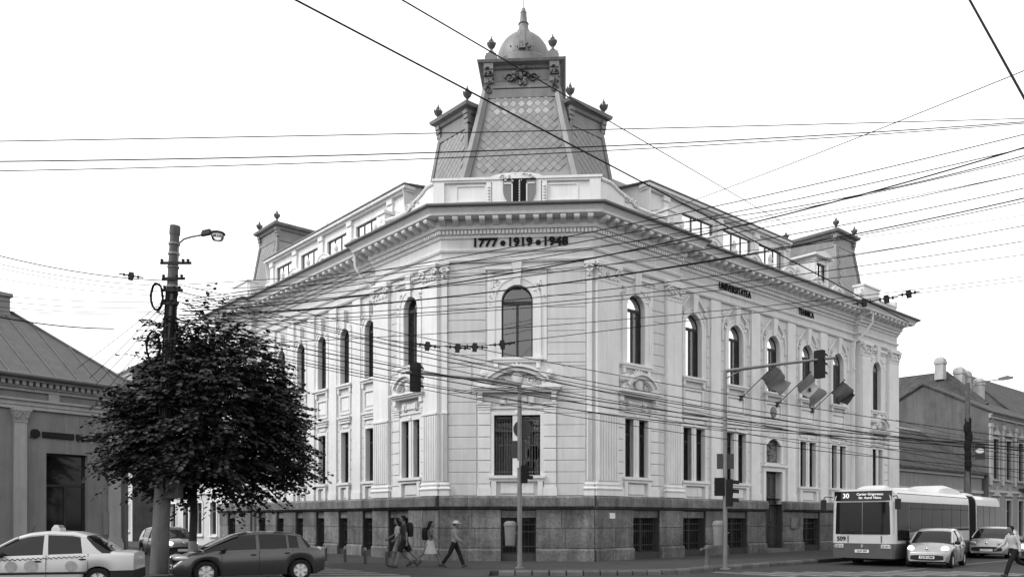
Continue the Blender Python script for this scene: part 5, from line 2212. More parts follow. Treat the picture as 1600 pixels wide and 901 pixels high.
# pole before the corner front; its mast arm reaches left over the street
X0, Y0 = .26, 27.9
M = T(X0, Y0, .15)
t = thing('traffic_signal', 'traffic light pole before the corner front with mast arm reaching left', 'traffic light', M)
b = MB()
b.tube([(0, 0, 0), (0, 0, 3), (0, 0, 6.25)], [.085, .08, .07], 8)
b.lathe([(.16, 0), (.16, .04), (.09, .06)], (0, 0, 0), 8)
obj('pole', b, 'galv', t, M, smooth=40)
am = obj('mast_arm', MB().tube([(.02, 0, 6.22), (-1.2, -.6, 6.32), (-3.65, -1.8, 6.35)], [.065, .055, .04], 8), 'galv', t, M, smooth=40)
signal_head(t, M @ T(-3.35, -1.7, 6.2) @ RZ(R_(150)))
signal_head(t, M @ T(.15, .05, 3.2) @ RZ(R_(100)), 2)
obj('sign_disc', MB().lathe([(.02, .02), (.32, .02), (.32, .05), (.02, .05)], (.1, .1, 4.75), 18, 'y'), 'sign_back', t, M)
obj('sign_plate', MB().box(-.28, .18, .1, .13, 3.75, 4.35), 'sign_back', t, M)
obj('label_plate', MB().box(-.12, -.02, -.1, -.08, 3.42, 3.66), 'sign_white', t, M)
# pole near the kerb on the right
X1, Y1 = 7.1, 27.3
M = T(X1, Y1, .15)
t = thing('traffic_signal', 'traffic light pole by the kerb with mast arm reaching right towards the flags', 'traffic light', M)
b = MB()
b.tube([(0, 0, 0), (0, 0, 3), (0, 0, 6.63)], [.075, .07, .06], 8)
b.lathe([(.16, 0), (.16, .04), (.08, .06)], (0, 0, 0), 8)
obj('pole', b, 'galv', t, M, smooth=40)
b = MB()
b.tube([(0, 0, 6.6), (1.7, -.25, 6.78), (3.5, -.5, 6.95)], [.06, .05, .04], 8)
b.tube([(0.02, 0, 6.35), (.5, -.08, 6.6)], .025, 6)
obj('mast_arm', b, 'galv', t, M, smooth=40)
signal_head(t, M @ T(3.0, -.4, 6.75) @ RZ(R_(130)))
signal_head(t, M @ T(-.18, .02, 2.75) @ RZ(R_(178)), 2)
signal_head(t, M @ T(.15, -.02, 2.55) @ RZ(R_(75)))
obj('sign_plate', MB().box(-.26, -.04, .02, .06, 3.35, 3.85), 'sign_back', t, M)
obj('sign_plate', MB().box(.05, .3, .02, .06, 3.35, 3.85), 'sign_back', t, M)
# litter bins on the poles
def litter_bin(Mb, label):
    t = thing('litter_bin', label, 'bin', Mb, 'litter bins on the signal poles')
    b = MB()
    b.loft([[(.2 * k * math.cos(a), .16 * k * math.sin(a), z) for a in [2 * PI * i / 14 for i in range(14)]] for k, z in ((.8, 0), (.85, .03), (1.0, .62), (1.0, .66))])
    obj('bin_body', b, 'bin', t, Mb, smooth=40)
    b = MB()
    b.loft([[(.22 * k * math.cos(a), .18 * k * math.sin(a), z) for a in [2 * PI * i / 14 for i in range(14)]] for k, z in ((1.0, .66), (1.02, .7), (.9, .78), (.5, .83))])
    obj('bin_lid', b, 'bin', t, Mb, smooth=40)
    obj('bin_strap', MB().box(.1, .34, -.03, .03, .4, .44), 'galv', t, Mb)
litter_bin(T(X0 - .32, Y0, .15 + .78), 'grey litter bin strapped to the signal pole before the corner front')
litter_bin(T(X1 - .18, Y1 + .1, .15 + .8), 'grey litter bin on the kerbside signal pole nearer the bus')
# short hydrant-like post and the row of bollards
M = T(6.65, 27.9, .15)
t = thing('hydrant', 'short grey hydrant post beside the kerbside signal pole', 'hydrant', M)
obj('post', MB().lathe([(.14, 0), (.14, .06), (.09, .1), (.085, .62), (.11, .66), (.11, .72), (.07, .78), (.02, .8)], (0, 0, 0), 10), 'concrete', t, M, smooth=40)
obj('spout', MB().tube([(0, 0, .66), (-.2, -.02, .66), (-.23, -.02, .6)], .045, 6), 'concrete', t, M)
for k, (bx_, by_) in enumerate(((-7.5, 33.0), (-6.52, 32.0), (-5.5, 30.7), (-4.55, 29.75))):
    nm = ('farthest from the corner', 'second from its far end', 'third from its far end', 'nearest the corner')[k]
    M = T(bx_, by_, .15)
    t = thing('bollard', 'slim dark bollard in the row along the left front, ' + nm, 'bollard', M, 'bollards along the left front')
    obj('post', shared('bollard_post', lambda: MB().lathe([(.055, -.05), (.055, .48), (.05, .5)], (0, 0, 0), 10), 'sign_back', 40), 'sign_back', t, M)
    obj('cap', shared('bollard_cap', lambda: MB().lathe([(.06, .5), (.06, .56), (.045, .6), (.01, .62)], (0, 0, 0), 10), 'galv', 40), 'galv', t, M)

# ------------------------------------------------------------------ overhead wires (kind, radius, end, end, sag), in metres
WIRES = [
    ('diag', 0.013, (-3.94, 14.00, 10.80), (14.53, 30.00, 9.02), 0.00),
    ('diag2', 0.011, (-2.34, 15.00, 11.50), (16.47, 47.60, 18.61), 0.00),
    ('hi', 0.010, (-12.97, 20.00, 11.02), (17.06, 26.00, 14.54), 0.05),
    ('hi', 0.012, (-12.97, 20.00, 10.53), (17.06, 26.00, 14.47), 0.25),
    ('hi', 0.010, (-13.62, 21.00, 10.72), (17.06, 26.00, 14.43), 0.25),
    ('fan', 0.009, (-9.77, 25.00, 8.54), (13.12, 20.00, 11.35), 0.35),
    ('fan', 0.009, (-9.77, 25.00, 8.46), (13.12, 20.00, 11.00), 0.35),
    ('fan', 0.008, (-9.96, 25.00, 8.38), (13.78, 21.00, 11.20), 0.45),
    ('fan', 0.008, (-9.96, 25.00, 8.30), (13.12, 20.00, 10.38), 0.45),
    ('fan', 0.013, (-10.06, 25.00, 8.15), (12.47, 19.00, 10.60), 0.75),
    ('fan', 0.009, (-10.06, 25.00, 8.23), (13.78, 21.00, 10.43), 0.50),
    ('fan', 0.012, (-10.16, 25.00, 8.03), (13.12, 20.00, 9.78), 0.60),
    ('fan', 0.009, (-10.16, 25.00, 7.95), (14.44, 22.00, 10.48), 0.55),
    ('fan', 0.008, (-10.06, 25.00, 7.87), (13.78, 21.00, 9.45), 0.50),
    ('fan', 0.008, (-10.16, 25.00, 7.78), (13.78, 21.00, 9.04), 0.45),
    ('fan', 0.007, (-10.06, 25.00, 7.64), (14.44, 22.00, 9.00), 0.30),
    ('fan', 0.007, (-9.77, 25.00, 7.09), (15.75, 24.00, 9.02), 0.30),
    ('cross', 0.008, (12.09, 18.00, 12.00), (4.97, 34.40, 14.24), 0.10),
    ('cross', 0.010, (12.47, 19.00, 10.39), (4.38, 28.00, 11.84), 0.30),
    ('cross', 0.006, (13.12, 20.00, 9.08), (8.75, 32.00, 11.58), 0.10),
    ('steep', 0.014, (7.71, 14.00, 10.87), (7.64, 12.00, 7.72), 0.00),
    ('low', 0.009, (-10.35, 25.00, 9.01), (17.06, 26.00, 4.26), 0.35),
    ('low', 0.010, (-10.35, 25.00, 8.81), (17.06, 26.00, 3.95), 0.45),
    ('low', 0.009, (-10.25, 25.00, 8.62), (17.72, 27.00, 3.80), 0.40),
    ('low', 0.011, (-10.25, 25.00, 8.46), (18.38, 28.00, 4.05), 0.50),
    ('low', 0.009, (-10.25, 25.00, 8.26), (17.72, 27.00, 3.59), 0.45),
    ('low', 0.013, (-10.35, 25.00, 7.87), (19.03, 29.00, 4.31), 0.60),
    ('low', 0.012, (-10.25, 25.00, 7.72), (19.03, 29.00, 4.22), 0.65),
    ('low', 0.008, (-10.25, 25.00, 7.58), (19.03, 29.00, 3.95), 0.70),
    ('low', 0.009, (-10.25, 25.00, 7.39), (18.38, 28.00, 3.44), 0.60),
    ('low', 0.011, (-10.35, 25.00, 7.48), (19.69, 30.00, 4.64), 0.90),
    ('left', 0.010, (-12.97, 20.00, 8.35), (-10.51, 25.00, 9.09), 0.15),
    ('left', 0.014, (-14.27, 22.00, 7.33), (-13.12, 27.00, 8.09), 0.10),
    ('left', 0.006, (-14.27, 22.00, 7.87), (-10.59, 25.00, 8.46), 0.10),
    ('left', 0.006, (-14.91, 23.00, 7.82), (-10.62, 25.00, 8.15), 0.10),
    ('left', 0.007, (-14.27, 22.00, 8.78), (-10.51, 25.00, 8.93), 0.15),
    ('drop', 0.008, (-15.23, 30.00, 6.75), (-10.51, 25.00, 8.34), 0.05),
    ('drop', 0.008, (-15.38, 31.00, 6.67), (-10.47, 25.00, 8.11), 0.05),
    ('drop', 0.008, (-15.47, 30.00, 6.98), (-10.51, 25.00, 8.50), 0.05),
    ('far', 0.008, (20.62, 44.00, 7.16), (28.88, 44.00, 5.62), 0.20),
    ('far', 0.008, (20.62, 44.00, 6.72), (28.88, 44.00, 5.96), 0.20),
    ('left', 0.006, (-13.62, 21.00, 8.35), (-10.47, 25.00, 8.75), 0.12),
    ('left', 0.006, (-14.91, 23.00, 8.65), (-10.47, 25.00, 8.62), 0.10),
    ('left', 0.005, (-15.56, 24.00, 8.68), (-10.51, 25.00, 8.50), 0.05),
    ('left', 0.006, (-13.62, 21.00, 7.46), (-10.51, 25.00, 8.30), 0.12),
    ('left', 0.006, (-16.86, 26.00, 8.44), (-10.51, 25.00, 8.07), 0.05),
    ('drop', 0.007, (-15.94, 30.00, 7.33), (-10.47, 25.00, 8.62), 0.05),
    ('drop', 0.007, (-15.14, 31.00, 6.47), (-10.43, 25.00, 7.91), 0.05),
    ('fan', 0.007, (-9.96, 25.00, 8.97), (17.06, 26.00, 12.95), 0.55),
    ('fan', 0.006, (-9.96, 25.00, 8.81), (16.41, 25.00, 11.19), 0.40),
    ('low', 0.007, (-10.25, 25.00, 8.75), (17.72, 27.00, 3.19), 0.30),
    ('low', 0.007, (-10.25, 25.00, 8.07), (17.72, 27.00, 3.04), 0.35),
]
WLAB = {
    'diag': ('black span wire running down from upper left past the tower to the far right', None),
    'diag2': ('thinner span wire just above the long diagonal one, crossing the tower roof', None),
    'hi': ('nearly level wire crossing the sky and tower roof', 'level wires across the tower'),
    'fan': ('wire in the fan climbing to the right across the upper front', 'fan of wires climbing right'),
    'cross': ('wire in the sky at right slanting down towards the attic', 'slanting wires in the right sky'),
    'steep': ('thick black cable cutting the top right corner of the sky', None),
    'low': ('wire in the bundle sagging right below the upper windows', 'bundle of wires below the upper windows'),
    'left': ('wire reaching the leaning pole from the left edge', 'wires left of the leaning pole'),
    'drop': ('service wire dropping from the leaning pole to the low house', 'service wires to the low house'),
    'far': ('distant wire across the grey gable wall at right', 'wires before the gable wall'),
}
def wire(kind, r, p, q, sag):
    KEY = (kind, r, p, q, sag)
    p, q = Vector(p), Vector(q)
    n = 24
    pts = []
    for k in range(n + 1):
        u = k / n
        pts.append(p + (q - p) * u - Vector((0, 0, sag * 4 * u * (1 - u))))
    # spans run on past the frame to their next supports
    if kind in ('fan', 'low', 'hi', 'far', 'steep'):
        pts.append(pts[-1] + (pts[-1] - pts[-2]) * 11)
    if kind in ('hi', 'left', 'diag', 'diag2', 'cross', 'steep'):
        pts.insert(0, pts[0] + (pts[0] - pts[1]) * 11)
    o = obj('overhead_wire', MB().tube(pts, r * {'fan': 1.5, 'low': 1.3, 'cross': 1.5}.get(kind, 1.35), 5), 'wire')
    lab, grp = WLAB[kind]
    if grp:
        lab = RANK[KEY] + ' ' + lab
    tag(o, lab, 'wire', grp)
    return pts
ORD = ['topmost', 'second from the top', 'third from the top', 'fourth from the top', 'fifth from the top', 'sixth from the top', 'seventh from the top', 'eighth from the top',
       'ninth from the top', 'tenth from the top', 'eleventh from the top', 'twelfth from the top', 'thirteenth from the top', 'fourteenth from the top']
def edge_height(w):
    e = w[3] if w[0] in ('fan', 'low', 'far') else w[2]
    return -(e[2] - 1.8) / e[1]
RANK = {}
for kd in set(w[0] for w in WIRES):
    same = sorted([w for w in WIRES if w[0] == kd], key=edge_height)
    for i, w in enumerate(same):
        RANK[w] = ORD[i] if i < len(same) - 1 or i == 0 else 'lowest'
WP = [wire(*w) for w in WIRES]
# section insulators and clamps hung in the contact wires
def insulator(p, d, label, n=4, s=1.0):
    d = Vector(d).normalized()
    a = math.atan2(d.y, d.x)
    M = T(*p) @ RZ(a) @ Matrix.Rotation(-math.asin(d.z), 4, 'Y')
    t = thing('wire_insulator', label, 'insulator', M, 'insulators on the contact wires')
    obj('rod', MB().tube([(-.35 * s, 0, 0), (.35 * s, 0, 0)], .02 * s, 5), 'insulator', t, M)
    b = MB()
    for k in range(n):
        x = (-.2 + .4 * k / max(1, n - 1)) * s
        b.lathe([(.02 * s, -.03 * s), (.06 * s, 0), (.02 * s, .03 * s)], (x, 0, 0), 8, 'x')
    obj('rib', split_mb(b) and [q.mesh('rib', 'insulator') for q in split_mb(b)], 'insulator', t, M)
    b = MB()
    b.box(-.06 * s, .06 * s, -.04 * s, .04 * s, -.13 * s, .1 * s)
    obj('clamp', b, 'insulator', t, M)
insulator((-2.27, 22.00, 6.47), (1, .1, -0.12), 'dark insulator on the wires before the corner window, first of three')
insulator((-1.46, 22.00, 6.42), (1, .1, -0.08), 'dark insulator on the wires before the corner window, second of three')
insulator((-1.00, 22.00, 6.44), (1, .1, -0.05), 'dark clamp between the insulators before the corner window')
insulator((-0.26, 22.00, 6.51), (1, .1, 0.10), 'dark insulator on the wires crossing the corner window')
insulator((10.31, 24.00, 8.16), (1, .1, 0.18), 'dark insulator string at the right cornice')
insulator((10.97, 24.00, 8.27), (1, .1, 0.16), 'second dark insulator string at the right cornice')
insulator((11.62, 24.00, 8.42), (1, .1, 0.20), 'outermost dark insulator string right of the cornice')
insulator((-11.16, 24.00, 8.94), (1, .1, -0.15), 'dark insulator on the wire left of the leaning pole')
tag(obj('overhead_wire', MB().tube([(-3.44, 22.00, 6.63), (-1.72, 22.00, 6.44), (-0.52, 22.00, 6.49), (0.52, 22.00, 6.63), (15.75, 24.00, 8.89)], .01, 5), 'wire'), 'short wire carrying the insulators across the corner window', 'wire')
# ------------------------------------------------------------------ cars
def lerp_tab(tab, x):
    if tab[0][0] > tab[-1][0]:
        tab = tab[::-1]
    if x <= tab[0][0]:
        return tab[0][1]
    for (a, va), (c, vc) in zip(tab[:-1], tab[1:]):
        if x <= c:
            u = (x - a) / (c - a)
            return va + (vc - va) * u
    return tab[-1][1]

def smooth_tab(tab, x):
    e = .05
    return (lerp_tab(tab, x - e) + 2 * lerp_tab(tab, x) + lerp_tab(tab, x + e)) / 4

def make_car(label, M, L, W, H, wb, fo, r, deck, belt, roof, roof_x, pillars, paint, lights='lens', group=None, extras=(), plate_txt=None, arch=None):
    t = thing('car', label, 'car', M, group)
    f_ax = L / 2 - fo
    r_ax = f_ax - wb
    ra = (arch or r + .055)
    sill = .21
    xs = sorted(set([round(-L / 2 + L * k / 96, 4) for k in range(97)] + [L / 2 - .02, L / 2 - .05, -L / 2 + .02, -L / 2 + .05]))
    def plan(x):
        ef, er = L / 2 - x, x + L / 2
        p = 1.0
        if ef < .75:
            p -= .20 * (1 - ef / .75) ** 2.2
        if er < .55:
            p -= .13 * (1 - er / .55) ** 2.2
        return p * (1 - .03 * abs(2 * x / L) ** 2)
    def low(x):
        z = sill
        ef, er = L / 2 - x, x + L / 2
        if ef < .25:
            z += .05 * (1 - ef / .25)
        if er < .3:
            z += .1 * (1 - er / .3)
        for ax in (f_ax, r_ax):
            d = abs(x - ax)
            if d < ra:
                z = max(z, r + math.sqrt(ra * ra - d * d) * .98)
        return z
    def ring(x):
        hw = W / 2 * plan(x)
        zl, zd, zb = low(x), smooth_tab(deck, x), smooth_tab(belt, x)
        zb = min(zb, zd)
        zl = min(zl, zb - .06)
        h = zb - zl
        half = [(hw * .94, zl), (hw * .985, zl + h * .22), (hw * 1.0, zl + h * .5), (hw * .992, zl + h * .72), (hw * .965, zl + h * .93), (hw * .94, zb),
                (hw * .86, zb + (zd - zb) * .7), (hw * .5, zb + (zd - zb) * 1.0), (0, zd + .012)]
        pts = [(x, y, z) for y, z in half] + [(x, -y, z) for y, z in reversed(half[:-1])]
        return pts
    b = MB()
    b.loft([ring(x) for x in xs])
    body = obj('body', b, paint, t, M, smooth=32)
    x_c, x_r = roof[0][0], roof[-1][0]
    hmax = max(z for _, z in roof)
    def cab(x, e=0.0):
        zb = min(smooth_tab(belt, x), smooth_tab(deck, x)) - .03
        zr = max(smooth_tab(roof, x), zb + .03)
        tt = (zr - zb) / (hmax - smooth_tab(belt, 0))
        yb = W / 2 * plan(x) * .925
        taper = 1 - .05 * (2 * x / L) ** 2
        yt = W * .365 * taper
        yu = yb + (yt - yb) * min(tt, 1)
        return zb, zr, tt, yb, yu
    xr = [x_c + (x_r - x_c) * k / 48 for k in range(49)]
    b = MB()
    rings = []
    for x in xr:
        zb, zr, tt, yb, yu = cab(x)
        half = [(yb, zb), (yb + (yu - yb) * .5 + .018 * tt, zb + (zr - zb) * .5), (yu, zr - .075 * tt), (yu * .9, zr - .022 * tt), (yu * .5, zr - .004), (0, zr)]
        rings.append([(x, y, z) for y, z in half] + [(x, -y, z) for y, z in reversed(half[:-1])])
    b.loft(rings)
    obj('windows', b, 'car_glass', t, M, smooth=40)
    # roof panel, a little proud of the glass
    b = MB()
    rings = []
    for k in range(21):
        x = roof_x[0] + (roof_x[1] - roof_x[0]) * k / 20
        zb, zr, tt, yb, yu = cab(x)
        o = .012
        half = [(yu + o, zr - .1 * tt), (yu + o, zr - .07 * tt), (yu * .9 + o, zr - .02 * tt + o), (yu * .5, zr - .004 + o), (0, zr + o)]
        rings.append([(x, y, z) for y, z in half] + [(x, -y, z) for y, z in reversed(half[:-1])])
    b.loft(rings)
    obj('roof', b, paint, t, M, smooth=40)
    for sg in (-1, 1):
        for (x0, x1) in ((x_c, roof_x[0]),):
            pts = []
            for k in range(9):
                x = x0 + (x1 - x0) * k / 8
                zb, zr, tt, yb, yu = cab(x)
                pts.append((x, sg * (yu + .005), zr - .045 * tt))
            b = MB().tube(pts, .034, 6)
            obj('pillar', b, paint, t, M, smooth=40)
        for (b0, b1, t0, t1, pm) in pillars:
            b = MB()
            rows = []
            for side in (0.026, -.02):
                for j in range(5):
                    v = j / 4
                    row = []
                    for i in range(5):
                        u = i / 4
                        x = (b0 + (b1 - b0) * u) * (1 - v) + (t0 + (t1 - t0) * u) * v
                        zb, zr, tt, yb, yu = cab(x)
                        z = zb + (zr - .08 * tt - zb) * v
                        y = yb + (yu - yb) * v + .03 * tt * v * (1 - v) * 2 + side
                        row.append((x, sg * y, z))
                    rows.append(row)
            vv = [p for rr in rows for p in rr]
            ff = []
            for s_ in (0, 1):
                o = s_ * 25
                for j in range(4):
                    for i in range(4):
                        a = o + j * 5 + i
                        ff.append((a, a + 1, a + 6, a + 5))
            for i in range(4):
                for rowi in (0, 4):
                    a = rowi * 5 + i
                    ff.append((a, a + 1, a + 26, a + 25))
                for ci in (0, 4):
                    a = i * 5 + ci
                    ff.append((a, a + 5, a + 30, a + 25))
            b.add(vv, ff)
            obj('pillar', b, pm or paint, t, M, smooth=40)
    # wheels
    def tyre():
        return MB().lathe([(r * .66, -.1), (r * .9, -.105), (r * .985, -.08), (r, -.04), (r, .04), (r * .985, .08), (r * .9, .105), (r * .66, .1)], (0, 0, 0), 28, 'y', caps=False)
    def rim():
        b = MB()
        b.lathe([(.02, -.05), (r * .2, -.06), (r * .22, -.03), (r * .6, -.015), (r * .66, -.085), (r * .68, -.06), (r * .66, .05), (.02, .05)], (0, 0, 0), 28, 'y')
        for k in range(6):
            a = 2 * PI * k / 6
            ca, sa = math.cos(a), math.sin(a)
            q = [(r * .12, -.035), (r * .62, -.05), (r * .62, .05), (r * .12, .035)]
            poly = [(u * ca - v * sa, u * sa + v * ca) for u, v in q]
            b.prism(poly, -.088, -.03)
        return b
    def dark():
        return MB().lathe([(.02, -.012), (r * .6, -.012), (r * .6, .01)], (0, 0, 0), 20, 'y')
    for ax in (f_ax, r_ax):
        for sg in (-1, 1):
            Mw = M @ T(ax, sg * (W / 2 - .13), r) @ (ID if sg < 0 else RZ(PI))
            o = obj('wheel', shared(('tyre', r), tyre, 'tyre', 40), 'tyre', t, Mw)
            obj('rim', shared(('rim', r), rim, 'rim', 40), 'rim', o, Mw)
    b = MB()
    b.box(r_ax - .55, f_ax + .5, -W * .36, W * .36, .2, .62)
    for ax in (f_ax, r_ax):
        b.box(ax - ra * .9, ax + ra * .9, -W * .41, W * .41, .3, min(.66, r + ra * .8))
    obj('underbody', b, 'blackplastic', t, M)
    # mirrors, handles, seams
    for sg in (-1, 1):
        xm = x_c + (roof_x[0] - x_c) * .42
        zb, zr, tt, yb, yu = cab(xm)
        b = MB()
        b.blob((xm - .12, sg * (yb + .1), zb + .1), .09, .11, .075, 8, 6)
        b.box(xm - .14, xm - .08, min(sg * yb, sg * (yb + .06)) , max(sg * yb, sg * (yb + .06)), zb + .04, zb + .08)
        obj('mirror', b, 'blackplastic', t, M, smooth=50)
    for sg in (-1, 1):
        for xs_ in [p[0] for p in extras if p[0] is not None and False]:
            pass
    return t, dict(f_ax=f_ax, r_ax=r_ax, plan=plan, belt=belt, deck=deck, cab=cab, L=L, W=W, ring=ring)

def side_y(info, x):
    return info['W'] / 2 * info['plan'](x)

def seams(t, M, info, xs, handles, zlo=.3):
    for sg in (-1, 1):
        for x in xs:
            zb = smooth_tab(info['belt'], x)
            hw = side_y(info, x)
            b = MB()
            b.tube([(x, sg * hw * .965, zb), (x, sg * hw * 1.002, zb * .7 + .08), (x, sg * hw * .99, zlo)], .006, 4)
            obj('door_seam', b, 'blackplastic', t, M)
        for x in handles:
            zb = smooth_tab(info['belt'], x) - .13
            b = MB()
            b.blob((x, sg * (side_y(info, x) * .985 + .012), zb), .09, .022, .022, 8, 5)
            obj('door_handle', b, 'blackplastic', t, M, smooth=50)

def front_bits(t, M, info, zlamp, ylamp, sx, sy, sz, lens, grille, plate=None, plate_z=.42, sweep=.0, fog=False, badge=True):
    L, W = info['L'], info['W']
    for sg in (-1, 1):
        b = MB()
        b.blob((0, 0, 0), sx, sy, sz, 12, 8)
        Ml = M @ T(L / 2 - .2 - sweep, sg * ylamp, zlamp) @ RZ(-sg * R_(38))
        obj('headlight', b, lens, t, Ml, smooth=60)
    for (y0, y1, z0, z1) in grille:
        n = 10
        rings = []
        for k in range(n + 1):
            y = y0 + (y1 - y0) * k / n
            u = abs(2 * k / n - 1)
            xx = L / 2 - .012 - .5 * max(0, abs(y) / (W / 2) - .74)
            h = 1 - .35 * u ** 3
            zc = (z0 + z1) / 2
            rings.append([(xx + .025, y, zc - (zc - z0) * h), (xx + .025, y, zc + (z1 - zc) * h), (xx - .1, y, zc + (z1 - zc) * h), (xx - .1, y, zc - (zc - z0) * h)])
        obj('grille', MB().loft(rings), 'blackplastic', t, M)
    b = MB()
    b.box(L / 2 + .012, L / 2 + .03, -.26, .26, plate_z - .055, plate_z + .055)
    o = obj('number_plate', b, 'plate', t, M)
    if plate:
        me = text_mesh(plate, .1, .004, .003, 'letter')
        obj('plate_text', me, 'letter', o, M @ T(L / 2 + .034, 0, plate_z) @ RZ(PI / 2))
    if badge:
        b = MB()
        b.blob((L / 2 + .02, 0, zlamp), .03, .06, .05, 8, 5)
        obj('badge', b, 'chrome', t, M, smooth=50)

def heading(x, y, fx, fy):
    return T(x, y, 0) @ RZ(math.atan2(fy, fx))

# --- small silver hatchback beside the bus
th = R_(38)
fx, fy = -math.sin(th), -math.cos(th)
L = 3.43
Mc = heading(15.44 - fx * L / 2, 30.5 - fy * L / 2, fx, fy)
t, inf = make_car('small silver hatchback with lit headlights driving beside the bus', Mc, L, 1.63, 1.47, 2.34, .62, .28,
    [(-1.715, .92), (-1.2, .95), (.55, .98), (.95, .95), (1.35, .84), (1.62, .7), (1.7, .6), (1.715, .55)],
    [(-1.715, .88), (-1.0, .95), (.3, .88), (.95, .86), (1.35, .78), (1.62, .66), (1.715, .52)],
    [(1.02, .93), (.75, 1.14), (.42, 1.36), (.2, 1.44), (-.2, 1.47), (-.8, 1.45), (-1.25, 1.38), (-1.5, 1.2), (-1.64, .98)], (.38, -1.36),
    [(-.12, -.22, -.1, -.18, 'blackplastic'), (-.95, -1.5, -1.0, -1.32, None)], 'car_silver')
seams(t, Mc, inf, [.62, -.2, -.98], [-.05, -.8])
front_bits(t, Mc, inf, .73, .58, .15, .1, .1, 'lamp_on', [(-.56, .56, .29, .5)], 'CJ 05 URB', .41)
# --- silver hatchback behind it
th = R_(40)
fx, fy = -math.sin(th), -math.cos(th)
L = 4.03
def hatch207(Mc, label, paint, lamp):
    t, inf = make_car(label, Mc, L, 1.74, 1.47, 2.54, .82, .31,
        [(-2.015, .95), (-1.5, .98), (.6, 1.0), (1.05, .97), (1.55, .84), (1.85, .72), (1.98, .58), (2.015, .5)],
        [(-2.015, .9), (-1.2, .97), (.3, .9), (1.05, .87), (1.55, .77), (1.85, .65), (2.015, .48)],
        [(1.2, .95), (.85, 1.16), (.42, 1.38), (.1, 1.455), (-.3, 1.47), (-1.0, 1.44), (-1.5, 1.36), (-1.78, 1.16), (-1.93, .98)], (.38, -1.6),
        [(-.2, -.32, -.2, -.28, 'blackplastic'), (-1.2, -1.8, -1.2, -1.55, None)], paint)
    seams(t, Mc, inf, [.72, -.28, -1.2], [-.1, -1.05])
    front_bits(t, Mc, inf, .72, .6, .24, .1, .1, lamp, [(-.62, .62, .34, .56)], 'CJ 09 KLM' if False else None, .4)
    return t
hatch207(heading(22.0 - fx * L / 2, 38.0 - fy * L / 2, fx, fy), 'silver hatchback with unlit headlights following behind the small one', 'car_silver', 'lens')
hatch207(heading(21.0 - fx * L / 2, 32.6 - fy * L / 2, fx, fy), 'car with lit headlights cut by the right edge, behind the crossing person', 'car_grey', 'lamp_on')
# --- dark car coming down the left street
hatch207(heading(-15.2 - .66 * L / 2, 37.9 + .751 * L / 2, .66, -.751), 'dark car with lit headlight half hidden by the concrete pole', 'car_dark', 'lamp_on')

# --- grey hatchback in front of the pole
a = R_(27)
fx, fy = -math.cos(a), -math.sin(a)
L = 4.21
Mc = heading(-7.85, 24.35, fx, fy)
t, inf = make_car('dark grey hatchback with bulging rear turning in front of the plinth', Mc, L, 1.78, 1.46, 2.63, .84, .315,
    [(-2.105, .98), (-1.6, 1.02), (.7, 1.0), (1.1, .97), (1.6, .86), (1.9, .74), (2.06, .6), (2.105, .52)],
    [(-2.105, .95), (-1.2, .97), (.4, .91), (1.1, .88), (1.6, .79), (1.9, .67), (2.105, .5)],
    [(1.32, .95), (.9, 1.17), (.45, 1.37), (.1, 1.44), (-.4, 1.46), (-1.0, 1.43), (-1.35, 1.38), (-1.5, 1.3), (-1.66, 1.05)], (.4, -1.42),
    [(-.1, -.2, -.1, -.18, None), (-.98, -1.04, -.96, -1.02, None), (-1.32, -1.62, -1.28, -1.4, None)], 'car_grey')
seams(t, Mc, inf, [.85, -.18, -1.15], [-.02, -.98])
front_bits(t, Mc, inf, .72, .62, .26, .12, .085, 'lens', [(-.6, .6, .28, .42), (-.42, -.06, .58, .7), (.06, .42, .58, .7)], 'CJ 12 SLV', .46)
for sg in (-1, 1):
    obj('tail_light', MB().blob((-1.93, sg * .735, .86), .1, .05, .15, 8, 6), 'lens', t, Mc, smooth=60)

# --- white taxi saloon
a = R_(14)
fx, fy = -math.cos(a), -math.sin(a)
L = 4.25
Mc = heading(-11.62, 20.5, fx, fy)
t, inf = make_car('white taxi saloon with checker stripe cut by the left edge', Mc, L, 1.74, 1.53, 2.63, .83, .31,
    [(-2.125, .98), (-1.95, 1.02), (-1.3, 1.03), (.75, 1.0), (1.1, .97), (1.65, .88), (1.95, .76), (2.08, .62), (2.125, .52)],
    [(-2.125, .93), (-1.2, .98), (.3, .92), (1.1, .89), (1.65, .81), (1.95, .69), (2.125, .5)],
    [(1.2, .96), (.85, 1.17), (.48, 1.4), (.2, 1.49), (-.2, 1.53), (-.75, 1.5), (-1.1, 1.4), (-1.35, 1.22), (-1.6, 1.02)], (.45, -1.05),
    [(-.12, -.24, -.12, -.2, None), (-1.0, -1.55, -.92, -1.06, None)], 'car_white')
seams(t, Mc, inf, [.8, -.2, -1.12], [-.02, -1.0])
front_bits(t, Mc, inf, .72, .6, .18, .1, .1, 'lens', [(-.5, .5, .3, .44), (-.3, .3, .6, .72)])
b = MB()
for sg in (-1, 1):
    for k in range(34):
        x = .78 - k * .056
        z = smooth_tab(inf['belt'], x) - .09 + (.022 if k % 2 else 0)
        y = sg * (side_y(inf, x) * .985 + .004)
        b.add([(x, y, z), (x + .05, y, z), (x + .05, y - sg * .004, z + .022), (x, y - sg * .004, z + .022)], [(0, 1, 2, 3)])
obj('checker_stripe', b, 'blackplastic', t, Mc, kind='stuff')
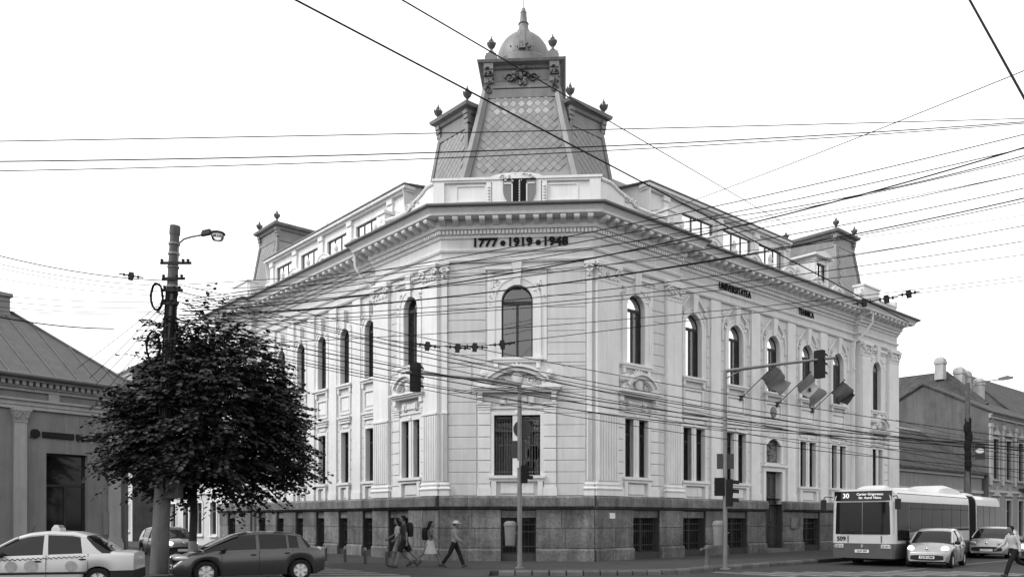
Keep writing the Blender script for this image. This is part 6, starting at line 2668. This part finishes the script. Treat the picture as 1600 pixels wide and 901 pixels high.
for sg in (-1, 1):
    b = MB()
    pts = [(x, sg * (side_y(inf, x) + .006), .52) for x in (.85, .3, -.3, -.9, -1.1)]
    obj('rub_strip', MB().tube(pts, .028, 5), 'blackplastic', t, Mc)
    for x, s_ in ((.55, .13), (.12, .15), (-.75, .13)):
        obj('door_emblem', MB().lathe([(.01, 0), (s_, 0), (s_, .004), (.01, .004)], (0, 0, 0), 14, 'y'), 'taxi_print', t, Mc @ T(x, sg * (side_y(inf, x) + .004), .68))
b = MB()
b.loft([rect_ring(-.1, .1, -.26, .26, 1.535), rect_ring(-.09, .09, -.25, .25, 1.6), rect_ring(-.04, .04, -.2, .2, 1.68)])
obj('taxi_light', b, 'lens', t, Mc @ T(-.25, 0, -.005))
obj('rear_bumper', MB().loft([[(x, y * k, z) for y, z in ((-1, .32), (1, .32), (1, .56), (-1, .56))] for x, k in [(x, side_y(inf, x) + .012) for x in (-1.62, -1.75, -1.9, -2.0, -2.08, -2.125)] + [(-2.14, side_y(inf, -2.12) - .02)]]), 'blackplastic', t, Mc)
obj('aerial', MB().tube([(.35, 0, 1.48), (.28, 0, 1.66)], .008, 4), 'blackplastic', t, Mc)

# ------------------------------------------------------------------ articulated bus
def bus():
    th = R_(43)
    fx, fy = -math.sin(th), -math.cos(th)
    M = heading(13.75, 32.15, fx, fy)
    t = thing('bus', 'white and grey articulated city bus number 30 pulled in beside the kerb', 'bus', M)
    W2, HB = 1.24, 3.02
    def sec(x, w=W2, top=HB, bot=.32, rt=.22):
        pts = [(w * .97, bot), (w, bot + .12), (w, 1.1), (w * .985, top - .5), (w * .96, top - .22), (w * .86, top - .06), (w * .6, top)]
        return [(x, y, z) for y, z in pts] + [(x, -y, z) for y, z in reversed(pts)]
    # front car: bowed nose
    b = MB()
    rings = []
    for x, k, tp in ((0.0, .9, HB - .12), (-.06, .955, HB - .05), (-.16, .985, HB - .01), (-.35, 1, HB), (-10.3, 1, HB)):
        rings.append(sec(x, W2 * k, tp))
    b.loft(rings)
    obj('front_body', b, 'bus_white', t, M, smooth=30)
    M2 = M @ T(-11.0, 0, 0) @ RZ(R_(2.5)) @ T(11.0, 0, 0)
    b = MB()
    b.loft([sec(-11.7), sec(-17.4), sec(-17.7, W2 * .97, HB - .06)])
    obj('rear_body', b, 'bus_white', t, M2, smooth=30)
    b = MB()
    rings = []
    for k in range(25):
        x = -10.3 - 1.4 * k / 24
        e = .965 if k % 2 else .9
        rings.append(sec(x, W2 * e, HB - .03 - (0 if k % 2 else .06), .45))
    b.loft(rings)
    obj('bellows', b, 'bellows', t, M)
    # dark skirt
    b = MB()
    b.loft([[(.028, y, z) for y, z in ((-1.13, .3), (1.13, .3), (1.13, .88), (-1.13, .88))], [(-.045, y, z) for y, z in ((-1.205, .3), (1.205, .3), (1.205, .88), (-1.205, .88))], [(-.15, y, z) for y, z in ((-1.24, .3), (1.24, .3), (1.245, .88), (-1.245, .88))],
            [(-.4, y, z) for y, z in ((-1.252, .3), (1.252, .3), (1.255, .88), (-1.255, .88))], [(-10.28, y, z) for y, z in ((-1.252, .3), (1.252, .3), (1.255, .88), (-1.255, .88))]])
    obj('skirt', b, 'bus_grey', t, M)
    b = MB()
    b.box(-17.6, -11.72, -1.253, 1.253, .3, .88)
    obj('skirt', b, 'bus_grey', t, M2)
    # windscreen in two panes and display
    def nose_x(y):
        return .03 - .075 * (abs(y) / 1.17) ** 10
    def nose_panel(y0, y1, z0, z1, off, th_=.02, n=8):
        b = MB()
        rings = []
        for k in range(n + 1):
            y = y0 + (y1 - y0) * k / n
            x = nose_x(y) + off
            rings.append([(x, y, z0), (x - .012 * 1, y, z1), (x - th_ - .05, y, z1), (x - th_ - .05, y, z0)])
        return b.loft(rings)
    obj('windscreen', nose_panel(-1.17, -.012, 1.24, 2.5, .0), 'car_glass', t, M)
    obj('windscreen', nose_panel(.012, 1.17, 1.24, 2.5, .0), 'car_glass', t, M)
    obj('wiper', MB().tube([(.05, -.1, 1.3), (.06, -.7, 1.34)], .014, 4), 'blackplastic', t, M)
    obj('wiper', MB().tube([(.05, .75, 1.3), (.06, .15, 1.34)], .014, 4), 'blackplastic', t, M)
    disp = obj('display', nose_panel(-1.1, 1.1, 2.55, 2.93, .004), 'car_glass', t, M)
    R90 = RZ(PI / 2)
    def put(txt, size, y, z, m, x=.05, bold=.004, sx=1.0):
        me = text_mesh(txt, size, .006, bold, m)
        obj('display_text' if m == 'led' else 'fleet_number', me, m, disp if m == 'led' else t, M @ T(x, y, z) @ R90)
    put('30', .26, -.62, 2.74, 'led', .05)
    put('Cartier Grigorescu', .13, .3, 2.8, 'led', .05, .001)
    put('Str. Aurel Vlaicu', .13, .3, 2.66, 'led', .05, .001)
    put('509', .24, -.82, 1.05, 'letter', .018, .006)
    # seam lines on the white waist, lights, badge, plate
    for y in (-.55, .72):
        obj('panel_seam', MB().box(.022, .036, y - .012, y + .012, .92, 1.18), 'blackplastic', t, M)
    for sg in (-1, 1):
        hl = obj('headlight', nose_panel(*sorted((sg * .72, sg * 1.12)), .7, .85, .035), 'lens', t, M)
        for k in range(3):
            y = sg * (.8 + .13 * k)
            obj('lamp', MB().lathe([(.01, .0), (.045, .0), (.05, -.02)], (nose_x(y) + .045, y, .775), 10, 'x'), 'chrome', hl, M)
    obj('badge', MB().add([(.06, 0, .88), (.06, .06, .78), (.06, 0, .68), (.06, -.06, .78), (.04, 0, .88), (.04, .06, .78), (.04, 0, .68), (.04, -.06, .78)], [(0, 1, 2, 3), (4, 7, 6, 5), (0, 4, 5, 1), (1, 5, 6, 2), (2, 6, 7, 3), (3, 7, 4, 0)]), 'chrome', t, M)
    np_ = obj('number_plate', MB().box(.05, .062, -.27, .27, .52, .64), 'plate', t, M)
    me = text_mesh('CJ-N 509', .1, .004, .003, 'letter')
    obj('plate_text', me, 'letter', np_, M @ T(.066, 0, .58) @ R90)
    # side windows, both sides
    for sg in (-1, 1):
        y = sg * 1.215
        for k in range(7):
            x1 = -.25 - k * 1.43
            x0 = x1 - 1.36
            zlo = 1.0 if k == 0 else 1.32
            b = MB()
            b.loft([[(x0, y * 1.032, zlo), (x1, y * 1.032, zlo), (x1, y * .96, zlo), (x0, y * .96, zlo)], [(x0, y * 1.016, 2.5), (x1, y * 1.016, 2.5), (x1, y * .95, 2.5), (x0, y * .95, 2.5)]])
            w = obj('window', b, 'bus_glass', t, M)
            if k > 0:
                obj('vent_rail', MB().box(x0 + .1, x1 - .1, min(y * 1.032, y * 1.04), max(y * 1.032, y * 1.04), 2.24, 2.27), 'blackplastic', w, M)
        for k in range(4):
            x1 = -11.85 - k * 1.43
            x0 = x1 - 1.36
            b = MB()
            b.loft([[(x0, y * 1.032, 1.32), (x1, y * 1.032, 1.32), (x1, y * .96, 1.32), (x0, y * .96, 1.32)], [(x0, y * 1.016, 2.5), (x1, y * 1.016, 2.5), (x1, y * .95, 2.5), (x0, y * .95, 2.5)]])
            w = obj('window', b, 'bus_glass', t, M2)
    # roof pods
    def pod(x0, x1, w, h, MM):
        n = 10
        rings = []
        for k in range(n + 1):
            u = k / n
            s = math.sin(PI * u) ** .4 if 0 < u < 1 else .05
            x = x0 + (x1 - x0) * u
            rings.append([(x, y, z) for y, z in ((-w, HB - .05), (-w * .95, HB - .05 + h * s * .7), (-w * .6, HB - .05 + h * s), (w * .6, HB - .05 + h * s), (w * .95, HB - .05 + h * s * .7), (w, HB - .05))])
        obj('roof_pod', MB().loft(rings), 'bus_roof', t, MM, smooth=40)
    pod(-.8, -2.0, .55, .22, M)
    pod(-3.5, -4.6, .6, .2, M)
    pod(-6.8, -10.6, .85, .42, M)
    pod(-12.6, -14.4, .6, .2, M2)
    obj('drip_rail', MB().tube([(-.4, 1.17, 2.82), (-10.3, 1.17, 2.82)], .02, 5), 'blackplastic', t, M)
    # mirror, wheels
    for sg in (-1, 1):
        b = MB()
        b.tube([(.0, sg * 1.15, 2.7), (.25, sg * 1.36, 2.72), (.28, sg * 1.42, 2.6)], .02, 5)
        b.loft([rect_ring(.24, .32, sg * 1.42 - .1, sg * 1.42 + .1, 2.2), rect_ring(.24, .32, sg * 1.42 - .1, sg * 1.42 + .1, 2.6)])
        obj('mirror', b, 'blackplastic', t, M)
    def ty():
        return MB().lathe([(.3, -.13), (.44, -.14), (.485, -.1), (.485, .1), (.44, .14), (.3, .13)], (0, 0, 0), 24, 'y', caps=False)
    def rm():
        return MB().lathe([(.02, -.08), (.12, -.09), (.14, -.02), (.24, 0), (.3, -.12), (.31, .1), (.02, .1)], (0, 0, 0), 20, 'y')
    for x, MM in ((-2.7, M), (-8.6, M), (-14.9, M2)):
        for sg in (-1, 1):
            Mw = MM @ T(x, sg * 1.12, .485) @ (ID if sg < 0 else RZ(PI))
            obj('wheel_arch', MB().lathe([(.02, -.02), (.58, -.02), (.58, .2), (.02, .2)], (0, 0, 0), 20, 'y'), 'blackplastic', t, MM @ T(x, sg * 1.245, .5) @ (ID if sg < 0 else RZ(PI)))
            Mw = MM @ T(x, sg * 1.14, .485) @ (ID if sg < 0 else RZ(PI))
            w = obj('wheel', shared('bus_tyre', ty, 'tyre', 40), 'tyre', t, Mw)
            obj('rim', shared('bus_rim', rm, 'bus_grey', 40), 'bus_grey', w, Mw)
    b = MB()
    b.box(-10.2, -.5, -1.0, 1.0, .2, .34)
    obj('chassis', b, 'blackplastic', t, M)
bus()

# ------------------------------------------------------------------ people
def remesh(mb, matname, vox=.011, it=3):
    me = mb.mesh('tmp', matname)
    o = bpy.data.objects.new('tmp', me)
    COL.objects.link(o)
    m = o.modifiers.new('r', 'REMESH')
    m.mode = 'VOXEL'
    m.voxel_size = vox
    s = o.modifiers.new('s', 'SMOOTH')
    s.factor = .5
    s.iterations = it
    dg = bpy.context.evaluated_depsgraph_get()
    r = bpy.data.meshes.new_from_object(o.evaluated_get(dg))
    bpy.data.objects.remove(o)
    bpy.data.meshes.remove(me)
    r.materials.clear()
    r.materials.append(MATS[matname])
    r.polygons.foreach_set('use_smooth', [True] * len(r.polygons))
    return r

def person(label, x, y, z, fx, fy, hgt, legs, arms, top, bottom, hair, lean=.05, sleeves='short', cap=None, bag=None, woman=False, group=None):
    """legs / arms: ((hip pitch, knee bend), (..)) left then right, degrees; faces local +x"""
    s = hgt / 1.75
    def rot(v, a):
        return Vector((v.x * math.cos(a) + v.z * math.sin(a), v.y, -v.x * math.sin(a) + v.z * math.cos(a)))
    J = {}
    hipw = .095
    feet = []
    for k, sg in enumerate((1, -1)):
        hp, kb = [R_(v) for v in legs[k]]
        hip = Vector((0, sg * hipw, 0))
        d1 = Vector((math.sin(hp), 0, -math.cos(hp)))
        knee = hip + d1 * .44
        d2 = Vector((math.sin(hp - kb), 0, -math.cos(hp - kb)))
        ank = knee + d2 * .42
        fa = hp - kb
        toe_pitch = max(min(fa * .8, .35), -.75)
        fd = Vector((math.cos(toe_pitch), 0, math.sin(toe_pitch)))
        heel = ank - fd * .06 + Vector((0, 0, -.06))
        toe = ank + fd * .17 + Vector((0, 0, -.065))
        J[sg] = (hip, knee, ank, heel, toe)
        feet.append(min(heel.z, toe.z))
    dz = -min(feet) + .025
    up = Vector((math.sin(lean), 0, math.cos(lean)))
    pel = Vector((0, 0, dz))
    chest = pel + up * .38
    neck = pel + up * .53
    head = neck + up * .175 + Vector((.03, 0, 0))
    body = MB()
    def ell(c, rx, ry):
        return [(c.x + rx * math.cos(2 * PI * i / 14), c.y + ry * math.sin(2 * PI * i / 14), c.z) for i in range(14)]
    shw = .175 if woman else .2
    def torso(b, e):
        b.loft([ell(pel + Vector((0, 0, -.12)), .06 + e, .08 + e), ell(pel + Vector((0, 0, -.04)), .105 + e, .155 + e), ell(pel + up * .08, .105 + e, .16 + e), ell(pel + up * .2, .095 + e, .135 + e),
                ell(chest - up * .06, .11 + e, .16 + e), ell(chest + up * .05, .11 + e, shw - .01 + e), ell(chest + up * .12, .085 + e, shw * .9 + e), ell(neck - up * .01, .06 + e * .6, .07 + e * .6)])
    torso(body, 0)
    body.tube([neck - up * .06, neck + up * .12], [.055, .05], 10)
    # head
    body.loft([ell(head + Vector((0, 0, zz)), a, c) for zz, a, c in ((-.125, .03, .025), (-.105, .06, .045), (-.06, .082, .062), (0, .095, .074), (.05, .098, .078), (.09, .08, .066), (.115, .045, .04))])
    body.blob(head + Vector((.1, 0, -.02)), .02, .014, .028, 6, 5)
    for sg in (-1, 1):
        body.blob(head + Vector((0, sg * .078, -.005)), .02, .012, .032, 6, 5)
    body.blob(head + Vector((.083, 0, -.07)), .014, .028, .009, 6, 4)
    hands = []
    for k, sg in enumerate((1, -1)):
        hip, knee, ank, heel, toe = [p + Vector((0, 0, dz)) for p in J[sg]]
        body.tube([hip + Vector((0, 0, .04)), hip.lerp(knee, .4), knee, knee.lerp(ank, .35), ank, ank + Vector((0, 0, -.02))], [.085, .08, .055, .055, .036, .034], 10)
        body.tube([heel, ank.lerp(toe, .5) + Vector((0, 0, -.02)), toe], [.036, .042, .028], 8)
        ap, eb = [R_(v) for v in arms[k]]
        sh = chest + up * .1 + Vector((0, sg * (shw - .01), 0))
        d1 = Vector((math.sin(ap), sg * .16, -math.cos(ap))).normalized()
        el = sh + d1 * .29
        d2 = Vector((math.sin(ap + eb), sg * .06, -math.cos(ap + eb))).normalized()
        wr = el + d2 * .25
        body.tube([sh - Vector((0, sg * .04, -.01)), sh, sh.lerp(el, .5), el, el.lerp(wr, .4), wr], [.05, .052, .044, .037, .036, .025], 9)
        # palm, four fingers, thumb
        side = Vector((d2.z, 0, -d2.x)).normalized()
        pc = wr + d2 * .085
        body.tube([wr, wr + d2 * .04, pc], [.024, .03, .032], 8, flat=.6)
        for q in range(4):
            o = side * ((q - 1.5) * .019)
            ln = (.06, .072, .068, .052)[q]
            c1 = pc + o + d2 * ln * .55
            c2 = c1 + (d2 * .8 - Vector((0, sg * .5, 0))).normalized() * ln * .5
            body.tube([pc + o - d2 * .01, c1, c2], [.0095, .009, .0075], 6)
        body.tube([wr + d2 * .035 + side * .02, wr + d2 * .06 + side * .05, wr + d2 * .09 + side * .056], [.012, .0105, .009], 6)
        hands.append((sh, el, wr, sg))
    M = T(x, y, z) @ RZ(math.atan2(fy, fx)) @ Matrix.Scale(s, 4)
    P = obj('person', remesh(body, 'skin', .0085, 2), 'skin', None, M)
    tag(P, label, 'person', group)
    for sg in (-1, 1):
        obj('eye', MB().blob(head + Vector((.09, sg * .03, .012)), .008, .012, .008, 6, 4), 'hair', P, M)
    # clothes
    b = MB()
    torso(b, .016)
    for sh, el, wr, sg in hands:
        end = sh.lerp(el, .75) if sleeves == 'short' else (el.lerp(wr, .9) if sleeves == 'long' else sh.lerp(el, .12))
        if sleeves == 'long':
            b.tube([sh - Vector((0, sg * .05, 0)), sh, el, end], [.066, .068, .052, .042], 9)
        else:
            b.tube([sh - Vector((0, sg * .05, 0)), sh, end], [.066, .068, .06], 9)
    obj('shirt', remesh(b, top, .013, 3), top, P, M)
    b = MB()
    if bottom[0] == 'skirt':
        def ring(zz, rx, ry, w):
            return [(pel.x + rx * math.cos(2 * PI * i / 28) * (1 + w * math.sin(i * 1.8)), ry * math.sin(2 * PI * i / 28) * (1 + w * math.sin(i * 1.8)), pel.z + zz) for i in range(28)]
        b.loft([ring(.12, .125, .165, 0), ring(.0, .15, .19, .0), ring(-.18, .2, .22, .03), ring(-.38, .26, .25, .06)], caps=False)
        b.loft([ring(.12, .12, .16, 0), ring(.0, .145, .185, .0), ring(-.18, .195, .215, .03), ring(-.38, .255, .245, .06)], caps=False)
        obj('skirt', b, bottom[1], P, M, smooth=60)
    else:
        b.loft([ell(pel + Vector((0, 0, -.14)), .07, .1), ell(pel + Vector((0, 0, -.05)), .122, .172), ell(pel + up * .1, .122, .172)])
        for sg in (1, -1):
            hip, knee, ank, heel, toe = [p + Vector((0, 0, dz)) for p in J[sg]]
            if bottom[0] == 'shorts':
                b.tube([hip + Vector((0, 0, .03)), hip.lerp(knee, .5), hip.lerp(knee, .92)], [.1, .1, .098], 10)
            else:
                b.tube([hip + Vector((0, 0, .03)), hip.lerp(knee, .5), knee, knee.lerp(ank, .5), ank], [.1, .094, .075, .072, .066], 10)
        obj(bottom[0], remesh(b, bottom[1], .013, 3), bottom[1], P, M)
    for sg in (1, -1):
        hip, knee, ank, heel, toe = [p + Vector((0, 0, dz)) for p in J[sg]]
        b = MB()
        b.tube([heel + Vector((-.005, 0, 0)), ank.lerp(toe, .45) + Vector((0, 0, -.025)), toe], [.044, .05, .036], 10)
        b.tube([heel + Vector((0, 0, .03)), ank], [.044, .045], 10)
        obj('shoe', remesh(b, 'shoe', .01, 2), 'shoe', P, M)
    b = MB()
    hs = .105
    for zz, a, c in ((.02, .1, .085), (.07, .106, .087), (.105, .09, .075), (.13, .05, .045)):
        pass
    b.loft([[(head.x - .018 + a * math.cos(2 * PI * i / 14) * (.72 if math.cos(2 * PI * i / 14) > .3 and zz < .06 else 1), head.y + c * math.sin(2 * PI * i / 14), head.z + zz) for i in range(14)]
            for zz, a, c in ((-.05, .085, .07), (0, .105, .084), (.05, .112, .088), (.095, .1, .078), (.128, .06, .05))])
    if hair == 'long':
        b.tube([head + Vector((-.06, 0, .04)), head + Vector((-.1, 0, -.1)), head + Vector((-.12, 0, -.26)), head + Vector((-.13, 0, -.36))], [.075, .08, .065, .03], 10)
    hm_ = 'hair'
    obj('hair', remesh(b, hm_, .012, 2), hm_, P, M)
    if cap:
        b = MB()
        b.loft([ell(head + Vector((-.01, 0, zz)), a, c) for zz, a, c in ((.03, .118, .094), (.08, .115, .092), (.12, .085, .07), (.138, .03, .03))])
        b.loft([[(head.x + .08, -.07, head.z + .04), (head.x + .08, .07, head.z + .04), (head.x + .08, .07, head.z + .055), (head.x + .08, -.07, head.z + .055)],
                [(head.x + .2, -.05, head.z + .02), (head.x + .2, .05, head.z + .02), (head.x + .2, .05, head.z + .03), (head.x + .2, -.05, head.z + .03)]])
        obj('cap', b, cap, P, M, smooth=50)
    if bag:
        Mb = M @ T(*(chest + Vector((-.2, 0, .0))))
        bt = thing('backpack', bag, 'backpack', Mb)
        b = MB()
        b.loft([[(a * math.cos(2 * PI * i / 16), c * math.sin(2 * PI * i / 16), zz) for i in range(16)] for zz, a, c in ((-.26, .06, .1), (-.24, .1, .15), (0, .12, .165), (.16, .1, .15), (.22, .05, .09))])
        obj('bag_body', b, 'cloth_black', bt, Mb, smooth=60)
        for sg in (-1, 1):
            obj('strap', MB().tube([(.05, sg * .09, .18), (.16, sg * .11, .17), (.31, sg * .12, .08), (.28, sg * .13, -.12), (.08, sg * .13, -.2)], .018, 6, flat=.6), 'cloth_black', bt, Mb)
    return P

ZP_ = .15
person('man in dark shirt and black shorts walking left past the plinth', -3.72, 28.35, .15, -1, -.15, 1.82, ((24, 8), (-26, 22)), ((-18, 18), (22, 25)), 'cloth_dark', ('shorts', 'cloth_black'), 'short',
       bag='dark backpack on the man in black shorts')
person('person in pale top half hidden behind the man in black shorts', -3.98, 28.75, ZP_ * 0 + 0.15, -1, -.1, 1.72, ((20, 6), (-20, 18)), ((-10, 20), (28, 30)), 'cloth_white', ('shorts', 'cloth_light'), 'long', woman=True)
person('woman in white skirt with long dark hair striding right', -2.9, 28.9, .15, 1, .05, 1.66, ((32, 10), (-34, 14)), ((-24, 12), (30, 22)), 'cloth_mid', ('skirt', 'cloth_white'), 'long', woman=True,
       bag='black backpack on the woman in the white skirt')
person('person in pale cap, grey shirt and black trousers walking right', -1.98, 28.2, .15, 1, -.1, 1.62, ((24, 4), (-24, 12)), ((-14, 25), (18, 40)), 'cloth_light', ('trousers', 'cloth_black'), 'short',
       cap='cloth_white', sleeves='long')
person('person in white shirt and dark trousers crossing at the right edge', 15.75, 25.7, 0, -1, -.1, 1.66, ((30, 10), (-32, 40)), ((-20, 20), (25, 30)), 'cloth_white', ('trousers', 'cloth_black'), 'short', sleeves='long', lean=.16)
